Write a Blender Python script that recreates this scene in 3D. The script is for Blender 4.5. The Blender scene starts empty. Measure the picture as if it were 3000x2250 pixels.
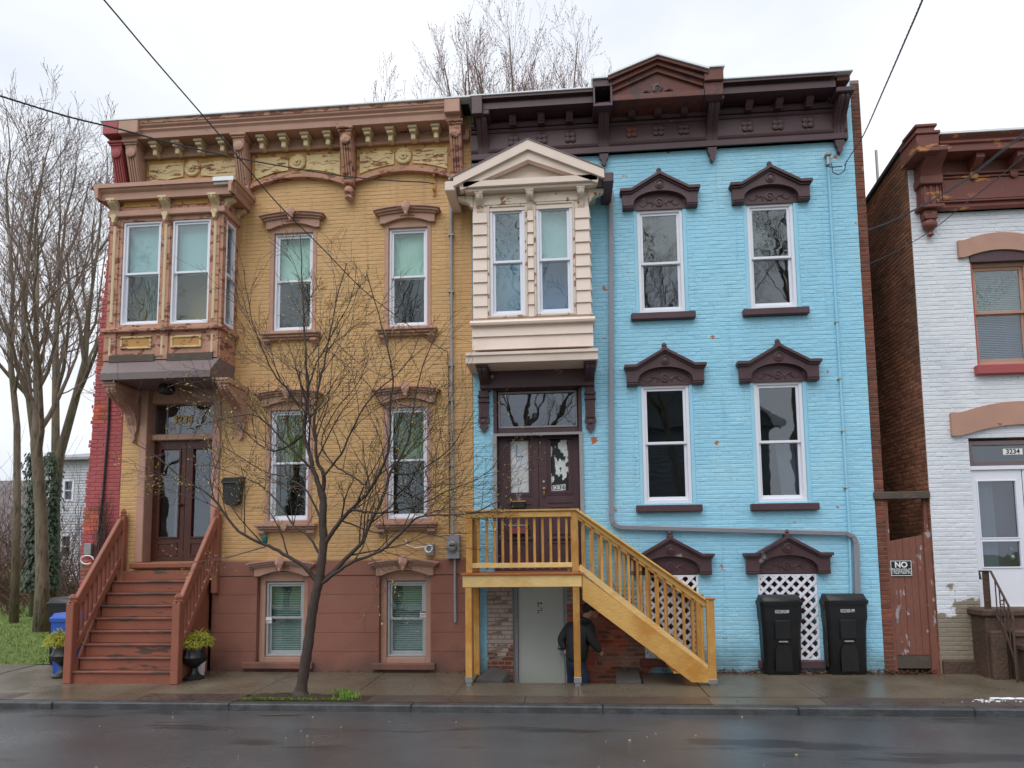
import bpy, bmesh, math, random
from mathutils import Vector, Matrix, noise as mnoise
sc = bpy.context.scene
C = sc.collection
# ---------------------------------------------------------------- camera
FPX, CXP, YCP, IMW, IMH = 2000.0, 1500.0, 1434.8, 3000.0, 2250.0
DIST, EYE = 2000.0/187.0, 1.774
_y, _p, _r = math.radians(4.7503), math.radians(5.29626), math.radians(-.62209)
FW = Vector((-math.sin(_y)*math.cos(_p), math.cos(_y)*math.cos(_p), math.sin(_p)))
_rt = Vector((math.cos(_y), math.sin(_y), 0)); _up = _rt.cross(FW)
RT = math.cos(_r)*_rt + math.sin(_r)*_up
UP = -math.sin(_r)*_rt + math.cos(_r)*_up
cam_d = bpy.data.cameras.new('camera'); cam = bpy.data.objects.new('camera', cam_d); C.objects.link(cam)
cam_d.sensor_width = 36; cam_d.lens = 24; cam_d.shift_y = (YCP-IMH/2)/IMW
cam_d.clip_start = .05; cam_d.clip_end = 2000
cam.matrix_world = Matrix((( RT.x, UP.x, -FW.x, 0), (RT.y, UP.y, -FW.y, -DIST), (RT.z, UP.z, -FW.z, EYE), (0,0,0,1)))
sc.camera = cam
sc.render.resolution_x, sc.render.resolution_y = 1024, 768
# ---------------------------------------------------------------- world: overcast sky
w = bpy.data.worlds.new('World'); sc.world = w; w.use_nodes = True
nt = w.node_tree; nt.nodes.clear()
def nn(t, typ, **k):
    n = t.nodes.new(typ)
    for a, b in k.items(): setattr(n, a, b)
    return n
SUN_EL, SUN_AZ = math.radians(58), math.radians(205)     # azimuth measured clockwise from +Y
sky = nn(nt, 'ShaderNodeTexSky', sky_type='NISHITA', sun_disc=False)
sky.sun_elevation = SUN_EL; sky.sun_rotation = SUN_AZ; sky.air_density = 1; sky.dust_density = 6; sky.ozone_density = 1
hs = nn(nt, 'ShaderNodeHueSaturation'); hs.inputs['Saturation'].default_value = .1
tc = nn(nt, 'ShaderNodeTexCoord'); mp = nn(nt, 'ShaderNodeMapping'); mp.inputs['Scale'].default_value = (1, 1, 2.2)
cn = nn(nt, 'ShaderNodeTexNoise'); cn.inputs['Scale'].default_value = 1.5; cn.inputs['Detail'].default_value = 5; cn.inputs['Roughness'].default_value = .5
cr = nn(nt, 'ShaderNodeValToRGB')
cr.color_ramp.elements[0].position = .3; cr.color_ramp.elements[0].color = (5.8, 6.4, 7.5, 1)
cr.color_ramp.elements[1].position = .66; cr.color_ramp.elements[1].color = (9.2, 9.35, 9.6, 1)
mx = nn(nt, 'ShaderNodeMixRGB'); mx.inputs[0].default_value = .93
bg = nn(nt, 'ShaderNodeBackground'); bg.inputs[1].default_value = .1
wo = nn(nt, 'ShaderNodeOutputWorld')
L = nt.links.new
L(sky.outputs[0], hs.inputs['Color']); L(tc.outputs['Generated'], mp.inputs[0]); L(mp.outputs[0], cn.inputs['Vector'])
L(cn.outputs['Fac'], cr.inputs[0]); L(hs.outputs[0], mx.inputs[1]); L(cr.outputs[0], mx.inputs[2])
L(mx.outputs[0], bg.inputs[0]); L(bg.outputs[0], wo.inputs[0])
sd = bpy.data.lights.new('overcast_sun', 'SUN'); sd.energy = 1.5; sd.angle = math.radians(60); sd.color = (1, .975, .94)
so = bpy.data.objects.new('overcast_sun', sd); C.objects.link(so)
_sd = Vector((math.sin(SUN_AZ)*math.cos(SUN_EL), math.cos(SUN_AZ)*math.cos(SUN_EL), math.sin(SUN_EL)))
so.rotation_euler = _sd.to_track_quat('Z', 'Y').to_euler(); so.location = (0, -20, 30)
sc.view_settings.view_transform = 'Standard'; sc.view_settings.look = 'None'
sc.view_settings.exposure = 0.36; sc.view_settings.gamma = 1.0; sc.view_settings.use_curve_mapping = False
# ---------------------------------------------------------------- pixels to places
def ray(px, py): return RT*((px-CXP)/FPX) - UP*((py-YCP)/FPX) + FW
def U(px, py, Y=0.):                       # point of the vertical plane y = Y
    d = ray(px, py); t = (Y+DIST)/d.y
    return Vector((d.x*t, Y, EYE+d.z*t))
SW0, SWS = -.05, .02
def sw(y): return SW0+SWS*y                # sidewalk height
def S(px, py, dz=0.):                      # point on the sidewalk
    d = ray(px, py); t = (SW0+dz-SWS*DIST-EYE)/(d.z-SWS*d.y)
    return Vector((d.x*t, -DIST+d.y*t, EYE+d.z*t))
def GZ(px, py, z):
    d = ray(px, py); t = (z-EYE)/d.z
    return Vector((d.x*t, -DIST+d.y*t, z))
def R4(TL, TR, BR, BL, Y=0.):
    a, b, c, d = [U(q[0], q[1], Y) for q in (TL, TR, BR, BL)]
    return (a.x+d.x)/2, (b.x+c.x)/2, (c.z+d.z)/2, (a.z+b.z)/2
# ---------------------------------------------------------------- mesh helpers
class MB:
    def __init__(s): s.v = []; s.f = []
    def add(s, vs, fs):
        o = len(s.v); s.v += [tuple(p) for p in vs]; s.f += [tuple(i+o for i in f) for f in fs]
        return s
    def box(s, x0, x1, y0, y1, z0, z1, b=0.):
        if x0 > x1: x0, x1 = x1, x0
        if y0 > y1: y0, y1 = y1, y0
        if z0 > z1: z0, z1 = z1, z0
        return s.obox(Vector(((x0+x1)/2, (y0+y1)/2, (z0+z1)/2)), Vector((1,0,0)), Vector((0,1,0)), Vector((0,0,1)), (x1-x0)/2, (y1-y0)/2, (z1-z0)/2, b)
    def obox(s, c, ax, ay, az, hx, hy, hz, b=0.):
        b = min(b, hx*.45, hy*.45, hz*.45)
        if b <= 1e-6:
            vs = [c+ax*(hx*i)+ay*(hy*j)+az*(hz*k) for k in (-1,1) for j in (-1,1) for i in (-1,1)]
            return s.add(vs, [(0,2,3,1),(4,5,7,6),(0,1,5,4),(2,6,7,3),(0,4,6,2),(1,3,7,5)])
        vs = []; idx = {}
        for i in (-1,1):
            for j in (-1,1):
                for k in (-1,1):
                    for a in range(3):
                        q = [hx*i, hy*j, hz*k]
                        for m in range(3):
                            if m != a: q[m] -= b*(i,j,k)[m]
                        idx[(i,j,k,a)] = len(vs); vs.append(c+ax*q[0]+ay*q[1]+az*q[2])
        fs = []
        def nrm(f, out):
            a_, b_, c_ = vs[f[0]], vs[f[1]], vs[f[2]]
            return f if (b_-a_).cross(c_-a_).dot(out) > 0 else f[::-1]
        for a in range(3):
            o1, o2 = [m for m in range(3) if m != a]
            for sg in (-1,1):
                q = []
                for (p, r) in ((-1,-1),(1,-1),(1,1),(-1,1)):
                    t = [0,0,0]; t[a] = sg; t[o1] = p; t[o2] = r; q.append(idx[(t[0],t[1],t[2],a)])
                ctr = sum((vs[i] for i in q), Vector())/4
                fs.append(nrm(tuple(q), ctr-c))
            for s1 in (-1,1):
                for s2 in (-1,1):
                    t1 = [0,0,0]; t1[o1] = s1; t1[o2] = s2
                    A = t1[:]; A[a] = -1; B = t1[:]; B[a] = 1
                    q = (idx[(*A,o1)], idx[(*B,o1)], idx[(*B,o2)], idx[(*A,o2)])
                    ctr = sum((vs[i] for i in q), Vector())/4
                    fs.append(nrm(q, ctr-c))
        for i in (-1,1):
            for j in (-1,1):
                for k in (-1,1):
                    q = tuple(idx[(i,j,k,a)] for a in range(3))
                    fs.append(nrm(q, vs[q[0]]-c))
        return s.add(vs, fs)
    def beam(s, p, q, w, h, up=Vector((0,0,1)), b=0.):       # box along p-q, w sideways, h along up
        p, q = Vector(p), Vector(q); d = q-p; ln = d.length; d.normalize()
        sd_ = d.cross(up).normalized(); u2 = sd_.cross(d).normalized()
        return s.obox((p+q)/2, d, sd_, u2, ln/2, w/2, h/2, b)
    def poly(s, pts, off, back=True):                        # extrude a polygon (3-D points) by vector off
        n = len(pts); off = Vector(off); pts = [Vector(p) for p in pts]
        nr = Vector()
        for i in range(n): nr += (pts[i]-pts[0]).cross(pts[(i+1) % n]-pts[0])
        if nr.dot(off) > 0: pts = pts[::-1]
        vs = pts+[p+off for p in pts]
        fs = [tuple(range(n))]
        if back: fs.append(tuple(range(2*n-1, n-1, -1)))
        fs += [(i, i+n, (i+1) % n+n, (i+1) % n) for i in range(n)]
        return s.add(vs, fs)
    def extr(s, prof, x0, x1, ends=True):                    # (y,z) profile along x
        return s.poly([(x0, a, b) for a, b in prof], (x1-x0, 0, 0), True)
    def plate(s, xz, y0, y1):                                # (x,z) outline, from y0 (front) to y1
        return s.poly([(a, y0, b) for a, b in xz], (0, y1-y0, 0))
    def ribbon(s, xs, lo, hi, yf, yb):                       # band between two curves of x, yf front, yb back
        n = len(xs); vs = []
        for x, a, b in zip(xs, lo, hi): vs += [(x,yf,a),(x,yf,b),(x,yb,b),(x,yb,a)]
        fs = []
        for i in range(n-1):
            o = 4*i; p = o+4
            fs += [(o,p,p+1,o+1),(o+1,p+1,p+2,o+2),(o+2,p+2,p+3,o+3),(o+3,p+3,p,o)]
        fs += [(0,1,2,3),(4*n-1,4*n-2,4*n-3,4*n-4)]
        return s.add(vs, fs)
    def tube(s, pts, rad, n=8, cap=True):
        pts = [Vector(p) for p in pts]; m = len(pts)
        if not hasattr(rad, '__len__'): rad = [rad]*m
        vs = []; ref = None
        for i in range(m):
            t = (pts[min(i+1,m-1)]-pts[max(i-1,0)])
            t = t.normalized() if t.length > 1e-9 else Vector((0,0,1))
            if ref is None: ref = t.orthogonal().normalized()
            else:
                ref = ref-t*ref.dot(t)
                ref = ref.normalized() if ref.length > 1e-6 else t.orthogonal().normalized()
            bn = t.cross(ref)
            for k in range(n):
                a = 2*math.pi*k/n
                vs.append(pts[i]+(ref*math.cos(a)+bn*math.sin(a))*rad[i])
        fs = [(i*n+k, i*n+(k+1) % n, (i+1)*n+(k+1) % n, (i+1)*n+k) for i in range(m-1) for k in range(n)]
        if cap: fs += [tuple(range(n-1,-1,-1)), tuple(range((m-1)*n, m*n))]
        return s.add(vs, fs)
    def lathe(s, c, prof, n=16, ax='z', rmod=None):
        vs = []; m = len(prof); c = Vector(c)
        for r, h in prof:
            for k in range(n):
                a = 2*math.pi*k/n; rr = r*(rmod(a, h) if rmod else 1)
                q = (rr*math.cos(a), rr*math.sin(a), h)
                if ax == 'y': q = (q[0], -q[2], q[1])
                if ax == 'x': q = (q[2], q[0], q[1])
                vs.append(c+Vector(q))
        fs = [(i*n+k, i*n+(k+1) % n, (i+1)*n+(k+1) % n, (i+1)*n+k) for i in range(m-1) for k in range(n)]
        fs += [tuple(range(n-1,-1,-1)), tuple(range((m-1)*n, m*n))]
        return s.add(vs, fs)
    def ball(s, c, rx, ry, rz, n=8, m=6):
        pr = [(math.sin(math.pi*i/m), -math.cos(math.pi*i/m)) for i in range(m+1)]
        pr[0] = (.02,-1); pr[-1] = (.02,1)
        vs = []; c = Vector(c)
        for r, h in pr:
            for k in range(n):
                a = 2*math.pi*k/n; vs.append(c+Vector((rx*r*math.cos(a), ry*r*math.sin(a), rz*h)))
        fs = [(i*n+k, i*n+(k+1) % n, (i+1)*n+(k+1) % n, (i+1)*n+k) for i in range(m) for k in range(n)]
        fs += [tuple(range(n-1,-1,-1)), tuple(range(m*n, (m+1)*n))]
        return s.add(vs, fs)
    def mesh(s, name, mat, smooth=False, org=None):
        me = bpy.data.meshes.new(name)
        vs = s.v if org is None else [(a-org[0], b-org[1], c-org[2]) for a, b, c in s.v]
        me.from_pydata(vs, [], s.f); me.update()
        if mat is not None: me.materials.append(mat)
        if smooth:
            try: me.shade_smooth()
            except Exception: me.polygons.foreach_set('use_smooth', [True]*len(me.polygons))
        return me
    def build(s, name, mat, parent=None, smooth=False, org=None, auto=None):
        me = s.mesh(name, mat, smooth or auto is not None, org)
        if auto is not None:
            try: me.set_sharp_from_angle(angle=math.radians(auto))
            except Exception: pass
        return put(me, name, parent, org)
WM = {}
def put(me, name, parent=None, loc=None):
    o = bpy.data.objects.new(name, me); C.objects.link(o)
    if loc is not None: o.location = loc
    if parent is not None:
        o.parent = parent; o.matrix_parent_inverse = WM.get(parent.name, Matrix()).inverted()
    WM[o.name] = Matrix.Translation(loc) if loc is not None else Matrix()
    return o
def tag(o, label=None, cat=None, group=None, kind=None):
    if label: o['label'] = label
    if cat: o['category'] = cat
    if group: o['group'] = group
    if kind: o['kind'] = kind
    return o
def thing(name, label, cat, loc=(0,0,0), group=None):
    o = put(None, name, None, Vector(loc)); o.empty_display_size = .2
    return tag(o, label, cat, group)
def copy_tree(o, parent=None, loc=None):
    c = o.copy(); C.objects.link(c)
    if parent is not None: c.parent = parent; c.matrix_parent_inverse = o.matrix_parent_inverse.copy()
    if loc is not None: c.location = loc
    for ch in list(o.children): copy_tree(ch, c)
    return c
def lin(v):
    v /= 255.
    return v/12.92 if v <= .04045 else ((v+.055)/1.055)**2.4
def rgb(r, g, b, k=1.): return (lin(r)*k, lin(g)*k, lin(b)*k, 1)
# ---------------------------------------------------------------- materials
MATS = {}
def M(name, col, rough=.6, var=.1, scale=3., bump=0., bscale=40., st=(1,1,1), wear=None, wear2=None, island=0., metal=0., spec=.5,
      rvar=0., rscale=2., bst=None, grain=None, coat=0., bdist=.01, tint=None, zwear=None):
    m = bpy.data.materials.new(name); m.use_nodes = True; t = m.node_tree; N = t.nodes; l = t.links.new
    bs = N['Principled BSDF']
    geo = nn(t, 'ShaderNodeNewGeometry'); mpn = nn(t, 'ShaderNodeMapping'); mpn.inputs['Scale'].default_value = st
    l(geo.outputs['Position'], mpn.inputs[0])
    def noise(sc_, det=4, vec=None, rough_=.55):
        n = nn(t, 'ShaderNodeTexNoise'); n.inputs['Scale'].default_value = sc_; n.inputs['Detail'].default_value = det
        n.inputs['Roughness'].default_value = rough_
        l((vec or mpn).outputs[0], n.inputs['Vector']); return n
    def mixc(fac, a, b, typ='MIX'):
        x = nn(t, 'ShaderNodeMixRGB', blend_type=typ)
        for i, q in ((0, fac), (1, a), (2, b)):
            if hasattr(q, 'is_output'): l(q, x.inputs[i])
            else: x.inputs[i].default_value = q
        return x.outputs[0]
    def ramp(v, a, b):
        r = nn(t, 'ShaderNodeMapRange'); r.inputs[1].default_value = a; r.inputs[2].default_value = b; r.clamp = True
        l(v, r.inputs[0]); return r.outputs[0]
    n1 = noise(scale); f1 = ramp(n1.outputs['Fac'], .25, .75)
    dk = tuple(max(0, c*(1-var)) for c in col[:3])+(1,); lt = tuple(min(1, c*(1+var)) for c in col[:3])+(1,)
    cc = mixc(f1, dk, lt)
    if tint:                                     # (colour, scale, lo, hi, amount)
        cc = mixc(ramp(noise(tint[1], 6).outputs['Fac'], tint[2], tint[3]), cc, mixc(tint[4], cc, tint[0]))
    if grain:                                    # wood grain (scale along fine axis, amount)
        g = nn(t, 'ShaderNodeTexNoise'); g.inputs['Scale'].default_value = grain[0]; g.inputs['Detail'].default_value = 3
        mg = nn(t, 'ShaderNodeMapping'); mg.inputs['Scale'].default_value = grain[2]
        l(geo.outputs['Position'], mg.inputs[0]); l(mg.outputs[0], g.inputs['Vector'])
        cc = mixc(ramp(g.outputs['Fac'], .3, .7), cc, mixc(1., cc, (1-grain[1],)*3+(1,), 'MULTIPLY'))
    if island:
        oi = nn(t, 'ShaderNodeObjectInfo'); ad = nn(t, 'ShaderNodeMath', operation='ADD'); fr = nn(t, 'ShaderNodeMath', operation='FRACT')
        l(geo.outputs['Random Per Island'], ad.inputs[0]); l(oi.outputs['Random'], ad.inputs[1]); l(ad.outputs[0], fr.inputs[0])
        mr = nn(t, 'ShaderNodeMapRange'); mr.inputs[3].default_value = 1-island; mr.inputs[4].default_value = 1+island
        l(fr.outputs[0], mr.inputs[0])
        vm = nn(t, 'ShaderNodeVectorMath', operation='SCALE'); l(cc, vm.inputs[0]); l(mr.outputs[0], vm.inputs['Scale']); cc = vm.outputs[0]
    hgt = None
    def worn(cc, wv):                            # (colour, scale, lo, hi[, stretch])
        if len(wv) > 4:
            mw = nn(t, 'ShaderNodeMapping'); mw.inputs['Scale'].default_value = wv[4]; l(geo.outputs['Position'], mw.inputs[0])
        else: mw = mpn
        f = ramp(noise(wv[1], 7, mw, .62).outputs['Fac'], wv[2], wv[3])
        return mixc(f, cc, wv[0]), f
    if wear: cc, hgt = worn(cc, wear)
    if wear2: cc, _h = worn(cc, wear2)
    if zwear:                                    # (colour, z low, z high, noise scale, spread): damp / stripped zone near the ground
        sx = nn(t, 'ShaderNodeSeparateXYZ'); l(geo.outputs['Position'], sx.inputs[0])
        nz = noise(zwear[3], 5); ma = nn(t, 'ShaderNodeMath', operation='MULTIPLY_ADD'); ma.inputs[1].default_value = zwear[4]
        l(nz.outputs['Fac'], ma.inputs[0]); l(sx.outputs['Z'], ma.inputs[2])
        r = nn(t, 'ShaderNodeMapRange'); r.clamp = True
        r.inputs[1].default_value = zwear[1]; r.inputs[2].default_value = zwear[2]; r.inputs[3].default_value = 1; r.inputs[4].default_value = 0
        l(ma.outputs[0], r.inputs[0]); cc = mixc(r.outputs[0], cc, zwear[0])
    l(cc, bs.inputs['Base Color'])
    bs.inputs['Roughness'].default_value = rough; bs.inputs['Metallic'].default_value = metal
    bs.inputs['Specular IOR Level'].default_value = spec; bs.inputs['Coat Weight'].default_value = coat
    if rvar:
        r = nn(t, 'ShaderNodeMapRange'); r.inputs[1].default_value = .35; r.inputs[2].default_value = .65
        r.inputs[3].default_value = max(.02, rough-rvar); r.inputs[4].default_value = min(1, rough+rvar)
        l(noise(rscale, 4).outputs['Fac'], r.inputs[0]); l(r.outputs[0], bs.inputs['Roughness'])
    if bump:
        if bst:
            mb_ = nn(t, 'ShaderNodeMapping'); mb_.inputs['Scale'].default_value = bst; l(geo.outputs['Position'], mb_.inputs[0])
        else: mb_ = mpn
        b = nn(t, 'ShaderNodeBump'); b.inputs['Strength'].default_value = bump; b.inputs['Distance'].default_value = bdist
        nb = noise(bscale, 4, mb_)
        if hgt is not None:
            sb = nn(t, 'ShaderNodeMath', operation='MULTIPLY_ADD'); sb.inputs[1].default_value = -.35
            l(hgt, sb.inputs[0]); l(nb.outputs['Fac'], sb.inputs[2]); l(sb.outputs[0], b.inputs['Height'])
        else: l(nb.outputs['Fac'], b.inputs['Height'])
        l(b.outputs[0], bs.inputs['Normal'])
    MATS[name] = m
    return m
def glass_mat(name, tint, wav=.25, wscale=2.2, ior=1.75):
    m = bpy.data.materials.new(name); m.use_nodes = True; t = m.node_tree; t.nodes.clear(); l = t.links.new
    o = nn(t, 'ShaderNodeOutputMaterial'); mix = nn(t, 'ShaderNodeMixShader'); tr = nn(t, 'ShaderNodeBsdfTransparent'); gl = nn(t, 'ShaderNodeBsdfGlossy')
    tr.inputs[0].default_value = tint; gl.inputs['Roughness'].default_value = .015; gl.inputs['Color'].default_value = (.92,.97,.98,1)
    lw = nn(t, 'ShaderNodeLayerWeight'); pw = nn(t, 'ShaderNodeMath', operation='POWER'); pw.inputs[1].default_value = 5; fr = nn(t, 'ShaderNodeMath', operation='MULTIPLY_ADD')
    f0 = ((ior-1)/(ior+1))**2; fr.inputs[1].default_value = 1-f0; fr.inputs[2].default_value = f0
    l(lw.outputs['Facing'], pw.inputs[0]); l(pw.outputs[0], fr.inputs[0])
    geo = nn(t, 'ShaderNodeNewGeometry'); n = nn(t, 'ShaderNodeTexNoise'); n.inputs['Scale'].default_value = wscale; n.inputs['Detail'].default_value = 1.5
    b = nn(t, 'ShaderNodeBump'); b.inputs['Strength'].default_value = wav; b.inputs['Distance'].default_value = .02
    l(geo.outputs['Position'], n.inputs['Vector']); l(n.outputs['Fac'], b.inputs['Height'])
    l(b.outputs[0], gl.inputs['Normal']); l(fr.outputs[0], mix.inputs[0]); l(tr.outputs[0], mix.inputs[1]); l(gl.outputs[0], mix.inputs[2])
    l(mix.outputs[0], o.inputs[0]); return m
m_yellow = M('yellow_paint', rgb(198,159,109), .62, .07, 1.3, .35, 55, island=.035, tint=(rgb(150,110,62), 1.1, .5, .8, .35), wear=(rgb(140,98,58), 9, .71, .74), wear2=(rgb(160,124,80), 1.5, .55, .85, (5,1,.3)))
m_blue = M('blue_paint', rgb(149,206,231), .55, .06, 1.0, .4, 45, island=.03, tint=(rgb(178,220,234), .9, .5, .75, .55), wear=(rgb(178,104,70), 3.6, .665, .675), wear2=(rgb(112,170,204), 1.6, .56, .9, (5,1,.35)), zwear=(rgb(112,150,162), .5, .95, 2.2, 1.0))
m_white = M('white_paint', rgb(220,224,231), .6, .05, 1.2, .4, 50, island=.03, tint=(rgb(170,176,190), .8, .5, .8, .5), wear=(rgb(140,120,110), 8, .76, .78), zwear=(rgb(140,130,114), 2.05, 2.13, 2.6, 2.2))
m_red = M('red_paint', rgb(164,78,80), .62, .1, 1.6, .45, 45, island=.05, wear=(rgb(96,44,40), 5, .7, .74))
m_brick = M('bare_brick', rgb(122,66,50), .8, .22, 3., .6, 60, island=.28, tint=(rgb(58,44,38), .8, .42, .7, .8), wear=(rgb(150,122,104), 14, .72, .78))
m_brickd = M('alley_brick', rgb(142,92,70), .85, .25, 2.5, .7, 60, island=.3, tint=(rgb(72,58,48), .5, .42, .66, .8), wear=(rgb(150,128,108), 12, .75, .8))
m_brickr = M('old_red_brick', rgb(178,84,62), .8, .25, 6., .7, 55, island=.35, tint=(rgb(120,100,84), 1.8, .45, .62, .8), wear=(rgb(186,170,160), 9, .7, .75))
m_mortar = M('mortar', rgb(140,124,108), .9, .2, 8., .5, 90)
m_pinkw = M('worn_whitewash', rgb(182,165,160), .8, .12, 4., .6, 50, wear=(rgb(128,66,52), 5, .62, .68), zwear=(rgb(124,62,48), .88, .94, 5., 1.3))
m_stucco = M('brown_stucco', rgb(142,94,79), .7, .08, 1.5, .35, 60, tint=(rgb(108,68,58), 1.2, .45, .75, .6), wear=(rgb(168,130,116), 6, .74, .76), zwear=(rgb(106,76,66), .42, .8, 2.6, 1.0))
m_trim = M('rose_brown_trim', rgb(178,138,120), .6, .09, 4., .3, 60, wear=(rgb(112,66,50), 5, .66, .7, (1,1,2.4)), wear2=(rgb(196,170,150), 13, .74, .77))
m_trimw = M('flaking_trim', rgb(180,134,112), .7, .14, 5., .5, 60, wear=(rgb(118,70,54), 6, .53, .58, (.9,1,1.8)), wear2=(rgb(96,84,76), 8, .6, .65, (.9,1,2)))
m_cream = M('cream_paint', rgb(206,186,150), .6, .07, 4., .25, 60, wear=(rgb(150,110,76), 8, .72, .75))
m_creamw = M('flaking_cream', rgb(208,184,138), .7, .08, 5., .4, 60, wear=(rgb(132,84,58), 9, .55, .58, (.6,1,2.4)))
m_ochre = M('ochre_paint', rgb(180,134,70), .6, .1, 5., .3, 60, wear=(rgb(126,80,54), 8, .57, .6))
m_plum = M('plum_paint', rgb(80,55,61), .45, .12, 3., .25, 50, tint=(rgb(66,44,46), 2, .45, .7, .7), wear=(rgb(134,126,132), 3.4, .69, .7))
m_plumr = M('plum_red_bare_wood', rgb(118,66,54), .6, .15, 4., .4, 40, grain=(30, .4, (.25,1,6)), wear=(rgb(78,54,56), 4, .5, .6))
m_wred = M('oxblood_paint', rgb(114,64,56), .55, .12, 3., .3, 50, wear=(rgb(178,122,66), 3.0, .6, .62, (.7,1,2.2)), wear2=(rgb(170,150,135), 10, .72, .75))
m_beige = M('beige_siding', rgb(224,206,194), .5, .035, 2., .1, 30, tint=(rgb(196,172,156), 1.4, .52, .8, .6))
m_beigew = M('flaking_beige', rgb(210,196,180), .65, .07, 5., .4, 50, wear=(rgb(150,96,62), 9, .56, .6))
m_vinyl = M('white_vinyl', rgb(226,228,238), .4, .02, 3.)
m_alu = M('old_aluminium', rgb(176,178,180), .45, .08, 8., metal=.4)
m_grey = M('grey_paint_metal', rgb(146,148,156), .45, .05, 4.)
m_greyd = M('taupe_metal', rgb(110,96,98), .45, .06, 2., wear=(rgb(134,120,120), 3, .6, .7))
m_black = M('black_iron', rgb(26,26,28), .5, .2, 8.)
m_silver = M('silver_roof_edge', rgb(226,230,236), .4, .05, 6.)
m_roof = M('roof_tar', rgb(52,50,50), .9, .2, 2.)
m_mahog = M('mahogany', rgb(84,40,28), .35, .2, 3., grain=(26, .45, (5,5,.35)), bump=.1, bscale=60, bst=(5,5,.4))
m_deck = M('new_timber', rgb(218,172,98), .5, .1, 2.2, grain=(22, .3, (.5,5,5)), tint=(rgb(190,128,48), 1.7, .46, .62, .8), wear=(rgb(150,96,44), 5, .73, .77), island=.2)
m_deckv = M('new_timber_upright', rgb(208,156,82), .5, .12, 2.2, grain=(22, .3, (5,5,.5)), tint=(rgb(188,126,46), 2.3, .44, .6, .75), wear=(rgb(150,96,44), 5, .74, .78), island=.2)
m_deckf = M('stained_timber', rgb(176,104,48), .45, .12, 3., grain=(22, .3, (.5,5,5)), island=.2)
m_deckb = M('blond_timber', rgb(230,196,132), .5, .08, 2.4, grain=(20, .22, (.5,5,6)), tint=(rgb(206,152,72), 3.2, .48, .68, .5), wear=(rgb(150,100,50), 6, .76, .79), island=.2)
m_step = M('worn_step_paint', rgb(144,84,64), .55, .1, 3., .35, 40, grain=(30, .12, (.3,4,5)), wear=(rgb(80,62,52), 3.2, .6, .63, (.6,1,2.8)))
m_nose = M('worn_nosing', rgb(128,78,64), .5, .15, 5., .3, 40, wear=(rgb(80,62,54), 4, .48, .56, (.4,2,2)), wear2=(rgb(205,196,190), 9, .7, .74, (.6,2,2)))
m_rail = M('worn_rail_paint', rgb(146,88,69), .5, .1, 3., .2, 40, wear=(rgb(110,90,84), 5, .66, .7))
m_conc = M('wet_concrete', rgb(108,99,85), .3, .13, 1.3, .35, 70, tint=(rgb(84,76,64), .8, .42, .66, .75), rvar=.22, rscale=.9, spec=.5, wear=(rgb(160,152,138), 26, .72, .76), island=.12)
m_concd = M('dark_wet_strip', rgb(88,76,70), .33, .14, 1.8, .4, 80, tint=(rgb(66,56,52), 1, .42, .66, .7), rvar=.2, rscale=1.1, wear=(rgb(130,116,100), 30, .74, .78))
m_kerb = M('granite_kerb', rgb(74,76,78), .5, .3, 22., .7, 40, rvar=.15, tint=(rgb(44,45,46), 5, .4, .6, .6))
m_road = M('wet_asphalt', rgb(84,85,88), .16, .18, .9, .6, 150, tint=(rgb(66,64,64), .5, .42, .62, .6), rvar=.13, rscale=.7, spec=.6, bdist=.004, wear=(rgb(130,128,122), 55, .62, .68), wear2=(rgb(58,58,60), .7, .56, .6, (.35,1.6,1)))
m_soil = M('soil', rgb(58,44,34), .9, .35, 8., .9, 40, wear=(rgb(96,74,54), 20, .6, .7), bdist=.03)
m_grassg = M('lawn_ground', rgb(92,108,46), .9, .3, 3., .9, 50, bdist=.03)
m_leafl = M('dead_leaf', rgb(96,60,40), .7, .4, 6., island=.45)
m_blade = M('grass_blade', rgb(104,136,50), .6, .2, 3., island=.35)
m_stone = M('brownstone', rgb(86,66,55), .75, .25, 4., .9, 22, tint=(rgb(66,52,44), 2, .45, .65, .7), bdist=.02)
m_slate = M('blue_stone', rgb(84,82,80), .45, .15, 4., .4, 30)
m_bark = M('street_tree_bark', rgb(66,54,48), .7, .25, 9., .8, 24, st=(1,1,.3), wear=(rgb(108,98,88), 7, .62, .7), bdist=.02)
m_barkg = M('grey_bark', rgb(116,104,90), .85, .3, 7., 1., 14, st=(1.6,1.6,.3), wear=(rgb(70,62,52), 9, .52, .66), tint=(rgb(84,84,58), 1.5, .45, .65, .7), bdist=.02)
m_twigb = M('grey_twig', rgb(124,110,102), .8, .2, 4.)
m_twig = M('twig_bark', rgb(74,62,58), .8, .2, 4.)
m_twigr = M('reddish_twig', rgb(140,116,114), .8, .2, 4.)
m_bud = M('yellow_bud', rgb(206,186,84), .6, .2, 6., island=.25)
m_budr = M('red_bud', rgb(140,98,98), .7, .2, 6., island=.25)
m_ivy = M('ivy_leaf', rgb(44,66,40), .5, .3, 4., island=.4)
m_brush = M('dry_brush', rgb(104,80,68), .9, .3, 3., island=.4)
m_clap = M('white_clapboard', rgb(196,200,208), .6, .06, 2., tint=(rgb(160,160,160), 1, .5, .7, .4))
m_hill = M('wooded_hill', rgb(112,104,104), .95, .25, .35, 1., 2., bdist=.5)
m_bin = M('black_plastic', rgb(15,16,18), .42, .15, 4., rvar=.08)
m_bing = M('dusty_plastic', rgb(66,66,66), .7, .5, 9., tint=(rgb(24,25,27), 7, .45, .55, .9))
m_binb = M('blue_plastic', rgb(38,84,176), .42, .1, 4.)
m_urn = M('black_urn', rgb(30,31,34), .38, .2, 8.)
m_shrub = M('golden_thread_foliage', rgb(164,164,58), .6, .2, 5., island=.4)
m_label = M('white_print', rgb(232,232,230), .5, .02, 4.)
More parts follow.
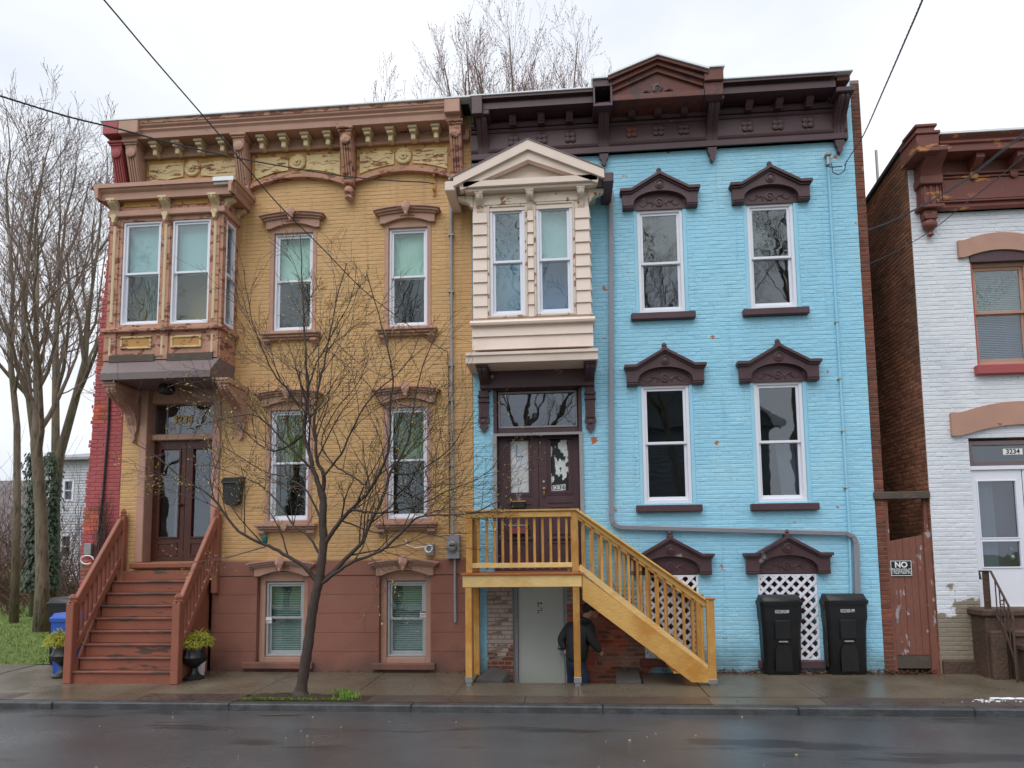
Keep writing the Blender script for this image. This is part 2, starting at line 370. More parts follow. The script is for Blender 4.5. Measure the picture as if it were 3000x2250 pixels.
m_ink = M('black_ink', rgb(22,22,26), .5, .02, 4.)
m_gold = M('gold_leaf', rgb(176,138,72), .4, .1, 10., metal=.3)
m_gate = M('gate_paint', rgb(130,82,68), .65, .14, 3., .45, 40, grain=(26, .2, (5,5,.4)), wear=(rgb(160,150,156), 6, .6, .63, (1.6,1,.7)), wear2=(rgb(78,50,42), 3, .6, .75))
m_wood = M('weathered_wood', rgb(98,86,76), .8, .2, 4., .6, 40, grain=(24, .5, (.5,5,5)))
m_door = M('grey_white_door', rgb(186,190,184), .45, .03, 1.5, wear=(rgb(130,130,124), 14, .76, .8))
m_frame = M('grey_frame', rgb(150,148,152), .5, .06, 5., wear=(rgb(96,90,88), 9, .7, .74))
m_dark = M('dark_interior', rgb(46,44,44), .9, .2, 2.)  # near-black colour standing in for the shade of unlit rooms
m_teal = M('teal_shade', rgb(204,228,220), .8, .03, 1.)
m_curt = M('grey_curtain', rgb(120,124,120), .9, .1, 3., st=(6,1,.3))
m_green = M('green_curtain', rgb(112,128,62), .9, .2, 2., st=(7,1,.6))
m_blindm = M('slat_blind', rgb(176,190,186), .6, .03, 3.)
m_paper = M('paper_cover', rgb(222,224,226), .8, .06, 4., tint=(rgb(190,196,204), 3, .45, .6, .6))
m_peel = M('peeling_film', rgb(214,222,224), .6, .1, 6., wear=(rgb(24,26,30), 5, .47, .5, (1.3,1,.8)))
m_wire = M('wire_black', rgb(44,46,52), .5, .1, 5.)
m_galv = M('galvanised', rgb(150,152,152), .4, .1, 10., metal=.5)
m_skin = M('skin', rgb(176,128,108), .6, .08, 20.)
m_hair = M('dark_hair', rgb(30,26,26), .6, .2, 40., .6, 160)
m_jacket = M('charcoal_jacket', rgb(34,35,39), .7, .15, 6., .4, 30)
m_jeans = M('navy_jeans', rgb(26,38,60), .85, .15, 8., .4, 60)
m_snow = M('snow', rgb(232,236,240), .7, .05, 10., .6, 40)
m_signb = M('sign_black', rgb(22,28,36), .45, .05, 4.)
m_rose = M('rose_box', rgb(126,66,72), .5, .1, 5.)
m_glass = glass_mat('window_glass', (.86,.93,.91,1), .08, 2.4, 1.75)
m_glass2 = glass_mat('dark_window_glass', (.78,.82,.9,1), .1, 2.6, 1.85)
m_glassw = glass_mat('wavy_glass', (.8,.88,.9,1), .22, 3.4, 2.05)
# ================================================================ shared builders
CAMP = Vector((0, -DIST, EYE))
def clip_poly(poly, x0, x1, y0, y1):
    def cl(ps, f, g):
        out = []
        for i in range(len(ps)):
            a, b = ps[i], ps[(i+1) % len(ps)]; fa, fb = f(a), f(b)
            if fa >= 0: out.append(a)
            if fa*fb < 0:
                t = fa/(fa-fb); out.append((a[0]+(b[0]-a[0])*t, a[1]+(b[1]-a[1])*t))
        return out
    for f in (lambda p: p[0]-x0, lambda p: x1-p[0], lambda p: p[1]-y0, lambda p: y1-p[1]):
        poly = cl(poly, f, None)
        if len(poly) < 3: return []
    return poly
def holed(mb, o, au, an, u0, u1, z0, z1, holes, depth):
    """flat face with rectangular openings and their reveals; an points outwards"""
    o, au, an = Vector(o), Vector(au), Vector(an)
    P = lambda u, z, d=0.: o+au*u+Vector((0,0,z))-an*d
    us = sorted({u0, u1, *[min(max(h[i], u0), u1) for h in holes for i in (0,1)]}); zs = sorted({z0, z1, *[min(max(h[i], z0), z1) for h in holes for i in (2,3)]})
    for i in range(len(us)-1):
        for j in range(len(zs)-1):
            uc, zc = (us[i]+us[i+1])/2, (zs[j]+zs[j+1])/2
            if any(h[0] < uc < h[1] and h[2] < zc < h[3] for h in holes): continue
            mb.add([P(us[i],zs[j]), P(us[i+1],zs[j]), P(us[i+1],zs[j+1]), P(us[i],zs[j+1])], [(0,1,2,3)])
    for a, b, c, d in holes:
        e = [(a,c),(b,c),(b,d),(a,d)]
        for k in range(4):
            p, q = e[k], e[(k+1) % 4]
            mb.add([P(*p), P(*q), P(*q,depth), P(*p,depth)], [(0,3,2,1)])
    return mb
def gen_bricks(u0, u1, z0, z1, holes, rng, course=.0665, ln=.212, joint=.008, header_every=6):
    out = []; n = max(1, round((z1-z0)/course)); ch = (z1-z0)/n
    for r in range(n):
        za = z0+r*ch+joint/2; zb = z0+(r+1)*ch-joint/2
        hd = header_every and r % header_every == header_every-1
        bl = ln/2 if hd else ln
        u = u0-(bl/2 if r % 2 else 0)-rng.random()*.02
        while u < u1:
            e = u+bl*(1+rng.uniform(-.03,.03))
            segs = [(max(u,u0)+joint/5*(u > u0), min(e,u1)-joint/5*(e < u1))]
            for h in holes:
                if h[2] < zb-.012 and h[3] > za+.012:
                    ns = []
                    for s0, s1 in segs:
                        if h[0] >= s1 or h[1] <= s0: ns.append((s0, s1)); continue
                        if h[0] > s0: ns.append((s0, h[0]))
                        if h[1] < s1: ns.append((h[1], s1))
                    segs = ns
            for s0, s1 in segs:
                if s1-s0 > .03: out.append((s0, s1, za, zb))
            u = e
    return out
BM = {}
def brick_geo(hw, hh, p, ch, rng, jit):
    j = lambda: rng.uniform(-jit, jit)
    vs = [(sx*hw, 0, sz*hh) for sx, sz in ((-1,-1),(1,-1),(1,1),(-1,1))]
    q = p*(1+rng.uniform(-.25,.25))
    vs += [(sx*(hw-ch)+j(), q+j(), sz*(hh-ch)+j()) for sx, sz in ((-1,-1),(1,-1),(1,1),(-1,1))]
    return vs, [(4,5,6,7),(0,1,5,4),(1,2,6,5),(2,3,7,6),(3,0,4,7)]
def lay_bricks(wall, items, o, au, an, single, seed, p=.008, ch=.006, jit=.0018):
    """items: (u0,u1,z0,z1,material). the `single` bricks that show largest are objects, the rest one mesh per material"""
    rng = random.Random(seed); o, au, an = Vector(o), Vector(au), Vector(an)
    def key(b):
        c = o+au*((b[0]+b[1])/2)+Vector((0,0,(b[2]+b[3])/2))
        return -(b[1]-b[0])*(b[3]-b[2])/(c-CAMP).length_squared*(1.6 if b[4] in (m_brickr, m_pinkw) else 1)
    order = sorted(items, key=key)
    def orient(v): return au*v[0]+an*v[1]+Vector((0,0,v[2]))
    for b in order[:single]:
        hw, hh = round((b[1]-b[0])/2, 2 if b[1]-b[0] > .06 else 3), round((b[3]-b[2])/2, 3)
        hw = min(hw, (b[1]-b[0])/2+.003)
        k = (round(hw,3), hh, b[4].name, tuple(au), rng.randrange(3))
        if k not in BM:
            vs, fs = brick_geo(hw, hh, p, ch, rng, jit)
            mb = MB().add([orient(v) for v in vs], [f if (au.cross(Vector((0,0,1)))).dot(an) > 0 else f[::-1] for f in fs])
            BM[k] = mb.mesh('brick', b[4])
        put(BM[k], 'brick', wall, o+au*((b[0]+b[1])/2)+Vector((0,0,(b[2]+b[3])/2)))
    rest = {}
    for b in order[single:]: rest.setdefault(b[4].name, (b[4], []))[1].append(b)
    for m, bs in rest.values():
        mb = MB()
        for b in bs:
            vs, fs = brick_geo((b[1]-b[0])/2, (b[3]-b[2])/2, p, ch, rng, jit)
            c = o+au*((b[0]+b[1])/2)+Vector((0,0,(b[2]+b[3])/2))
            fl = (au.cross(Vector((0,0,1)))).dot(an) > 0
            mb.add([c+orient(v) for v in vs], [f if fl else f[::-1] for f in fs])
        tag(mb.build('brickwork', m, wall), kind='stuff')
def ring(mb, x0, x1, z0, z1, w, y0, y1, b=.004, wb=None, wt=None):
    wb = wb or w; wt = wt or w
    mb.box(x0, x0+w, y0, y1, z0, z1, b); mb.box(x1-w, x1, y0, y1, z0, z1, b)
    mb.box(x0+w, x1-w, y0, y1, z0, z0+wb, b); mb.box(x0+w, x1-w, y0, y1, z1-wt, z1, b)
    return mb
def window(parent, r, y, mid, glass=(None,None), frame=None, blinds=(None,None), fw=.035, sw_=.035, name='window', top=True):
    """double-hung window: frame > sashes, panes, blinds"""
    x0, x1, z0, z1 = r; frame = frame or m_vinyl
    w = ring(MB(), x0, x1, z0, z1, fw, y, y+.1).build(name, frame, parent)
    root = w if parent is None or parent.parent is None else parent
    if root is parent: pass
    a0, a1, c0, c1 = x0+fw, x1-fw, z0+fw, z1-fw
    ring(MB(), a0, a1, mid-.018, c1, sw_, y+.025, y+.055, .003).build('upper_sash', frame, root)
    ring(MB(), a0, a1, c0, mid+.018, sw_, y+.058, y+.09, .003, wb=sw_*1.35).build('lower_sash', frame, root)
    MB().box(a0+sw_-.004, a1-sw_+.004, y+.038, y+.043, mid-.018+sw_-.004, c1-sw_+.004).build('pane', glass[0], root)
    MB().box(a0+sw_-.004, a1-sw_+.004, y+.071, y+.076, c0+sw_*1.35-.004, mid+.018-sw_+.004).build('pane', glass[1], root)
    for k, bl in enumerate(blinds):
        if bl is None: continue
        zz = (mid, c1) if k == 0 else (c0, mid)
        if bl is m_blindm:
            mb = MB(); n = int((zz[1]-zz[0])/.028)
            for i in range(n):
                zc = zz[0]+(i+.5)*(zz[1]-zz[0])/n
                mb.obox(Vector(((a0+a1)/2, y+.14, zc)), Vector((1,0,0)), Vector((0,.8,.6)), Vector((0,-.6,.8)), (a1-a0)/2-.01, .0135, .0012)
            mb.build('slat_blind', bl, root)
        elif bl in (m_green, m_curt):
            mb = MB(); n = 28; vs = []
            wd = a1-a0; off = wd*(.0 if bl is m_green else .45)
            for i in range(n+1):
                u = i/n; x = a0+off+(wd-off)*u
                for zq, pin in ((zz[1],1.), (zz[0],.8)): vs.append((x if zq == zz[1] else a0+off+(wd-off)*(1-(1-u)*pin), y+.16+.02*math.sin(u*38), zq))
            mb.add(vs, [(2*i, 2*i+1, 2*i+3, 2*i+2) for i in range(n)]).build('curtain', bl, root, smooth=True)
        else:
            MB().box(a0, a1, y+.15, y+.154, zz[0], zz[1]).build('roller_blind', bl, root)
    MB().box(x0-.05, x1+.05, y+.75, y+.76, z0-.05, z1+.05).build('unlit_room_sheet', m_dark, root)  # backing sheet painted dark for the room's shade, no actual wall
    return w
def scroll_prof(y0, d, zt, zb, n=14, cap=.16):
    """console side view: square cap, bulging S curve down to a thin foot"""
    h = zt-zb; pts = [(y0, zt), (y0-d, zt), (y0-d, zt-cap*h)]
    for i in range(n+1):
        t = i/n; z = zt-cap*h-(1-cap)*h*t
        k = (1-t)**1.35*.93+.07
        k += .11*math.sin(t*math.pi*2.6)*(1-t*.6)
        pts.append((y0-d*max(.06, min(.97, k)), z))
    pts.append((y0, zb)); return pts
def console(parent, xc, w, y0, d, zt, zb, mat, name='bracket', drop=None, cap=.16, ribs=2):
    mb = MB().extr(scroll_prof(y0, d, zt, zb, cap=cap), xc-w/2, xc+w/2)
    mb.box(xc-w*.62, xc+w*.62, y0-d*1.07, y0, zt-.035, zt+.004, .006)
    if ribs:
        pr = scroll_prof(y0, d, zt-.03, zb+.02, cap=cap)
        for k in range(ribs):
            xx = xc+(k-(ribs-1)/2)*w*.42
            mb.extr([(a-.012 if a < y0-.001 else a, b) for a, b in pr], xx-w*.09, xx+w*.09)
    if drop:
        mb.plate([(xc-w*.4,zb),(xc+w*.4,zb),(xc+w*.42,zb-drop*.3),(xc+w*.22,zb-drop*.55),(xc+w*.24,zb-drop*.78),(xc,zb-drop),(xc-w*.24,zb-drop*.78),(xc-w*.22,zb-drop*.55),(xc-w*.42,zb-drop*.3)], y0-.07, y0)
    return mb.build(name, mat, parent)
def arc(n, a, b, f): return [f(a+(b-a)*i/n) for i in range(n+1)]
# ================================================================ ground
KY = S(1500, 2068).y
ROADZ = sw(KY)-.088
MB().add([(-400,-400,-.42),(400,-400,-.42),(400,600,-.42),(-400,600,-.42)], [(0,1,2,3)]).build('ground', m_grassg)
tag(bpy.data.objects['ground'], kind='structure')
mb = MB(); nx = 40
for i in range(nx): 
    a, b = -60+120*i/nx, -60+120*(i+1)/nx
    mb.add([(a,-11.9,ROADZ-.02),(b,-11.9,ROADZ-.02),(b,-7,ROADZ+.05),(a,-7,ROADZ+.05),(b,KY+.02,ROADZ),(a,KY+.02,ROADZ)], [(0,1,2,3),(3,2,4,5)])
tag(mb.build('road', m_road), kind='structure')
kerb = tag(MB().box(-60, 60, KY+.02, KY+.17, -.4, sw(KY)-.03).build('kerb', m_kerb), kind='structure')
rng = random.Random(4)
kj = [-14.6,-12.3,-9.6,S(138,2062).x,-4.35,-2.0,S(1768,2075).x,S(2351,2082).x,S(2872,2085).x,7.2,9.6,12]
for a, b in zip(kj, kj[1:]):
    dy = rng.uniform(-.006,.006)
    MB().box(a+.004, b-.004, KY+dy, KY+.16, -.4, sw(KY)+rng.uniform(-.004,.004), .014).build('kerb_stone', m_kerb, kerb)
MB().box(-60, 60, -12.1, -11.9, -.4, ROADZ+.1).build('kerb_stone', m_kerb, kerb)
tag(MB().box(-60, 60, -14.5, -12.1, -.4, ROADZ+.09).build('far_pavement', m_conc), kind='structure')
# sidewalk: bedding sheet and slabs with open joints
WX0, WX1, WY = -1.42, 1.0, -.80                       # the sunken areaway under the porch
WZ = -.68
mb = MB()
def sheet(x0, x1, y0, y1, dz): mb.add([(x0,y0,sw(y0)+dz),(x1,y0,sw(y0)+dz),(x1,y1,sw(y1)+dz),(x0,y1,sw(y1)+dz)], [(0,1,2,3)])
for a, b, c, d in ((-40,WX0,KY+.15,.5),(WX1,40,KY+.15,.5),(WX0,WX1,KY+.15,WY)): sheet(a, b, c, d, -.018)
walk = tag(mb.build('sidewalk', m_soil), kind='structure')
STRIP = -1.6
def slab(x0, x1, y0, y1, mat, name='paving_slab', skew=0., g=.004, dz=0.):
    ps = [(x0+g+skew*0, y0+g), (x1-g, y0+g), (x1-g, y1-g), (x0+g, y1-g)]
    pts = [(x, y, sw(y)+dz) for x, y in ps]
    MB().poly(pts, (0,0,-.05)).build(name, mat, walk)
xs = [-14,-12.4,-10.8,-9.1,-7.47,-5.9,-4.32,-2.9,-1.55,.08,1.74,3.15,4.55,6.0,7.5,9.0,10.5]
for a, b in zip(xs, xs[1:]):
    d = rng.uniform(-.004,.004)
    if b <= WX0+.01 or a >= WX1-.01: slab(a, b, STRIP, 0.0 if a > -7.6 else .5, m_conc, dz=d)
    elif a < WX0: slab(a, b, STRIP, WY, m_conc, dz=d); slab(a, WX0, WY, 0, m_conc, dz=d)
    elif b > WX1: slab(a, b, STRIP, WY, m_conc, dz=d); slab(WX1, b, WY, 0, m_conc, dz=d)
    else: slab(a, b, STRIP, WY, m_conc, dz=d)
PIT = (-4.33, -2.62)
for a, b, m in ((-14,-10.8,m_conc),(-10.8,-9.1,m_conc),(-9.1,-7.47,m_concd),(-7.47,-5.72,m_conc),(PIT[1],-.6,m_concd),(-.6,1.7,m_concd),(1.7,3.08,m_conc),(3.08,5.2,m_concd),(5.2,7.6,m_concd),(7.6,10.5,m_concd)):
    slab(a, b, KY+.165, STRIP, m, 'verge_slab', dz=rng.uniform(-.004,.002))
ca, sa = math.cos(math.radians(42)), math.sin(math.radians(42))
for i in range(-14, 15):
    for j in range(-26, 27):
        cx, cy = -5.02+(i*.22+(.11 if j % 2 else 0))*ca-j*.105*sa, -2.0+(i*.22+(.11 if j % 2 else 0))*sa+j*.105*ca
        q = [(cx+u*ca-v*sa, cy+u*sa+v*ca) for u, v in ((-.106,-.049),(.106,-.049),(.106,.049),(-.106,.049))]
        q = clip_poly(q, -5.715, PIT[0]-.005, KY+.165, STRIP-.004)
        if q:
            ar = abs(sum(q[k][0]*q[(k+1) % len(q)][1]-q[(k+1) % len(q)][0]*q[k][1] for k in range(len(q))))/2
            if ar > .002: MB().poly([(x, y, sw(y)+rng.uniform(-.004,.003)) for x, y in q], (0,0,-.05)).build('paver', m_concd, walk)
# sunken areaway under the porch
mb = MB()
mb.add([(WX0,WY,WZ),(WX1,WY,WZ),(WX1,.3,WZ),(WX0,.3,WZ)], [(0,1,2,3)])
mb.add([(WX0,WY,WZ),(WX0,WY,sw(WY)-.02),(WX0,.1,sw(0)-.02),(WX0,.1,WZ)], [(0,1,2,3)])
mb.add([(WX1,WY,WZ),(WX1,.1,WZ),(WX1,.1,sw(0)-.02),(WX1,WY,sw(WY)-.02)], [(0,1,2,3)])
mb.add([(WX0,WY,WZ),(WX1,WY,WZ),(WX1,WY,sw(WY)-.02),(WX0,WY,sw(WY)-.02)], [(0,1,2,3)])
tag(mb.build('areaway', m_conc), kind='structure')
def flag(pts, th, label, mat=m_slate):
    c = sum((Vector(p) for p in pts), Vector())/len(pts)
    o = MB().poly(pts, (0,0,-th)).build('flagstone', mat, None, org=c); return tag(o, label, 'stone', 'loose flagstones under the porch')
flag([(-1.38,-.74,-.03),(-1.0,-.76,-.05),(-.93,-.3,.02),(-1.22,-.2,.06)], .5, 'loose grey flagstone tilted beside the basement door under the porch')
flag([(.62,-.76,-.05),(.97,-.77,-.03),(.985,-.1,.05),(.66,-.12,.03)], .55, 'dark flagstone under the timber stairs by the lattice')
# lawn, brush, hill
mb = MB(); nx, ny = 24, 16
def lz(x, y): return -.03+.06*mnoise.noise(Vector((x*.25,y*.25,0)))+max(0,y-8)*.03
for i in range(nx+1):
    for j in range(ny+1):
        x = -60+(51.7)*i/nx; y = .5+40*(j/ny)**1.5
        mb.v.append((x, y, lz(x, y)))
mb.f = [(i*(ny+1)+j,(i+1)*(ny+1)+j,(i+1)*(ny+1)+j+1,i*(ny+1)+j+1) for i in range(nx) for j in range(ny)]
tag(mb.build('lawn', m_grassg, smooth=True), kind='structure')
mb = MB(); vs = []; nx = 60
for i in range(nx+1):
    x = -260+420*i/nx
    for j, (y, h) in enumerate(((90,-1),(130,.45),(170,.85),(210,1.))):
        vs.append((x, y, -.4+h*(29+6*mnoise.noise(Vector((x*.02,1,0)))+2.2*mnoise.noise(Vector((x*.11,y,5))))))
mb.add(vs, [(i*4+j,(i+1)*4+j,(i+1)*4+j+1,i*4+j+1) for i in range(nx) for j in range(3)])
tag(mb.build('hill', m_hill, smooth=True), kind='structure')
# ================================================================ yellow house
YX0, YX1 = U(350,1498).x, -1.503
yh = thing('yellow_house', 'yellow painted brick row house with brown stucco base and wooden bay window', 'house', (-4.45,0,0))
U1 = (-4.851,-4.190,5.495,7.172); U2 = (-2.893,-2.250,5.495,7.165)
L1 = (-4.851,-4.205,2.338,4.146); L2 = (-2.890,-2.250,2.338,4.140)
B1 = (-4.896,-4.268,.168,1.345); B2 = (-2.903,-2.284,.163,1.342)
BASEZ, LEDZ = 1.685, 1.447
DOOR = (U(396,1640).x, U(640,1500).x, 1.68, 4.62)
BAYL, BAYR = U(318,800,-.5).x, U(651,800,-.5).x
bay_z0, bay_z1 = U(480,1056,-.5).z, U(480,540,-.68).z
cas = .07
holes = [(r[0]-cas, r[1]+cas, r[2]-.05, r[3]+.1) for r in (U1,U2,L1,L2)]+[DOOR]
TOPZ = 9.06
mb = holed(MB(), (0,0,0), (1,0,0), (0,-1,0), YX0, YX1, BASEZ-.2, TOPZ, holes, .3)
mb.box(YX0, YX1, 10, 10.2, -.4, 9.05); mb.add([(YX0,.3,-.4),(YX0,10,-.4),(YX0,10,9.05),(YX0,.3,9.05)], [(0,1,2,3)])
mb.add([(YX1,0,-.4),(YX1,10,-.4),(YX1,10,9.05),(YX1,0,9.05)], [(0,1,2,3)])
ywall = mb.build('wall', m_yellow, yh)
rng = random.Random(11)
bh = holes+[(BAYL, BAYR, bay_z0-.1, bay_z1)]
bk = [b+(m_yellow,) for b in gen_bricks(YX0, YX1, BASEZ+.002, 8.62, bh, rng)]
lay_bricks(ywall, bk, (0,0,0), (1,0,0), (0,-1,0), 300, 5, p=.0042, ch=.007, jit=.0022)
MB().box(YX0-.3, YX1, -.3, 10.2, 9.06, 9.14).build('roof', m_roof, yh)
# stucco base: scored courses as blocks
zj = [sw(0)-.3]+[U(1000,q).z for q in (1908,1852,1796,1741,1687)]
bbase = holed(MB(), (0,-.03,0), (1,0,0), (0,-1,0), -5.75, YX1, sw(0)-.35, BASEZ, [(r[0]-.1, r[1]+.1, r[2]-.1, r[3]+.16) for r in (B1,B2)], .33).build('stucco_base', m_stucco, yh)
for k in range(len(zj)-1):
    off = .7 if k % 2 else 0
    cuts = [-5.75, YX1]
    for a, b in zip(cuts, cuts[1:]):
        segs = [(a, b)]
        for r in (B1, B2):
            if zj[k+1] > r[2]-.1 and zj[k] < r[3]+.16:
                ns = []
                for s0, s1 in segs:
                    h0, h1 = r[0]-.1, r[1]+.1
                    if h0 >= s1 or h1 <= s0: ns.append((s0, s1)); continue
                    if h0 > s0: ns.append((s0, h0))
                    if h1 < s1: ns.append((h1, s1))
                segs = ns
        for s0, s1 in segs:
            if s1-s0 > .03: MB().box(s0+.0015, s1-.0015, -.042, -.028, zj[k]+.002, zj[k+1]-.002, .004).build('stucco_block', m_stucco, bbase)
segs = [(-5.75, -5.0), (-4.16,-3.0), (-2.18, YX1)]
for a, b in segs: MB().box(a, b, -.05, -.028, LEDZ+.004, BASEZ, .006).build('water_table', m_stucco, bbase)
MB().box(-5.2, -4.05, -.12, -.025, .0, .1, .01).build('window_ledge', m_stucco, bbase)
MB().box(-3.1, -2.1, -.12, -.025, -.01, .09, .01).build('window_ledge', m_stucco, bbase)
for r in (B1, B2):
    ring(MB(), r[0]-.1, r[1]+.1, r[2]-.1, r[3]+.16, .095, .05, .16, .008, wt=.15).build('casing', m_trim, yh)
for r in (U1, U2, L1, L2):
    ring(MB(), r[0]-cas, r[1]+cas, r[2]-.05, r[3]+.1, cas-.003, -.012, .13, .006, wb=.05, wt=.1).build('casing', m_trim, yh)
def midz(px, py): return U(px, py).z
window(yh, U1, .03, midz(860,820), (m_glass,m_glass), blinds=(m_teal,None))
window(yh, U2, .03, midz(1195,807), (m_glass,m_glass), blinds=(m_teal,None))
window(yh, L1, .03, midz(840,1356), (m_glass,m_glass), blinds=(m_green,None))
window(yh, L2, .03, midz(1190,1347), (m_glass,m_glass), blinds=(m_green,None))
for r, q in ((B1, 1811), (B2, 1815)):
    window(yh, r, .09, midz(1000,q), (m_glass,m_glass), frame=m_alu, blinds=(m_blindm,m_blindm))
# carved stone hoods
def shell(mb, xc, y, zb, h, w):
    for k in range(-3, 4):
        a = k*.26; tip = Vector((xc+math.sin(a)*w*.62, y-.03, zb+h*.18+math.cos(a)*h*.8)); ft = Vector((xc+k*.006, y-.045, zb+.02))
        mb.tube([ft, ft.lerp(tip,.5)+Vector((0,-.03,0)), tip], [.012,.024,.02], 6)
    mb.ball((xc, y-.05, zb+.015), .03, .03, .04, 6, 5)
    for s in (-1, 1):
        mb.tube([(xc+s*w*.62,y-.02,zb+h*.5),(xc+s*w*.86,y-.03,zb+h*.68),(xc+s*w*1.02,y-.025,zb+h*.6),(xc+s*w*.94,y-.02,zb+h*.5)], .013, 5)
def arch_hood(parent, xc, zb, hw, ht, rise, mat):
    """hw outer half width of the moulding, ht height of the slab at its ends, zb foot"""
    n = 24; xs_ = [xc-hw+2*hw*i/n for i in range(n+1)]; a = hw*.68
    curve = lambda x, k=1.: rise*k*math.cos(min(1, abs(x-xc)/hw)*math.pi/2)**.8
    ii = [x for x in xs_ if abs(x-xc) <= hw*.84]; ii = [xc-hw*.83]+ii+[xc+hw*.83]
    mb = MB().ribbon(ii, [zb+(.085*max(0, 1-((x-xc)/a)**2)) for x in ii], [zb+ht*.62+curve(x) for x in ii], -.07, .02)
    for k, (f0, f1, yy, ww) in enumerate(((.55,.72,-.1,.88),(.72,.9,-.135,.95),(.9,1.02,-.165,1.))):
        q = [xc-hw*ww]+[x for x in xs_ if abs(x-xc) < hw*ww-.005]+[xc+hw*ww]
        mb.ribbon(q, [zb+ht*f0+curve(x) for x in q], [zb+ht*f1+curve(x) for x in q], yy, .02)
    shell(mb, xc, -.12, zb+ht*.35+rise*.4, ht*1.15, .14)
    for k in range(-2, 3): mb.ball((xc+k*.05, -.075, zb+.125+rise*.2-abs(k)*.006), .03, .02, .018, 6, 4)
    return mb.build('window_hood', mat, parent, auto=40)
for r, q in ((U1, (669, 592)), (U2, (655, 583)), (L1, (1190, 1122)), (L2, (1181, 1108)), (B1, (1687, 1624)), (B2, (1685, 1613))):
    xc = (r[0]+r[1])/2; zb = r[3]+(.06 if r[3] > 2 else .1)
    arch_hood(yh, xc, zb, .555, .2, .06, m_trim)
for r in (U1, U2, L1, L2):
    xc = (r[0]+r[1])/2; z = r[2]-.055
    mb = MB().box(xc-.5, xc+.5, -.15, .02, z-.05, z, .008); mb.box(xc-.47, xc+.47, -.115, .02, z-.09, z-.05, .008); mb.box(xc-.45, xc+.45, -.075, .02, z-.125, z-.09, .008)
    s = mb.build('sill', m_trim, yh)
    for k in (-1, 1): console(s, xc+k*.4, .1, 0, .1, z-.12, z-.24, m_trim, 'sill_bracket', ribs=0)
    if r in (L1,): MB().plate([(xc-.05,z-.01),(xc+.05,z-.01),(xc+.045,z-.07),(xc,z-.12),(xc-.045,z-.07)], -.17, -.14).build('keystone', m_trim, s)
# ---- cornice with pilaster brackets, modillions, panels and arches
yc = MB()
CF = -.42
zt = U(840,320,CF).z; zf = U(840,377,CF+.04).z
CX0, CX1 = U(352,372,CF).x, U(1346,320,CF).x
zfr = zt-.09
yc.extr([(0,zf),(CF+.06,zf),(CF+.05,zf+.09),(CF+.045,zf+.1),(CF+.02,zf+.13),(CF+.03,zf+.16),(CF-.005,zfr-.03),(CF-.01,zfr),(0,zfr)], CX0, CX1)
zfb = U(860,443,-.06).z                                          # foot of the brown frieze
yc.box(YX0+.05, YX1-.03, -.08, .01, zfb+.06, zf); yc.extr([(0,zfb),(-.1,zfb),(-.12,zfb+.03),(-.09,zfb+.05),(-.09,zfb+.065),(0,zfb+.065)], YX0+.05, YX1-.03)
ycor = yc.build('cornice', m_trim, yh)
MB().box(YX0-.32, YX1+.1, CF-.05, .3, zt-.03, zt, .005).build('roof_edge_flashing', m_silver, ycor)
MB().box(CX0, CX1, CF-.02, .2, zfr, zt-.03).build('flashing_board', m_trimw, ycor)
for x0, x1, m in ((U(305,380,CF).x, U(350,380,CF).x, m_red), (U(350,380,CF).x, U(408,376,CF).x, m_trim), (U(1302,320,CF).x, U(1348,320,CF).x, m_trim)):
    MB().box(x0+.002, x1, CF-.045, 0, zt-.26, zt-.035, .01).build('cornice_end_block', m, ycor)
PX = [(375,422,384,424,405,537), (681,728,701,728,385,535), (995,1040,1007,1038,369,517), (1313,1360,1325,1354,355,499)]
PC = []
for k, (a, b, c, d, yt, yb) in enumerate(PX):
    xt = (U(a,yt,-.36).x+U(b,yt,-.36).x)/2; xb = (U(c,yb,-.1).x+U(d,yb,-.1).x)/2; xc = xb if k else xb
    PC.append(xc)
def pilaster(xc, mat, drop, hgt=(zf, zfb-.62)):
    z1, z0 = hgt; w = .19
    mb = MB().extr([(0,z1-.07),(-.33,z1-.07),(-.31,z1-.2),(-.26,z1-.35),(-.14,z0+.1),(-.12,z0),(0,z0)], xc-w/2, xc+w/2)
    mb.box(xc-w*.72, xc+w*.72, -.375, 0, z1-.045, z1, .01); mb.box(xc-w*.62, xc+w*.62, -.35, 0, z1-.075, z1-.045, .01)
    for k in (-1.5,-.5,.5,1.5):
        mb.add([(xc+k*.042-.012,-.305,z1-.27),(xc+k*.042+.012,-.305,z1-.27),(xc+k*.042+.012,-.145,z0+.04),(xc+k*.042-.012,-.145,z0+.04),
                (xc+k*.042-.012,-.285,z1-.27),(xc+k*.042+.012,-.285,z1-.27),(xc+k*.042+.012,-.12,z0+.04),(xc+k*.042-.012,-.12,z0+.04)], [(0,3,2,1),(0,4,7,3),(1,2,6,5),(0,1,5,4)])
    mb.lathe((xc,-.30,z1-.2), [(.085,0),(.085,.03),(.05,.045)], 14, 'y')
    if drop:
        mb.box(xc-w*.56, xc+w*.56, -.17, 0, z0-.08, z0-.002, .02); mb.ball((xc,-.09,z0-.16), .085, .08, .1, 10, 6); mb.lathe((xc,-.09,z0-.34), [(.02,0),(.07,.05),(.05,.1)], 8)
    return mb.build('cornice_bracket', mat, ycor, auto=35)
for k, xc in enumerate(PC): pilaster(xc, m_trim if k < 2 else m_trimw, k in (1,2,3))
pilaster(PC[0]-.26, m_red, False)
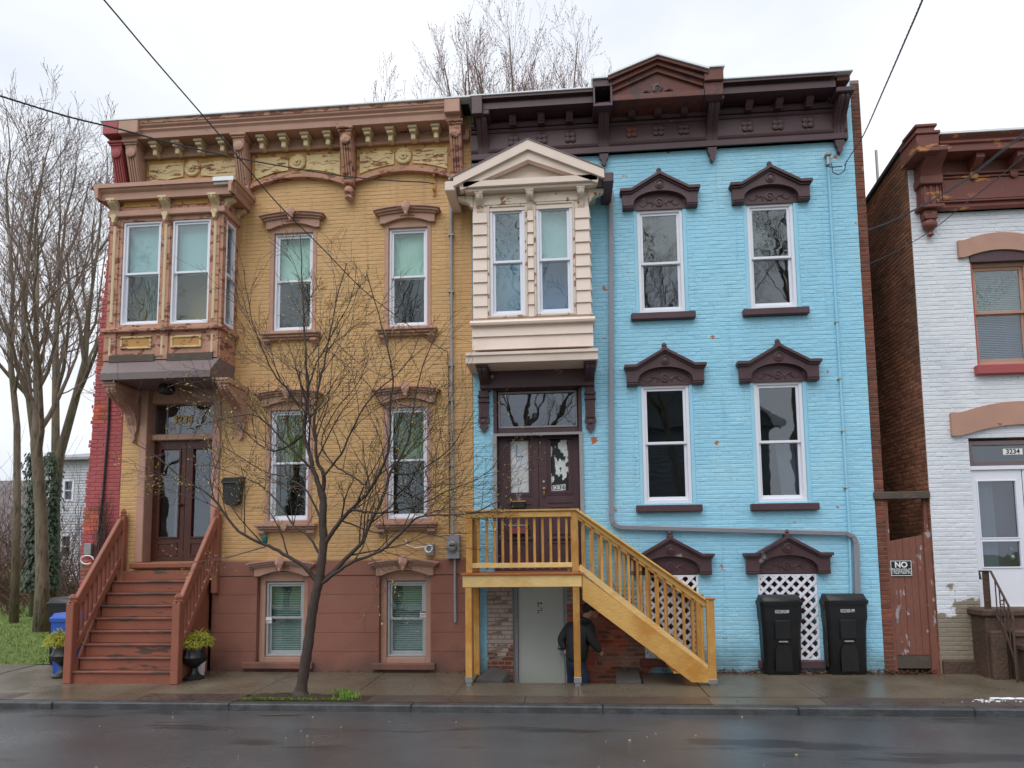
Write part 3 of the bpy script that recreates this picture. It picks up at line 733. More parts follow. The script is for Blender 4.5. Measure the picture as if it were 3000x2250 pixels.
for k in range(3):
    a, b = PC[k]+.11, PC[k+1]-.11
    for j in range(4):
        xc = a+(b-a)*(j+.62)/4.2
        z1 = zf-.002
        mb = MB().box(xc-.075, xc+.075, -.3, -.08, z1-.05, z1, .008); mb.box(xc-.055, xc+.055, -.27, -.08, z1-.1, z1-.05, .008); mb.box(xc-.038, xc+.038, -.22, -.08, z1-.21, z1-.1, .012)
        mb.build('modillion', m_cream, ycor)
    za = zfb-.62                                                  # springing of the arch
    n = 22; X = [a+(b-a)*i/n for i in range(n+1)]; mid = (a+b)/2
    cur = lambda x: za+.16*(1-((x-mid)/((b-a)/2))**2)
    MB().ribbon(X, [cur(x)+.04 for x in X], [zfb]*len(X), -.045, .01).build('spandrel', m_ochre, ycor)
    MB().ribbon(X, [cur(x)-.02 for x in X], [cur(x)+.035 for x in X], -.1, .01).ribbon(X, [cur(x)+.035 for x in X], [cur(x)+.075 for x in X], -.075, .01).build('arch_moulding', m_trimw, ycor, auto=40)
    for s in (-1, 1):
        e0, e1 = mid+s*.16, (b-.06 if s > 0 else a+.06)
        e0, e1 = min(e0,e1), max(e0,e1); zz = zfb-.09
        X2 = [e0+(e1-e0)*i/10 for i in range(11)]
        p = MB().ribbon(X2, [cur(x)+.13 for x in X2], [zz]*11, -.062, -.04).build('frieze_panel', m_creamw, ycor)
        mc = (e0+e1)/2; zc = (zz+cur(mc)+.13)/2; q = MB()
        q.tube([(mc+s*(-.24+.48*t), -.064, zc+.03*math.sin(t*9)) for t in [i/14 for i in range(15)]], .007, 5)
        for dx in (-.15, .12): q.tube([(mc+dx+.04*math.cos(u)*(1-u/9), -.064, zc+.04*math.sin(u)*(1-u/9)) for u in [i*.6 for i in range(9)]], .006, 4)
        q.build('scroll_relief', m_creamw, ycor)
    MB().lathe((mid,-.045,zfb-.2), [(.14,0),(.14,.02),(.12,.035),(.1,.025),(.075,.03),(.06,.05),(.03,.045),(.02,.075),(.005,.08)], 20, 'y').build('rosette', m_creamw, ycor, auto=40)
# ---- red painted end wall
rb = [U(235,1700).x, U(236,1600).x, U(262,1300).x, U(285,1000).x, U(312,750).x, U(330,620).x]
rz = [-.3, U(236,1600).z, U(262,1300).z, U(285,1000).z, U(312,750).z, 9.0]
redw = MB().plate([(YX0-.002,-.3),(YX0-.002,9.0),(rb[-1]+.02,9.0)]+[(rb[i]+.03, rz[i]) for i in (4,3,2,1)]+[(rb[0]+.03,-.3)], 0., 6.).build('red_end_wall', m_red, yh)
def redx(z):
    for i in range(5):
        if rz[i] <= z <= rz[i+1]: return rb[i]+(rb[i+1]-rb[i])*(z-rz[i])/(rz[i+1]-rz[i])
    return rb[-1]
items = []; ch = .0665; z = -.25; r = 0
patches = [(6.72,6.98),(4.9,5.25),(3.95,4.4),(2.15,2.6),(1.35,1.7)]
while z < 8.9:
    x = YX0-.006; xe = redx(z)+rng.uniform(-.02,.03); k = 0
    while x > xe+.03:
        bl = .212 if (r % 2 or k) else .106
        x2 = max(xe, x-bl)
        ex = any(p0 < z < p1 for p0, p1 in patches) and x2 < redx(z)+.23
        if x-x2 > .03: items.append((x2+.004, x-.004, z+.004, z+ch-.005, m_brickr if ex else m_red))
        x = x2; k += 1
    z += ch; r += 1
lay_bricks(redw, items, (0,0,0), (1,0,0), (0,-1,0), 0, 8, p=.007)
MB().tube([U(322,1105,-.03),U(318,1240,-.03),U(302,1450,-.03),U(290,1560,-.03),U(300,1650,-.03)], .018, 6).build('drain_pipe', m_black, yh)
vn = MB(); rng2 = random.Random(77)
for k in range(26):
    p = U(290+rng2.uniform(-14,18), 1660, -.04); pts = [p]
    for i in range(8): p = p+Vector((rng2.uniform(-.05,.06), rng2.uniform(-.01,.01), rng2.uniform(.06,.2))); p.y = min(p.y,-.015); pts.append(p)
    vn.tube(pts, [.006-.0005*i for i in range(9)], 4)
tag(vn.build('dead_vine', m_twig, None), 'dry brown vine climbing the red end wall of the yellow house', 'vine')
# ---- bay window
BF = -.5
bay = holed(MB(), (0,BF,0), (1,0,0), (0,-1,0), BAYL, BAYR, bay_z0, bay_z1-.02,
            [(-7.206,-6.546,5.515,7.255), (-6.363,-5.708,5.505,7.25)], .12)
holed(bay, (BAYR,0,0), (0,1,0), (1,0,0), BF, 0, bay_z0, bay_z1-.02, [(-.4,-.1,5.5,7.25)], .1)
bay.add([(BAYL,BF,bay_z0),(BAYL,BF,bay_z1-.02),(BAYL,0,bay_z1-.02),(BAYL,0,bay_z0)], [(0,1,2,3)])
bay = bay.build('bay_window', m_trimw, yh)
window(bay, (-7.206,-6.546,5.515,7.255), BF+.02, U(412,798,BF).z, (m_glassw,m_glass), blinds=(m_teal,m_curt), name='window_frame')
window(bay, (-6.363,-5.708,5.505,7.25), BF+.02, U(555,793,BF).z, (m_glassw,m_glass), blinds=(m_teal,None), name='window_frame')
w = MB(); x = BAYR-.03
for y0, y1, z0, z1 in ((-.4,-.36,5.5,7.25),(-.14,-.1,5.5,7.25),(-.36,-.14,5.5,5.55),(-.36,-.14,7.2,7.25),(-.36,-.14,6.32,6.38)): w.box(x-.04, x+.035, y0, y1, z0, z1, .004)
w.build('side_window_frame', m_vinyl, bay); MB().box(x-.02, x-.015, -.36, -.14, 5.5, 7.25).build('pane', m_glass2, bay)
def strip(xc, z0, z1, y, mat=m_cream): MB().tube([(xc,y,z0),(xc,y,z1)], .028, 8).build('half_round_strip', mat, bay)
PXB = [(BAYL+.09), (-6.546-6.363)/2, (-5.708+BAYR)/2-.02]
zsl = U(480,963,BF-.05).z
for xc in PXB:
    strip(xc, zsl+.15, 7.18, BF-.004); strip(xc, U(480,1040,BF).z, U(480,985,BF).z, BF-.004)
    MB().box(xc-.075, xc+.075, BF-.014, BF+.01, zsl+.05, 7.5).build('post', m_trimw, bay)
    MB().box(xc-.1, xc+.1, BF-.025, BF+.01, bay_z0+.02, zsl-.02).build('post', m_trimw, bay)
MB().box(BAYL-.05, BAYR+.05, BF-.07, BF-.001, zsl-.03, zsl+.035, .01).box(BAYR+.001, BAYR+.06, BF-.001, -.002, zsl-.028, zsl+.033, .008).build('sill_ledge', m_trimw, bay)
for a, b, t, d in (((355,987),(446,985),(444,1022),(354,1025)), ((502,984),(592,982),(590,1018),(501,1020))):
    r = R4(a,b,t,d,BF)
    ring(MB(), *r, .035, BF-.03, BF+.005, .008).build('panel_moulding', m_creamw, bay); MB().box(r[0]+.035, r[1]-.035, BF-.012, BF-.002, r[2]+.035, r[3]-.035).build('panel', m_ochre, bay)
MB().box(BAYL+.1, -6.56, BF-.05, BF-.026, bay_z0-.02, bay_z0+.1, .01).build('rotten_board', m_wood, bay)
MB().box(-6.35, BAYR-.1, BF-.05, BF-.026, bay_z0-.03, bay_z0+.1, .01).build('rotten_board', m_wood, bay)
zc0 = U(480,578,-.6).z                                            # foot of the bay cornice fascia
bc = MB().box(BAYL-.03, BAYR+.04, BF-.06, 0, 7.32, 7.42, .01)
cl, cr_ = U(263,548,-.68).x, U(696,540,-.68).x
prof = [(.03,zc0),(-.02,zc0),(-.02,zc0+.11),(-.06,zc0+.14),(-.07,zc0+.17),(-.1,zc0+.24),(-.1,bay_z1),(.03,bay_z1)]
bc.extr([(a-.58,b) for a, b in prof], cl+.08, cr_-.08)
for sgn, xe in ((1, cr_-.1), (-1, cl+.1)):
    bc.poly([(xe+sgn*(-.02-a)*1., -.69, b) for a, b in prof], (0,.69,0))
bc.box(cl+.1, cr_-.1, -.58, 0, zc0+.01, bay_z1-.01)
bc.build('bay_cornice', m_trim, bay)
MB().extr([(a-.588,b+.006) for a, b in prof[2:]], U(622,545,-.69).x, cr_-.07).build('tin_patch', m_silver, bay)
MB().box(cl+.05, cr_-.05, -.66, 0, bay_z1+.001, bay_z1+.012).build('bay_roof', m_roof, bay)
for xc in PXB:
    console(bay, xc, .12, BF-.012, .15, zc0-.004, 7.36, m_cream, 'bay_bracket', drop=.15, ribs=1)
for yy in (-.44, -.07):                                            # brackets on the right return
    mb = MB().poly([(BAYR,yy-.05,zc0-.004)]+[(BAYR-(a-0), yy-.05, b) for a, b in scroll_prof(0, .15, zc0-.004, 7.45)[1:]], (0,.1,0)); mb.build('bay_bracket', m_cream, bay)
for a, b in ((PXB[0]+.13, PXB[1]-.13), (PXB[1]+.13, PXB[2]-.13)):
    MB().box(a, b, BF-.012, BF+.005, 7.5, 7.66).build('frieze_panel', m_ochre, bay)
# metal canopy under the bay
cz1, cz2, cz3 = bay_z0, U(450,1089,-.75).z, U(450,1109,-.75).z
cx0, cx1 = U(294,1100,-.75).x, U(616,1095,-.75).x
MB().add([(cx0,-.76,cz3),(cx1,-.76,cz3),(cx1,-.76,cz2),(cx0,-.76,cz2),(BAYL,BF,cz1+.02),(BAYR,BF,cz1+.02),(cx1,0,cz2),(cx1,0,cz3),(BAYR,0,cz1+.02),(cx0,0,cz3),(cx0,0,cz2),(BAYL,0,cz1+.02)],
         [(0,1,2,3),(3,2,5,4),(1,7,6,2),(2,6,8,5),(0,9,7,1),(0,3,10,9),(3,4,11,10)]).build('canopy', m_greyd, bay)
# ---- entrance
ent = MB()
ex0, ex1 = DOOR[0], DOOR[1]
dz0, dz1, tz0, tz1 = 1.685, U(500,1292,.2).z, U(500,1275,.2).z, U(500,1186,.2).z
ent.box(ex0, ex0+.13, -.03, .32, dz0, 4.6, .01); ent.box(ex1-.13, ex1, -.03, .32, dz0, 4.6, .01)
ent.box(ex0+.13, ex1-.13, .1, .32, dz1, tz0, .008); ent.box(ex0+.13, ex1-.13, .08, .32, tz1, 4.6, .01)
ent = ent.build('door_surround', m_trim, yh)
MB().box(ex0+.13, ex1-.13, .21, .215, tz0, tz1).build('transom_pane', m_glass2, ent)
MB().box(ex0+.33, ex0+.35, .2, .23, tz0, tz1).build('glazing_bar', m_frame, ent)
MB().box(ex0-.02, ex1+.02, -.14, .3, dz0-.1, dz0-.001, .02).build('threshold', m_step, ent)
dw = (ex1-ex0-.26)/2
for k in range(2):
    a = ex0+.13+dw*k+.004; b = a+dw-.008
    gx0, gx1, gz0, gz1 = a+.13, b-.11, dz0+.42, dz1-.15
    d = holed(MB(), (0,.2,0), (1,0,0), (0,-1,0), a, b, dz0+.012, dz1-.004, [(gx0,gx1,gz0,gz1)], .05).build('door', m_mahog, yh)
    ring(MB(), gx0-.03, gx1+.03, gz0-.03, gz1+.03, .03, .18, .2, .006).build('glazing_bead', m_mahog, d)
    ring(MB(), a+.1, b-.1, dz0+.1, dz0+.33, .03, .185, .2, .006).build('door_panel', m_mahog, d)
    MB().box(gx0, gx1, .225, .229, gz0, gz1).build('pane', m_glass2, d)
    if k == 0: MB().add([(gx0+.2,.3,gz0),(gx1,.3,gz0),(gx1,.3,gz1),(gx0+.24,.3,gz1)], [(0,1,2,3)]).build('curtain', m_curt, d); MB().ball((b-.05,.15,dz0+.95), .03, .03, .03).tube([(b-.05,.2,dz0+.95),(b-.05,.15,dz0+.95)], .012, 8).build('knob', m_black, d, smooth=True)
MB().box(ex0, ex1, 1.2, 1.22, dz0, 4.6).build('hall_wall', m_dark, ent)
MB().box(ex0+.13, ex1-.13, .195, .2, dz0, dz0+.012).build('brass_strip', m_gold, ent)
for px in (322, 655):                                              # big scrolled consoles carrying the bay
    xc = U(px if px < 400 else 652, 1140, -.66).x
    console(yh, xc, .17, 0, .66, cz3-.01, U(370,1245,-.1).z, m_trim, 'entry_console', drop=.3, cap=.2)
    MB().box(xc-.11, xc+.11, -.69, -.0, cz3-.09, cz3-.008, .012).build('console_cap', m_trim, yh)
MB().lathe((-6.45,-.35,cz3-.16), [(.05,0),(.11,.02),(.13,.08),(.11,.15)], 14).build('porch_lamp', m_black, yh)
def digits(txt, name, mat, parent, c, size, rot=(math.pi/2,0,0), ext=.004, bold=0.):
    cu = bpy.data.curves.new(name, 'FONT'); cu.body = txt; cu.size = size; cu.extrude = ext; cu.align_x = 'CENTER'; cu.align_y = 'CENTER'; cu.offset = bold
    tmp = bpy.data.objects.new('tmp_text', cu); C.objects.link(tmp); bpy.context.view_layer.update()
    me = bpy.data.meshes.new_from_object(tmp.evaluated_get(bpy.context.evaluated_depsgraph_get()))
    bpy.data.objects.remove(tmp); bpy.data.curves.remove(cu)
    me.transform(Matrix.Translation(c) @ Matrix.Rotation(rot[2],4,'Z') @ Matrix.Rotation(rot[1],4,'Y') @ Matrix.Rotation(rot[0],4,'X'))
    me.materials.clear(); me.materials.append(mat)
    return put(me, name, parent)
digits('3238', 'house_number', m_gold, ent, Vector((U(536,1230,.2).x, .2, U(536,1230,.2).z)), .175, bold=.004)
# ================================================================ wooden stoop of the yellow house
SY = -1.0
st = thing('wooden_stoop', 'worn red-brown painted wooden stoop with railings before the mahogany double door', 'stairs', (-6.6,-.6,sw(-.6)))
gx0, gx1 = U(186,1990,SY).x, U(528,1990,SY).x
sx0, sx1 = gx0+.14, gx1-.16
z0 = sw(SY)-.005; nst = 9; rz_ = (dz0-.1-z0)/nst*1.0; td = (abs(SY)-.15)/(nst-1)
for i in range(nst):
    y = SY+td*i+.02
    t_ = 0
    za, zb = z0+rz_*i, z0+rz_*(i+1)
    xa, xb = (gx0+.03, gx1-.1) if i == 0 else (sx0+.0, sx1)
    MB().box(xa+.01, xb-.01, y, y+.022, za+.002, zb-.032, .003).build('riser', m_step, st)
    if i < nst-1: MB().box(xa-.012, xb+.012, y-.032, y+td+.02, zb-.032, zb-.001, .008).build('tread', m_nose, st)
def newel(x, y, zb, zt, wd=.12, name='newel_post'):
    mb = MB().box(x-wd/2, x+wd/2, y-wd/2, y+wd/2, zb, zt-.13, .01)
    mb.lathe((x,y,zt-.13), [(wd*.62,0),(wd*.66,.02),(wd*.5,.03),(wd*.56,.075),(wd*.3,.115),(.004,.13)], 4)
    return mb.build(name, m_rail, st)
zt_b = U(205,1740,SY).z; zt_t = U(362,1490,-.08).z
rails = []
for xb, xt in ((gx0+.07, U(361,1560,-.08).x), (gx1-.08, U(636,1560,-.08).x)):
    newel(xb, SY+.02, sw(SY), zt_b); newel(xt, -.09, dz0-.5, zt_t, .1)
    A, B = Vector((xb,SY+.06,zt_b-.2)), Vector((xt,-.12,zt_t-.2))
    MB().beam(A, B, .075, .13, b=.01).build('handrail', m_rail, st)
    Ab, Bb = A-Vector((0,0,.68)), B-Vector((0,0,.62))
    MB().beam(Ab, Bb, .06, .09, b=.008).build('bottom_rail', m_rail, st)
    for k in range(1, 11):
        t_ = k/11; p, q = Ab.lerp(Bb, t_), A.lerp(B, t_)
        MB().box(p.x-.02, p.x+.02, p.y-.016, p.y+.016, p.z+.03, q.z-.05).build('baluster', m_rail, st)
for x in (sx0-.045, sx1+.005):
    MB().poly([(x,SY+.02,z0),(x,-.05,z0),(x,-.05,dz0-.1),(x,-.16,dz0-.1),(x,SY+.02,z0+rz_*.85)], (.04,0,0)).build('stringer', m_rail, st)
# ================================================================ fittings on the yellow house
def mbx(px0, px1, py0, py1, y0, y1, b=.006):
    a, c = U(px0,(py0+py1)/2,y0), U(px1,(py0+py1)/2,y0); return MB().box(a.x, c.x, y0, y1, U((px0+px1)/2,py1,y0).z, U((px0+px1)/2,py0,y0).z, b)
r = R4((649,1396),(706,1396),(706,1479),(649,1479),-.12)
ml = thing('wall_mailbox', 'black metal mailbox hung on the yellow wall beside the doors', 'mailbox', ((r[0]+r[1])/2,-.05,r[2]))
xm = (r[0]+r[1])/2
MB().plate([(r[0]+.01,r[3]-.09),(r[0]+.03,r[2]+.06),(xm-.08,r[2]),(xm+.08,r[2]),(r[1]-.03,r[2]+.06),(r[1]-.01,r[3]-.09)], -.12, -.012).build('box', m_black, ml)
MB().extr([(-.012,r[3]),(-.06,r[3]-.015),(-.145,r[3]-.085),(-.15,r[3]-.105),(-.012,r[3]-.095)], r[0]-.005, r[1]+.005).build('lid', m_black, ml)
em = thing('electric_meter', 'grey electric meter box with round dial and conduit on the yellow wall', 'meter', (U(1327,1600).x,-.06,1.7))
mbx(1309,1345.6,1566,1637,-.14,-.012).build('box', m_grey, em)
p = U(1325,1600,-.14); MB().lathe((p.x,-.14,p.z), [(.085,0),(.085,.03),(.075,.05),(.06,.055)], 20, 'y').build('dial', m_galv, em)
p = U(1325,1600,-.2); MB().box(p.x-.045, p.x+.045, -.205, -.19, p.z+.0, p.z+.025).build('dial_plate', m_ink, em)
MB().tube([U(1321,530,-.05), U(1322,571,-.05), U(1322.5,900,-.05), U(1326,1475,-.05), U(1327,1567,-.08)], .022, 10).build('conduit', m_grey, em)
MB().tube([U(1333,1637,-.07), U(1333,1745,-.07), U(1334,1823,-.06)], .022, 8).build('lower_conduit', m_grey, em)
for q in (553, 690, 856, 1072, 1174, 1364): p = U(1322,q,-.03); MB().box(p.x-.045, p.x+.045, -.075, -.006, p.z-.008, p.z+.008).build('pipe_strap', m_galv, em)
p = U(1319,528,-.08); MB().ball((p.x,-.08,p.z), .045, .06, .045).build('weatherhead', m_galv, em, smooth=True)
MB().tube([U(1311,1030,-.03),U(1314,1100,-.03),U(1316,1350,-.03),U(1317,1565,-.03)], .006, 5).build('cable', m_wire, em)
jb = thing('junction_box', 'small open grey junction box with coiled white cable beside the meter', 'junction box', (U(1258,1610).x,-.04,1.75))
mbx(1246,1271,1592,1628,-.09,-.012).build('box', m_galv, jb)
p = U(1258,1608,-.1); MB().tube([(p.x+.055*math.cos(a*.6),-.1-.004*a,p.z+.055*math.sin(a*.6)) for a in range(22)], .01, 5).build('cable_coil', m_label, jb)
MB().tube([U(1188,1580,-.03),U(1192,1596,-.03),U(1215,1605,-.03),U(1245,1602,-.05)], .011, 5).build('cable', m_label, jb)
p = U(1273,540,-.02); MB().box(p.x-.02, p.x+.02, -.03, -.006, p.z-.2, p.z+.17).ball((p.x,-.07,p.z+.12), .025, .05, .025).ball((p.x,-.07,p.z-.12), .025, .05, .025).build('insulator_rack', m_ochre, yh)
ub = thing('utility_box', 'small grey utility box with white cable loop on the red end wall', 'utility box', (U(255,1605).x,-.04,1.75))
mbx(245,266,1592,1625,-.08,-.012).build('box', m_galv, ub)
p = U(255,1640,-.1); MB().tube([(p.x+.11*math.cos(a*.45),-.1,p.z+.07*math.sin(a*.45)) for a in range(13)], .011, 5).build('cable_loop', m_label, ub)
for r_, pp in ((B1, (776,1817)), (B2, (1231,1799))):
    p = U(pp[0]+10, pp[1], .08)
    o = MB().box(p.x-.055, p.x+.055, .078, .083, p.z-.05, p.z+.05).build('warning_sticker', m_label, yh)
    if r_ is B2: MB().box(p.x-.05, p.x+.05, .074, .0775, p.z+.02, p.z+.045).build('sticker_heading', m_rose, o)
    for k in range(2):
        for i in range(5 if k else 4): MB().box(p.x-.045+i*.018, p.x-.033+i*.018, .0745, .0775, p.z-.034+.022*k, p.z-.024+.022*k).build('sticker_print', m_ink, o)
# ================================================================ blue house
BX0, BX1 = -1.497, 4.6
bhs = thing('blue_house', 'sky blue painted brick row house with plum trim and beige gabled bay', 'house', (1.55,0,0))
W1 = (1.180,1.900,5.558,7.262); W2 = (2.910,3.626,5.556,7.266); W3 = (1.166,1.906,2.516,4.382); W4 = (2.896,3.630,2.512,4.380)
G1 = (U(1887,1800).x, U(2049,1800).x, .16, 1.56); G2 = (U(2225,1800).x, U(2398,1800).x, .14, 1.55)
BD = (U(1446,1250).x, U(1705,1250).x, 1.46, U(1570,1139).z)
UD = (U(1503,1850).x, U(1661,1850).x, WZ, 1.40)
FRZ = U(2000,434,-.08).z
bx = .06
holes = [(r[0]-bx, r[1]+bx, r[2]-.02, r[3]+.06) for r in (W1,W2,W3,W4)]+[G1, G2, BD, UD]
mb = holed(MB(), (0,0,0), (1,0,0), (0,-1,0), BX0, BX1, WZ-.1, 9.35, holes, .28)
mb.add([(BX0,0,8.6),(BX0,10,8.6),(BX0,10,9.35),(BX0,0,9.35)], [(0,1,2,3)]); mb.box(BX0, BX1+.14, 10, 10.2, -.4, 9.3)
bwall = mb.build('wall', m_blue, bhs)
bzb = U(1550,1056,-.6).z
def matb(x, z):
    if z < 1.36 and x < G1[0]+.01:
        if x < U(1427,1850).x: return m_blue
        if x < UD[0]: return m_pinkw
        if z < 1.34-(x+.1)*.5: return m_brickr if z < .98 else m_pinkw
    return m_blue
rng = random.Random(21)
hb = holes+[(-1.40,.21,bzb,8.9)]
items = [b+(matb((b[0]+b[1])/2, (b[2]+b[3])/2),) for b in gen_bricks(BX0, BX1-.002, WZ, FRZ+.05, hb, rng)]
xq = U(1427,1850).x; it2 = []
for b in items:
    if b[2] < 1.33 and b[0] < xq-.02 and b[1] > xq+.02: it2 += [(b[0],xq,b[2],b[3],m_blue), (xq+.001,b[1],b[2],b[3],m_pinkw)]
    else: it2.append(b)
items = it2
lay_bricks(bwall, items, (0,0,0), (1,0,0), (0,-1,0), 300, 6, p=.0045, ch=.007, jit=.0024)
holed(MB(), (0,-.0025,0), (1,0,0), (0,-1,0), U(1427,1850).x, G1[0]-.002, WZ, 1.3, [(UD[0]-.001,UD[1]+.001,WZ-.1,1.5)], .01).build('mortar_bed', m_mortar, bhs)
endw = MB().box(BX1+.001, BX1+.145, .012, 10, -.3, 9.25).build('end_wall', m_mortar, bhs)
items = [b+(m_brick,) for b in gen_bricks(BX1+.003, BX1+.145, -.05, 9.2, [], rng, ln=.215)]
lay_bricks(endw, items, (0,.012,0), (1,0,0), (0,-1,0), 0, 9, p=.008)
MB().box(BX0, BX1+.14, .3, 10.2, 9.3, 9.36).build('roof', m_roof, bhs)
for r in (W1, W2, W3, W4): ring(MB(), r[0]-bx, r[1]+bx, r[2]-.02, r[3]+.06, bx-.002, .0, .12, .006, wb=.02, wt=.058).build('casing', m_blue, bhs)
for r, q, bl in ((W1,(1935,768),None), (W2,(2262,751),None), (W3,(1950,1297),None), (W4,(2285,1293),None)):
    window(bhs, r, .02, U(*q).z, (m_glassw if r[2] > 5 else m_glass2, m_glass2), fw=.05, sw_=.04, blinds=(None, m_curt if r is W4 else None))
for r, h in ((W1,.1), (W2,.1), (W3,.13), (W4,.13)):
    xc = (r[0]+r[1])/2; MB().box(xc-.5, xc+.5, -.1, .05, r[2]-.14, r[2]-.03, .012).build('sill', m_plum, bhs)
MB().box(G1[0]-.08, G1[1]+.02, -.07, .1, G1[2]-.12, G1[2]-.002, .01).build('sill', m_plumr, bhs); MB().box(G2[0]-.05, G2[1]+.05, -.07, .1, G2[2]-.12, G2[2]-.002, .01).build('sill', m_plum, bhs)
def gable_hood(parent, xc, zb, mat, hw=.63):
    """eared gable hood: zb foot of the legs; opening arch with pierced lunette under it"""
    a = hw*.665; eh = .30; pk = .26
    top = lambda x: zb+eh+pk*max(0, 1-abs(x-xc)/(hw*.72))
    aw = lambda x: zb+.085+.2*math.sqrt(max(0, 1-((x-xc)/a)**2))
    X = sorted({xc-hw*.94, xc+hw*.94, xc-a, xc+a, xc, xc-hw*.72, xc+hw*.72, *[xc-a*math.cos(math.pi*i/18) for i in range(19)]})
    lo = [zb if abs(x-xc) > a+1e-5 else aw(x) for x in X]
    XX, LO = [], []
    for x, l_ in zip(X, lo):
        if abs(abs(x-xc)-a) < 1e-5:
            for q in ((zb, aw(x)) if x < xc else (aw(x), zb)): XX.append(x+(0 if q != zb else (-1e-4 if x < xc else 1e-4))); LO.append(q)
        else: XX.append(x); LO.append(l_)
    mb = MB().ribbon(XX, LO, [top(x)-.05 for x in XX], -.1, .02)
    T = [xc-hw, xc-hw*.72, xc, xc+hw*.72, xc+hw]
    for f0, f1, yy, ww in ((-.055,-.025,-.125,.97), (-.025,.02,-.16,1.)):
        t = [xc+(x-xc)*(ww if abs(x-xc) > hw*.8 else 1) for x in T]
        mb.ribbon(t, [top(x)+f0 for x in t], [top(x)+f1 for x in t], yy, .02)
    mb.box(xc-.04, xc+.04, -.13, .0, top(xc)-.01, top(xc)+.045, .01); mb.ball((xc,-.07,top(xc)+.07), .04, .04, .045, 10, 6)
    for s in (-1, 1):
        x0, x1 = sorted((xc+s*a, xc+s*hw*.94))
        for k in (0, 1): mb.box(x0, x1, -.115, -.09, zb+.012+.032*k, zb+.032+.032*k, .005)
    mb.lathe((xc,-.1,zb+.385), [(.075,0),(.075,.012),(.06,.018),(.055,.006),(.04,.006),(.035,.02),(.012,.025)], 18, 'y')
    o = mb.build('window_hood', mat, parent, auto=30)
    n = 16; Xl = [xc-a+2*a*i/n for i in range(n+1)]
    l_ = MB().ribbon(Xl, [zb+.01]*(n+1), [max(zb+.02, aw(x)) for x in Xl], -.012, .05)
    l_.build('lunette', mat, o)
    f = MB(); f.lathe((xc,-.012,zb+.125), [(.07,0),(.07,.014),(.05,.018),(.045,.004),(.02,.004),(.015,.02),(.005,.02)], 14, 'y')
    for s in (-1, 1):
        f.tube([(xc+s*(.09+.24*t), -.014, zb+.1+.035*math.sin(t*6.5)) for t in [i/9 for i in range(10)]], [.014-.001*i for i in range(10)], 5)
        f.ball((xc+s*.2,-.014,zb+.15), .022, .012, .022, 7, 5); f.ball((xc+s*.11,-.014,zb+.075), .016, .012, .016, 6, 4)
    f.build('fretwork', m_plumr if False else mat, o, auto=40)
for r in (W1, W2, W3, W4): gable_hood(bhs, (r[0]+r[1])/2, r[3]-.02, m_plum)
for g in (G1, G2): gable_hood(bhs, (g[0]+g[1])/2, U(1970,1684).z, m_plum, .645)
# lattice grilles in the basement openings
for g in (G1, G2):
    MB().box(g[0], g[1], .24, .26, g[2], g[3]+.1).build('boarding', m_plumr, bhs)
    gt_ = U(1970,1684).z-.004; g = (g[0], g[1], g[2], gt_+.02); lat = ring(MB(), g[0], g[1], g[2], g[3]-.02, .03, .0, .03, .003).build('lattice', m_vinyl, bhs)
    for s, yy in ((1, -.012), (-1, .004)):
        c = -30
        for i in range(-24, 40):
            o_ = i*.1125*math.sqrt(2)
            zc = (g[2]+g[3])/2
            q = []
            for t, w_ in ((-3,-.021),(3,-.021),(3,.021),(-3,.021)):
                q.append((g[0]+o_+(t*1-w_*s*1)*.7071, zc+(t*s+w_)*.7071))
            q = clip_poly(q, g[0]+.006, g[1]-.006, g[2]+.006, g[3]-.026)
            if len(q) >= 3: MB().plate(q, yy, yy+.011).build('lattice_strip', m_vinyl, lat)
# ---- cornice
CB = -.46
bc = MB()
zT = U(2310,218,CB).z; zF = U(2290,264,CB+.05).z
xl, xr = U(1382,300,CB).x, U(2494,210,CB).x
g0, g1 = U(1737,270,CB).x, U(2117,250,CB).x
prof = [(0,zF),(CB+.05,zF),(CB+.05,zF+.1),(CB+.07,zF+.115),(CB+.07,zF+.16),(CB+.03,zF+.24),(CB-.01,zT-.07),(CB-.01,zT-.03),(0,zT-.03)]
bc.extr(prof, xl+.15, g0+.004); bc.extr(prof, g1-.004, xr-.22)
zq = [U(2000,355,-.1).z, U(2000,415,-.1).z]
bc.box(BX0, BX1-.1, -.07, .01, FRZ, zF+.02)
bc.extr([(0,FRZ),(-.1,FRZ),(-.1,FRZ+.09),(-.07,FRZ+.1),(-.09,FRZ+.13),(-.1,FRZ+.16),(-.07,FRZ+.165),(0,FRZ+.165)], BX0, BX1-.12)
zm = U(2000,352,-.09).z
bc.extr([(0,zm-.02),(-.085,zm-.02),(-.105,zm+.005),(-.105,zm+.02),(-.085,zm+.04),(0,zm+.04)], BX0, BX1-.12)
bc.extr([(0,zF-.13),(-.1,zF-.13),(-.13,zF-.09),(-.13,zF-.06),(0,zF-.06)], BX0, BX1-.12)
bcor = bc.build('cornice', m_plum, bhs)
for a_, b_ in ((xl-.03, g0), (g1, xr+.02)): MB().box(a_, b_, CB-.03, .35, zT-.026, zT-.002, .004).build('roof_edge_flashing', m_silver, bcor)
MB().box(xl, xl+.17, CB-.03, 0, zT-.33, zT-.03, .008).build('cornice_end_block', m_plum, bcor)
MB().box(xr-.2, xr, CB+.05, 0, zT-.12, zT-.04, .008).build('cornice_end_block', m_plumr, bcor)
MB().box(xr-.5, xr-.15, .1, .5, zT, zT+.07, .01).build('roof_curb', m_roof, bcor)
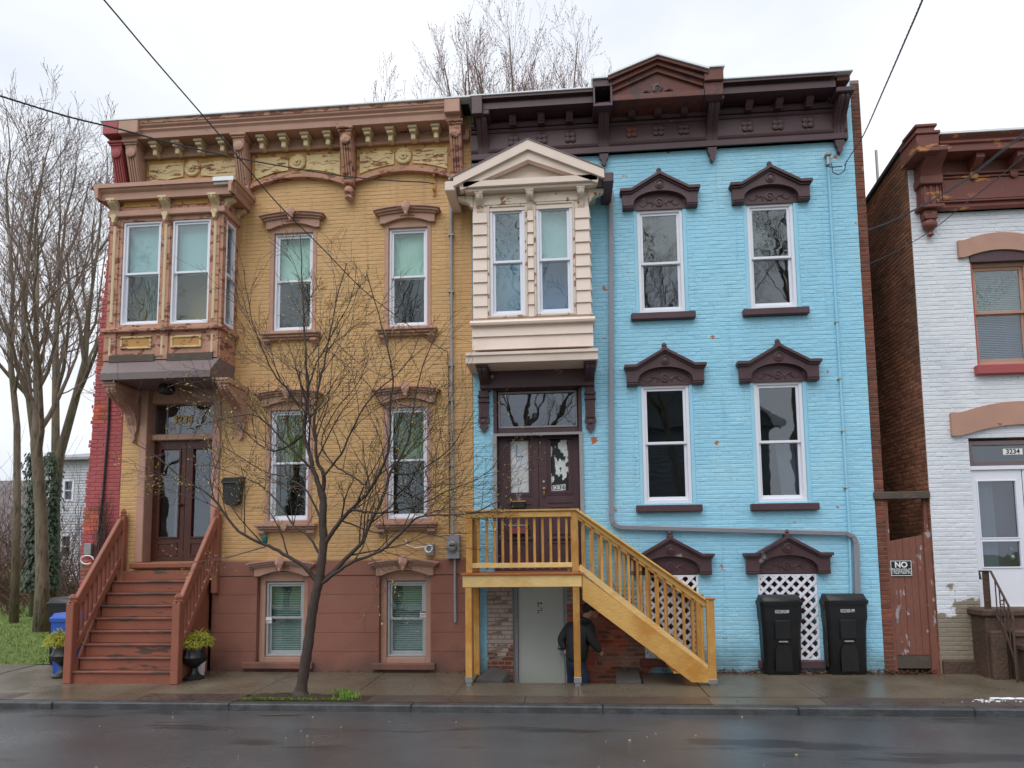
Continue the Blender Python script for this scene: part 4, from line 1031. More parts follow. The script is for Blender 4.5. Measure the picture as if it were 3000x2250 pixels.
# pediment
zp0 = U(1930,283,CB-.06).z; zpa = U(1924,173,CB-.06).z; zpe = U(1794,233,CB-.06).z
pg0, pg1 = U(1794,260,CB-.06).x, U(2063,250,CB-.06).x; pm = (pg0+pg1)/2; PF = CB-.06
pd = MB().box(pg0, pg1, PF, 0, zp0-.02, zp0+.075, .006)
for s, e in ((-1, pg0), (1, pg1)):
    for k, (o0, o1, yy) in enumerate(((-.17,-.09,PF+.05), (-.09,-.03,PF), (-.03,.02,PF-.05))):
        pts = [(pm, yy, zpa+o0), (pm, yy, zpa+o1), (e+s*.06*(k > 1), yy, zpe+o1-.0), (e+s*.06*(k > 1), yy, zpe+o0)]
        pd.poly(pts, (0, -yy, 0))
pd.plate([(pg0,zp0),(pg1,zp0),(pg1,zpe-.1),(pm,zpa-.1),(pg0,zpe-.1)], PF+.09, 0)
ped = pd.build('pediment', m_plumr, bcor)
for s, e in ((-1, pg0-.07), (1, pg1+.07)):
    MB().poly([(pm,PF-.075,zpa+.022),(pm,PF-.075,zpa+.05),(e,PF-.075,zpe+.05),(e,PF-.075,zpe+.022)], (0,.5,0)).build('roof_edge_flashing', m_silver, bcor)
f = MB(); f.lathe((pm,PF+.09,zp0+.2), [(.09,0),(.09,.02),(.04,.03),(.03,.015),(.01,.02)], 5, 'y')
for s in (-1, 1): f.tube([(pm+s*(.12+.26*t), PF+.08, zp0+.14+.03*math.sin(t*7)-.03*t) for t in [i/9 for i in range(10)]], [.022-.0015*i for i in range(10)], 5)
f.build('pediment_fretwork', m_plum, bcor)
# broken blocks either side of the pediment
bl = MB(); a, b = g0, pg0-.002
bl.box(a, b, PF, 0, zpe-.1, zpe+.02, .005).box(a, a+.03, PF, 0, zp0-.05, zpe-.1, .004).box(b-.03, b, PF, 0, zp0-.05, zpe-.1, .004).box(a, b, PF, 0, zp0-.09, zp0-.05, .004)
bl.build('broken_cornice_block', m_plum, bcor)
MB().box(pg1+.002, g1, PF-.03, 0, zpe-.14, zpe+.06, .012).box(pg1+.004, g1-.002, PF+.01, 0, zp0-.02, zpe-.14, .01).build('broken_cornice_block', m_plumr, bcor)
MB().box(a-.02, b+.08, PF-.03, .2, zpe+.022, zpe+.045).build('roof_edge_flashing', m_silver, bcor); MB().box(pg1, g1+.02, PF-.05, .2, zpe+.064, zpe+.085).build('roof_edge_flashing', m_silver, bcor)
BR = [((1397,1430),400,.0), ((1752,1785),376,.2), ((2073,2104),355,.24), ((2450,2480),330,.22)]
bxs = []
for (p0, p1), py, dr in BR:
    xc = (U(p0,py,-.2).x+U(p1,py,-.2).x)/2; bxs.append(xc)
    console(bcor, xc, .165, -.02, .36, zF-.004, FRZ-.02, m_plum, 'cornice_bracket', drop=dr or None, cap=.1, ribs=2)
    MB().box(xc-.14, xc+.14, -.42, 0, zF-.09, zF-.002, .015).build('bracket_cap', m_plum, bcor)
for pts in (((1504,355,405),(1587,347,400),(1669,340,395)), ((1850,330,387),(1926,324,383),(2003,318,378)), ((2191,306,369),(2278,300,364),(2366,292,358))):
    for px, a, b in pts:
        xc = U(px,b,-.09).x; z1 = zF-.004
        MB().extr([(-.07,z1),(-.27,z1),(-.28,z1-.05),(-.2,z1-.12),(-.22,z1-.16),(-.15,zm+.06),(-.07,zm+.045)], xc-.055, xc+.055).build('modillion', m_plum, bcor)
for px, py in ((1505,412),(1588,406),(1671,401),(1851,386),(1929,381),(2004,377),(2191,369),(2280,364),(2368,358)):
    p = U(px,py,-.08); q = MB()
    for sx in (-1,1):
        for sz in (-1,1): q.lathe((p.x+sx*.042,-.07,p.z+sz*.042), [(.05,0),(.05,.02),(.03,.03)], 10, 'y')
    q.build('quatrefoil', m_plumr if px == 1851 else m_plum, bcor, auto=40)
# ---- beige bay
BF = -.5
by0, by1 = U(1387,800,BF).x, U(1728,800,BF).x
zb1 = U(1550,560,BF).z; zb0 = U(1550,1020,BF).z
RA = (-1.153,-.602,5.415,7.160); RB = (-.429,.135,5.417,7.170)
bb = holed(MB(), (0,BF,0), (1,0,0), (0,-1,0), by0, by1, zb0, zb1+.3, [RA, RB], .1)
bb.add([(by1,BF,zb0),(by1,0,zb0),(by1,0,zb1+.3),(by1,BF,zb1+.3)], [(0,1,2,3)]); bb.add([(by0,BF,zb0),(by0,BF,zb1+.3),(by0,0,zb1+.3),(by0,0,zb0)], [(0,1,2,3)])
bb.add([(by0,BF,zb0),(by0,0,zb0),(by1,0,zb0),(by1,BF,zb0)], [(0,1,2,3)])
bb = bb.build('bay_window', m_beige, bhs)
window(bb, RA, BF+.0, U(1487,765,BF).z, (m_glassw,m_glassw), fw=.045, sw_=.04, name='window_frame')
window(bb, RB, BF+.0, U(1624,758,BF).z, (m_glassw,m_glass2), fw=.045, sw_=.04, name='window_frame', blinds=(m_teal,None))
for r in (RA, RB):
    ring(MB(), r[0]-.035, r[1]+.035, r[2]-.03, r[3]+.035, .033, BF-.03, BF, .005).build('casing', m_beigew, bb)
    xc = (r[0]+r[1])/2; w_ = (r[1]-r[0])/2+.08; z = r[3]+.04
    MB().plate([(xc-w_,z),(xc+w_,z),(xc+w_,z+.02),(xc,z+.14),(xc-w_,z+.02)], BF-.035, BF-.002).build('window_pediment', m_beigew, bb)
zs0 = RA[2]-.03; lap = U(1550,800,BF).z-U(1550,835.2,BF).z
for x0, x1 in ((by0-.004, RA[0]-.04), (RA[1]+.04, RB[0]-.04), (RB[1]+.04, by1+.004)):
    z = zs0
    while z < 7.0:
        MB().extr([(BF-.001,z),(BF-.03,z),(BF-.028,z+.004),(BF-.006,z+lap),(BF-.001,z+lap)], x0, x1).build('siding_board', m_beige, bb); z += lap
z = zs0
while z < 7.0:
    MB().poly([(by1+.001,BF,z),(by1+.03,BF,z),(by1+.006,BF,z+lap),(by1+.001,BF,z+lap)], (0,-BF,0)).build('siding_board', m_beige, bb); z += lap
zl = U(1550,936,BF-.1).z
MB().extr([(BF,zl-.05),(BF-.09,zl-.05),(BF-.1,zl-.02),(BF-.05,zl+.03),(BF,zl+.04)], by0-.05, by1+.06).box(by1+.001, by1+.055, BF, -.002, zl-.045, zl+.03).build('sill_ledge', m_beige, bb)
za, zc_, ze = zl-.05, U(1550,984,BF).z, U(1550,1022,BF).z
for z1, z0_ in ((za, zc_), (zc_, ze)):
    MB().extr([(BF,z0_),(BF-.05,z0_),(BF-.045,z0_+.006),(BF-.02,z1),(BF,z1)], by0-.02, by1+.03).build('apron_board', m_beige, bb)
zf1, zf0 = U(1550,1026,-.64).z, U(1550,1058,-.64).z
fx0, fx1 = U(1364,1040,-.64).x, U(1752,1030,-.64).x
MB().extr([(0,zf0),(-.63,zf0),(-.635,zf0+.1),(-.66,zf0+.115),(-.66,zf1-.01),(-.5,zf1+.03),(0,zf1+.03)], fx0, fx1).build('base_moulding', m_beige, bb)
# gable of the bay
GF = -.74
gl, ga, gr = U(1328,520,GF), U(1549,408,GF), U(1770,494,GF)
zs = (gl.z+gr.z)/2; gm = (gl.x+gr.x)/2; th = .14
zh1, zh0 = U(1440,529,GF+.06).z, U(1440,548,GF+.06).z
zh1 = (zh1+U(1758,508,GF+.06).z)/2; zh0 = zh1-.1
gb = MB()
for s, e in ((-1, gl.x), (1, gr.x)):
    gb.poly([(gm,GF,ga.z-th*1.1),(gm,GF,ga.z),(e,GF,zs),(e,GF,zs-th)], (0,.05,0))
    gb.poly([(gm,GF+.05,ga.z-th*2.1),(gm,GF+.05,ga.z-.02),(e-s*.06,GF+.05,zs-.02),(e-s*.1,GF+.05,zs-th*1.3)], (0,.12,0))
gb = gb.build('gable', m_beige, bb)
fasc = MB().box(gl.x+.14, gr.x-.1, GF+.05, 0, zh0, zh1, .006).build('gable_fascia', m_beige, bb)
k = 0; z = zh1
while z < ga.z-.2 and k < 6:
    f = 1-(z-zh1)/(ga.z-.1-zh1); hwid = (gr.x-gl.x)/2*f*1.0; f2 = 1-(z+.19-zh1)/(ga.z-.1-zh1); hw2 = max(0.01, (gr.x-gl.x)/2*f2*.96)
    MB().plate([(gm-hwid,z),(gm+hwid,z),(gm+hw2,z+.188),(gm-hw2,z+.188)], GF+.2-.006*k, -.3).build('gable_board', m_beige, bb); z += .19; k += 1
for s, e in ((-1, gl.x), (1, gr.x)):
    MB().poly([(gm,GF-.01,ga.z+.001),(gm,GF-.01,ga.z+.018),(e+s*.015,GF-.01,zs+.014),(e+s*.015,GF-.01,zs-.003)], (0,.74,0)).build('gable_roof', m_greyd, bb)
    MB().box(e-s*.02, e+s*.14, GF+.02, -.01, zs-.2, zs-.04, .015).build('gutter', m_plum if s > 0 else m_beige, bb)
MB().box(by0-.1, by1+.12, BF-.14, 0, zh0-.04, zh0-.002).build('soffit', m_beige, bb)
for px in ((1396,1416),(1543,1562),(1692,1710)):
    xc = (U(px[0],570,BF).x+U(px[1],570,BF).x)/2
    console(bb, xc, .105, BF, .13, zh0-.045, U(1550,611,BF-.05).z, m_beigew, 'bay_bracket', cap=.22, ribs=1)
for s, xe in ((-1, by0), (1, by1)):
    MB().poly([(xe+s*(-a_), BF-.02, b_) for a_, b_ in scroll_prof(0, .24, zh0-.045, U(1550,600,BF).z)], (0,.1,0)).build('bay_bracket', m_beigew, bb)
MB().box(by0+.12, by1-.12, BF-.012, BF-.002, zh0-.32, zh0-.06).build('frieze_board', m_beige, bb)
# ---- entrance under the bay
e0, e1 = BD[0], BD[1]
en = MB().box(e0-.2, e1+.2, -.14, .02, U(1570,1139).z, zf0-.002)
en.box(e0, e0+.055, -.02, .26, 1.47, BD[3]-.002, .006).box(e1-.055, e1, -.02, .26, 1.47, BD[3]-.002, .006)
tz0, tz1 = U(1570,1256,.1).z, U(1570,1146,.1).z
dzt = U(1570,1284,.15).z
en.box(e0+.055, e1-.055, .04, .26, dzt+.02, tz0-.0, .006).box(e0+.055, e1-.055, .02, .26, tz1, BD[3]-.002, .006)
en.box(e0+.055, e1-.055, -.03, .3, 1.47, 1.55, .01)
en = en.build('door_surround', m_plum, bhs)
ring(MB(), e0+.07, e1-.07, tz0+.01, tz1-.01, .03, .06, .09, .004).build('transom_bead', m_frame, en)
MB().box(e0+.1, e1-.1, .1, .104, tz0+.03, tz1-.03).build('transom_pane', m_glass2, en)
fr_ = MB().box(e0-.01, e0+.05, -.035, -.021, 1.56, dzt+.06).box(e1-.05, e1+.01, -.035, -.021, 1.56, dzt+.06).box(e0+.05, e1-.05, -.035, -.021, dzt+.02, dzt+.06).build('storm_frame', m_frame, en)
dw = (e1-e0-.11)/2
for k in range(2):
    a = e0+.055+dw*k+.004; b = a+dw-.008
    px0, px1, py0, py1 = ((1496,1548,1284,1442),(1614,1665,1280,1439))[k]
    gx0_, gx1_ = U(px0,1360,.15).x, U(px1,1360,.15).x; gz1_ = dzt-.02; gz0_ = U(1570,py1,.15).z
    d = holed(MB(), (0,.15,0), (1,0,0), (0,-1,0), a, b, 1.555, dzt+.015, [(gx0_,gx1_,gz0_,gz1_)], .04).build('door', m_plum, bhs)
    MB().box(gx0_-.002, gx1_+.002, .185, .19, gz0_, gz1_).build('papered_pane', m_paper if k == 0 else m_peel, d)
    for off in (.02, .05): ring(MB(), gx0_-.02-off, gx1_+.02+off, gz0_-.02-off, gz1_+.0, .014, .14, .15, .004).build('moulding', m_plum, d)
    xm = (gx0_+gx1_)/2
    MB().plate([(xm-.19,gz0_-.16),(xm-.12,gz0_-.15),(xm-.08,gz0_-.08),(xm+.08,gz0_-.08),(xm+.12,gz0_-.15),(xm+.19,gz0_-.16),(xm+.19,gz0_-.19),(xm-.19,gz0_-.19)], .135, .15).build('carved_panel', m_plum, d)
    ring(MB(), xm-.17, xm+.17, 2.06, gz0_-.24, .03, .135, .15, .005).build('door_panel', m_plum, d)
    MB().box(xm-.21, xm+.21, .12, .15, 1.98, 2.02, .006).build('moulding', m_plum, d); ring(MB(), xm-.17, xm+.17, 1.62, 1.95, .03, .135, .15, .005).build('door_panel', m_plum, d)
    if k == 0:
        p = U(1518,1481,.1); MB().box(p.x-.11, p.x+.11, .06, .15, p.z-.05, p.z+.05, .01).build('letter_box', m_black, d); MB().box(p.x-.12, p.x+.12, .05, .15, p.z+.05, p.z+.075, .006).build('letter_box_lid', m_gold, d)
        p = U(1518,1552,.1); MB().box(p.x-.15, p.x+.15, .07, .15, p.z-.07, p.z+.05, .01).build('lower_letter_box', m_rose, d); MB().box(p.x-.16, p.x+.16, .06, .15, p.z+.05, p.z+.08, .006).build('letter_box_lid', m_galv, d)
        ink = M('blue_marker', rgb(60,130,190), .6)
        p = U(1518,1330,.18); MB().box(p.x-.03, p.x-.015, .18, .184, p.z-.04, p.z+.14).box(p.x-.03, p.x+.08, .18, .184, p.z-.05, p.z-.035).build('marker_scrawl', ink, d)
    else:
        p = U(1593,1412,.14); MB().lathe((p.x,.15,p.z), [(.022,0),(.022,.02),(.01,.025)], 12, 'y').build('lock', m_galv, d)
        p = U(1594,1432,.14); MB().ball((p.x,.11,p.z), .032, .03, .025).tube([(p.x,.11,p.z-.02),(p.x,.1,p.z-.1),(p.x,.14,p.z-.13)], .008, 6).build('handle', m_gold, d, smooth=True)
        for i, ch_ in enumerate('3236'):
            p = U(1618+i*11.3, 1431-i*1.2, .17)
            q = MB().plate([(p.x-.026,p.z-.05),(p.x+.03,p.z-.045),(p.x+.026,p.z+.05),(p.x-.03,p.z+.045)], .168, .172).build('number_plate', m_paper, d)
            digits(ch_, 'number_digit', m_ink, d, Vector((p.x, .167, p.z)), .105, ext=.001, bold=.001)
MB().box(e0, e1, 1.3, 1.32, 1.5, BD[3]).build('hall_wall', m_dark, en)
p = U(1442,1104,-.14); MB().lathe((p.x,-.14,p.z), [(.03,0),(.03,.02),(.015,.025)], 12, 'y').build('entry_light', m_frame, en)
for px in (1417, 1729):
    xc = U(px,1140,-.3).x
    console(bhs, xc, .15, -.02, .5, zf0-.004, U(1570,1140,-.1).z, m_plum, 'entry_console', cap=.2)
    zt_, zb_ = U(1570,1140,-.05).z, U(px,1225,-.05).z
    xq = U(px,1190,-.06).x
    q = MB().box(xq-.075, xq+.075, -.09, 0, zb_, zt_, .006).box(xq-.09, xq+.09, -.12, 0, zt_-.12, zt_-.08, .006).box(xq-.09, xq+.09, -.12, 0, zt_-.2, zt_-.17, .006)
    for j in (-.04, 0, .04): q.box(xq+j-.01, xq+j+.01, -.1, -.09, zb_+.02, zt_-.22)
    q.build('pilaster', m_plum, bhs)
    MB().plate([(xq-.085,zb_),(xq+.085,zb_),(xq+.09,zb_-.06),(xq+.05,zb_-.1),(xq+.075,zb_-.14),(xq+.03,zb_-.19),(xq,zb_-.24),(xq-.03,zb_-.19),(xq-.075,zb_-.14),(xq-.05,zb_-.1),(xq-.09,zb_-.06)], -.07, 0).ball((xq,-.07,zb_-.06), .05, .02, .045).build('pilaster_drop', m_plum, bhs, auto=40)
# ---- basement door under the porch
u0, u1 = UD[0], UD[1]
ufr = MB().box(u0, u0+.07, .06, .2, WZ, 1.4).box(u1-.04, u1, .06, .2, WZ, 1.4).box(u0+.07, u1-.04, .06, .2, 1.33, 1.4).build('basement_door_frame', m_frame, bhs)
bd = MB().box(u0+.075, u1-.045, .1, .14, WZ+.01, 1.325, .004).build('basement_door', m_door, bhs)
p = U(1582,1784,.1); MB().box(p.x-.05, p.x+.055, .096, .1, p.z-.2, p.z+.1).build('posted_notice', m_door, bd)
for i in range(5):
    for j in range(2):
        if (i+j) % 3 != 2: MB().box(p.x-.04+j*.045, p.x-.01+j*.045, .092, .0955, p.z+.075-i*.035, p.z+.09-i*.035+(.012 if i == 0 else 0)).build('notice_print', m_ink, bd)
p = U(1640,1870,.08); MB().ball((p.x,.06,p.z), .03, .03, .03).build('door_knob', m_galv, bd, smooth=True)
for (px, py), s, lab in (((1642,1893),1.,'grey lockbox with black shackle hanging on the basement door knob'), ((1647,1912),.8,'small silver lockbox hanging below another on the basement door')):
    p = U(px,py,.03); o = thing('lockbox', lab, 'lockbox', (p.x,.05,p.z-.06))
    MB().plate([(p.x-.045*s,p.z-.05*s),(p.x+.05*s,p.z-.05*s),(p.x+.04*s,p.z+.035*s),(p.x-.03*s,p.z+.035*s)], .02, .06).build('body', m_grey if s < 1 else m_black, o)
    MB().box(p.x-.03*s, p.x+.03*s, .016, .02, p.z-.03*s, p.z+.015*s).build('face_plate', m_grey, o)
    MB().tube([(p.x-.02*s,.05,p.z+.03*s),(p.x-.02*s,.055,p.z+.08*s),(p.x,.055,p.z+.095*s),(p.x+.02*s,.055,p.z+.08*s),(p.x+.02*s,.05,p.z+.03*s)], .006, 5).build('shackle', m_black, o)
# ---- rain pipe and painted conduit on the blue wall
dp = MB()
def rpipe(mb, pts, hw, hd):
    for p, q in zip(pts, pts[1:]):
        d = (q-p).normalized(); sd_ = d.cross(Vector((0,1,0))).normalized()
        mb.obox((p+q)/2, d, sd_, Vector((0,1,0)), (q-p).length/2+.0, hw, hd, .008)
        for k in (-.5,0,.5): mb.obox((p+q)/2+sd_*hw*k+Vector((0,-hd,0)), d, sd_, Vector((0,1,0)), (q-p).length/2, hw*.12, .005)
P = [U(1790,560,-.06), U(1791,1510,-.06), U(1796,1534,-.06), U(1815,1545,-.06), U(2478,1563,-.06), U(2500,1572,-.06), U(2508,1592,-.06), U(2513,1770,-.06)]
rpipe(dp, P, .038, .03)
dp = dp.build('downspout', m_grey, bhs)
MB().tube([U(2425,470,-.03),U(2455,1000,-.03),U(2488,1545,-.03),U(2494,1750,-.03)], .018, 8).build('painted_conduit', m_blue, bhs)
for px, py in ((2451,944),(2460,1110),(2470,1263),(2479,1430)): p = U(px,py,-.03); MB().box(p.x-.03, p.x+.03, -.05, -.006, p.z-.006, p.z+.006).build('pipe_clip', m_gold, bhs)
p = U(2425,455,-.05); MB().box(p.x-.045, p.x+.045, -.1, -.006, p.z-.02, p.z+.03, .01).tube([(p.x,-.05,p.z-.02),(p.x,-.05,p.z-.16)], .03, 8).build('weatherhead', m_galv, bhs)
MB().tube([U(2418,482,-.08),U(2420,487,-.1),U(2440,490,-.12),U(2468,487,-.1)], .008, 5).tube([U(2436,478,-.08),U(2440,505,-.12),U(2456,512,-.12),U(2474,500,-.1),U(2480,470,-.12)], .008, 5).build('drip_loop', m_wire, bhs)
# ================================================================ white house
WH = U(2726,1496).x
whs = thing('white_house', 'white painted brick row house with oxblood cornice and bare brick side wall', 'house', (8.2,0,0))
wx0, wx1 = U(2853,920).x, U(2999,900).x
WW = (wx0, wx0+.86, U(2900,1071).z, U(2920,766).z)
WD = (U(2852,1500).x, U(2852,1500).x+1.5, U(2873,1778).z, U(2840,1283).z)
WTOP = 8.1
mb = holed(MB(), (0,0,0), (1,0,0), (0,-1,0), WH, WH+6, -.3, WTOP, [WW, WD], .2)
mb.box(WH, WH+6, 12.8, 13, -.4, WTOP); mb.add([(WH+6,0,-.4),(WH+6,13,-.4),(WH+6,13,WTOP),(WH+6,0,WTOP)], [(0,1,2,3)])
wwall = mb.build('front_wall', m_white, whs)
rng = random.Random(31); zpl = U(2800,1934).z
items = [b+(m_white,) for b in gen_bricks(WH+.002, WH+3.4, zpl, 7.75, [WW, WD], rng, header_every=7)]
lay_bricks(wwall, items, (0,0,0), (1,0,0), (0,-1,0), 170, 12, p=.006)
# the bare side wall: its parapet steps down towards the back
mb = MB().add([(WH,.0,-.4),(WH,12.9,-.4),(WH,12.9,6.4),(WH,.0,WTOP)], [(0,3,2,1)])
swall = mb.build('side_wall', m_mortar, whs)
items = []
for b in gen_bricks(.008, 12.8, -.2, 8.2, [], rng, ln=.208):
    if b[3] < WTOP-(WTOP-6.4)*((b[0]+b[1])/2)/12.9-.02: items.append(b+(m_brickd,))
lay_bricks(swall, items, (WH,0,0), (0,1,0), (-1,0,0), 130, 13, p=.007, jit=.0025)
MB().poly([(WH-.05,-.1,WTOP+.0),(WH-.05,12.9,6.4),(WH-.05,12.9,6.46),(WH-.05,-.1,WTOP+.07)], (.3,0,0)).build('parapet_coping', m_roof, whs)
MB().box(WH+.25, WH+6, -.1, 13, WTOP-.06, WTOP).build('roof', m_roof, whs)
MB().box(WH+.1, WH+.5, 1.9, 2.5, 7.5, 8.15, .02).build('chimney', m_brickd, whs)
MB().tube([(WH+.1,1.2,7.7),(WH+.1,1.2,8.75)], .022, 6).build('vent_pipe', m_galv, whs)
MB().box(U(2760,1950).x, U(2868,1950).x, -.06, .01, -.3, zpl, .012).build('plinth', m_stone, whs)
# white cornice
WF = -.42
zT = U(2880,384,WF).z; zF = U(2880,437,WF+.05).z; zB = U(2880,612,-.08).z; wcx = U(2757,410,WF).x
wc = MB().extr([(0,zF),(WF+.06,zF),(WF+.06,zF+.1),(WF+.03,zF+.12),(WF+.05,zF+.17),(WF,zF+.22),(WF-.01,zT-.02),(0,zT-.02)], wcx, WH+6)
wc.box(WH+.1, WH+6, -.06, .01, zB, zF).extr([(0,zB),(-.09,zB),(-.11,zB+.04),(-.08,zB+.075),(0,zB+.08)], WH+.35, WH+6)
for q in (655, 0): pass
zz1, zz2 = U(2880,505,-.08).z, U(2880,582,-.08).z
wc.box(wcx-.1, WH+6, -.1, -.055, zz1-.02, zz1+.02, .006)
wcor = wc.build('cornice', m_wred, whs)
MB().box(wcx+.15, WH+6, -.085, -.055, zz2, zz1-.09, .01).build('frieze_panel', m_wred, wcor)
ring(MB(), wcx+.1, WH+4.5, zz2-.04, zz1-.05, .03, -.1, -.06, .006).build('panel_moulding', m_wred, wcor)
MB().box(wcx-.02, WH+6, WF-.02, .3, zT-.018, zT+.02, .004).build('roof_edge_flashing', m_silver, wcor)
for px in (2849, 2967): 
    xc = U(px,470,-.1).x; MB().extr([(-.06,zF-.002),(-.3,zF-.002),(-.31,zF-.08),(-.2,zF-.16),(-.12,zF-.2),(-.1,zF-.3),(-.06,zF-.3)], xc-.06, xc+.06).lathe((xc,-.1,zF-.27), [(.06,0),(.06,.02),(.03,.03)], 12, 'y').build('modillion', m_wred, wcor)
xb = U(2722,560,-.12).x
mb = MB().box(xb-.13, xb+.13, -.16, 0, U(2710,610,-.1).z, U(2710,535,-.1).z, .01).box(xb-.17, xb+.17, -.22, 0, U(2710,545,-.15).z, U(2710,520,-.15).z, .012)
mb.box(xb-.18, xb+.18, -.2, 0, U(2710,616,-.1).z, U(2710,606,-.1).z, .01)
zq = U(2710,520,-.15).z
mb.extr([(0,zq+.34),(-.44,zq+.34),(-.44,zq+.27),(-.36,zq+.2),(-.24,zq+.12),(-.2,zq),(0,zq)], xb-.15, xb+.15)
for s in (-.09, 0, .09): mb.box(xb+s-.02, xb+s+.02, -.175, -.16, U(2710,602,-.1).z, U(2710,548,-.1).z, .004)
zd = U(2710,616,-.1).z; mb.box(xb-.1, xb+.1, -.13, 0, zd-.15, zd-.004, .01); mb.ball((xb,-.07,zd-.22), .12, .08, .09); mb.lathe((xb,-.07,zd-.42), [(.01,0),(.05,.03),(.03,.08),(.09,.15)], 10)
mb.build('cornice_bracket', m_wred, wcor, auto=40)
xf = U(2716,400,-.5).x; zf_ = U(2716,437,-.5).z
mb = MB().box(xf-.15, xf+.17, -.5, 0, zf_+.02, zf_+.24, .012).box(xf-.17, xf+.19, -.52, 0, zf_-.04, zf_+.02, .01)
mb.box(xf-.17, xf+.19, -.52, 0, zf_+.24, zf_+.29, .01)
mb.box(xf-.13, xf+.13, -.48, -.1, zf_+.29, zf_+.36, .012).box(xf-.16, xf+.16, -.5, -.08, zf_+.36, zf_+.41, .012).ball((xf,-.3,zf_+.46), .06, .06, .06)
mb.build('corner_finial', m_wred, wcor, auto=40)
# window and lintels
window(whs, WW, .06, U(2920,911).z, (m_glassw,m_glass2), frame=m_trim, fw=.06, sw_=.05, blinds=(m_blindm,m_blindm))
MB().box(WW[0]-.06, WW[1]+.06, -.1, .06, WW[2]-.15, WW[2]-.005, .01).build('sill', m_red, whs)
MB().box(WW[0]-.01, WW[1]+.01, -.03, .05, WW[3]-.004, WW[3]+.2).build('arch_board', m_plum, whs)
MB().box(WW[0], WW[0]+.02, -.0, .06, WW[2], WW[3]).build('red_reveal_board', m_red, whs)
def lintel(xa, xb_, z0, h, rise):
    n = 18; xm = (xa+xb_)/2; hw = (xb_-xa)/2; X = [xa+(xb_-xa)*i/n for i in range(n+1)]
    c = lambda x: rise*max(0, 1-(abs(x-xm)/(hw*.85))**2)
    MB().ribbon(X, [z0+c(x) for x in X], [z0+h+c(x) for x in X], -.06, .02).build('arched_lintel', m_trim, whs)
lintel(WW[0]-.18, WW[1]+.18, U(2815,758).z, .27, .1)
lintel(WD[0]-.25, WD[1]+.25, U(2805,1278).z, .35, .15)
MB().box(WD[0], WD[1], .1, .14, WD[3]-.02, WD[3]+.12).build('lintel_board', m_wred, whs)
zt0, zt1 = U(2860,1366,.05).z, U(2860,1293,.05).z
tr = ring(MB(), WD[0], WD[1], zt0, zt1, .07, .03, .12, .006).build('transom', m_greyd, whs)
MB().box(WD[0]+.07, WD[1]-.07, .06, .064, zt0+.07, zt1-.07).build('pane', m_glass2, tr)
p = U(2967,1323,.05); o = MB().box(p.x-.14, p.x+.14, .05, .056, p.z-.045, p.z+.045).build('number_plate', m_label, tr); digits('3234', 'number_digits', m_ink, tr, Vector((p.x,.0485,p.z)), .1, ext=.001, bold=.002)
MB().box(WD[0], WD[1], .02, .12, zt0-.06, zt0-.001, .004).build('door_head', m_vinyl, tr)
for k in range(2):
    a = WD[0]+.005+.75*k; b = a+.74; z0_, z1_ = WD[2]+.0, zt0-.062
    gz1, gzm1, gzm0, gz0 = z1_-.17, U(2880,1575,.05).z, U(2880,1587,.05).z, U(2880,1661,.05).z
    hs_ = [(a+.11,b-.1,gzm1,gz1), (a+.11,b-.1,gz0,gzm0)]
    d = holed(MB(), (0,.05,0), (1,0,0), (0,-1,0), a, b, z0_, z1_, hs_, .03).build('storm_door', m_vinyl, whs)
    for h in hs_: MB().box(h[0], h[1], .07, .074, h[2], h[3]).build('pane', m_glass2, d); ring(MB(), h[0]-.02, h[1]+.02, h[2]-.02, h[3]+.02, .02, .038, .05, .004).build('glazing_bead', m_vinyl, d)
    MB().box(a, b, .18, .2, z0_, z1_).build('inner_door', m_plum, d)
    MB().add([(a+.14,.13,gzm1-.6),(a+.38,.13,gzm1-.6),(a+.36,.13,gz1),(a+.14,.13,gz1)], [(0,1,2,3)]).build('curtain', m_curt, d)
    if k == 0: MB().ball((b-.19,.09,gz0+.14), .035, .03, .035).ball((b-.19,.1,gz0+.26), .028, .02, .028).build('knob', m_galv, d, smooth=True)
# ---- stone steps with iron rail
stp = thing('stone_steps', 'brownstone entrance steps with iron railing before the white house', 'steps', (6.7,-.6,sw(-.6)))
sxa = U(2866,1800,-.25).x; ztop = WD[2]
MB().box(sxa-.02, sxa+2.2, -.4, .02, ztop-.11, ztop-.002, .025).build('landing_slab', m_stone, stp)
MB().box(sxa+.03, sxa+2.2, -.36, .0, -.2, ztop-.115, .01).build('landing_block', m_stone, stp)
MB().box(sxa+.04, sxa+.25, -.46, -.362, -.2, ztop-.3, .06).build('cheek_block', m_stone, stp)
for i in range(4):
    zt_ = ztop-.115-(ztop-.115-sw(-1.2))*(i+1)/5.0
    MB().box(sxa+.3+.02*i, sxa+2.2, -.36-.17*(i+1), -.362-.17*i+.03, zt_-.09, zt_, .02).build('tread', m_stone, stp)
    MB().box(sxa+.33+.02*i, sxa+2.15, -.33-.17*(i+1), -.3-.17*i, -.2, zt_-.09, .01).build('riser', m_stone, stp)
ra = U(2871,1673,-.3); rb_ = U(2902,1675,-.36); rc = U(2965,1795,-.62); 
zr = ra.z
rr = MB()
rr.tube([(ra.x,-.3,zr-.12),(ra.x-.01,-.3,zr),(rb_.x,-.36,zr),(rc.x,-.62,U(2965,1795,-.62).z),(rc.x,-.63,U(2965,1795,-.62).z-.12)], .017, 6)
rr.build('handrail', m_stone, stp)
for i in range(6):
    x = ra.x+.02+(rb_.x-ra.x-.03)*i/5; MB().tube([(x,-.32,ztop),(x,-.32,zr)], .009, 5).build('iron_bar', m_stone, stp)
zc = U(2965,1795,-.62).z
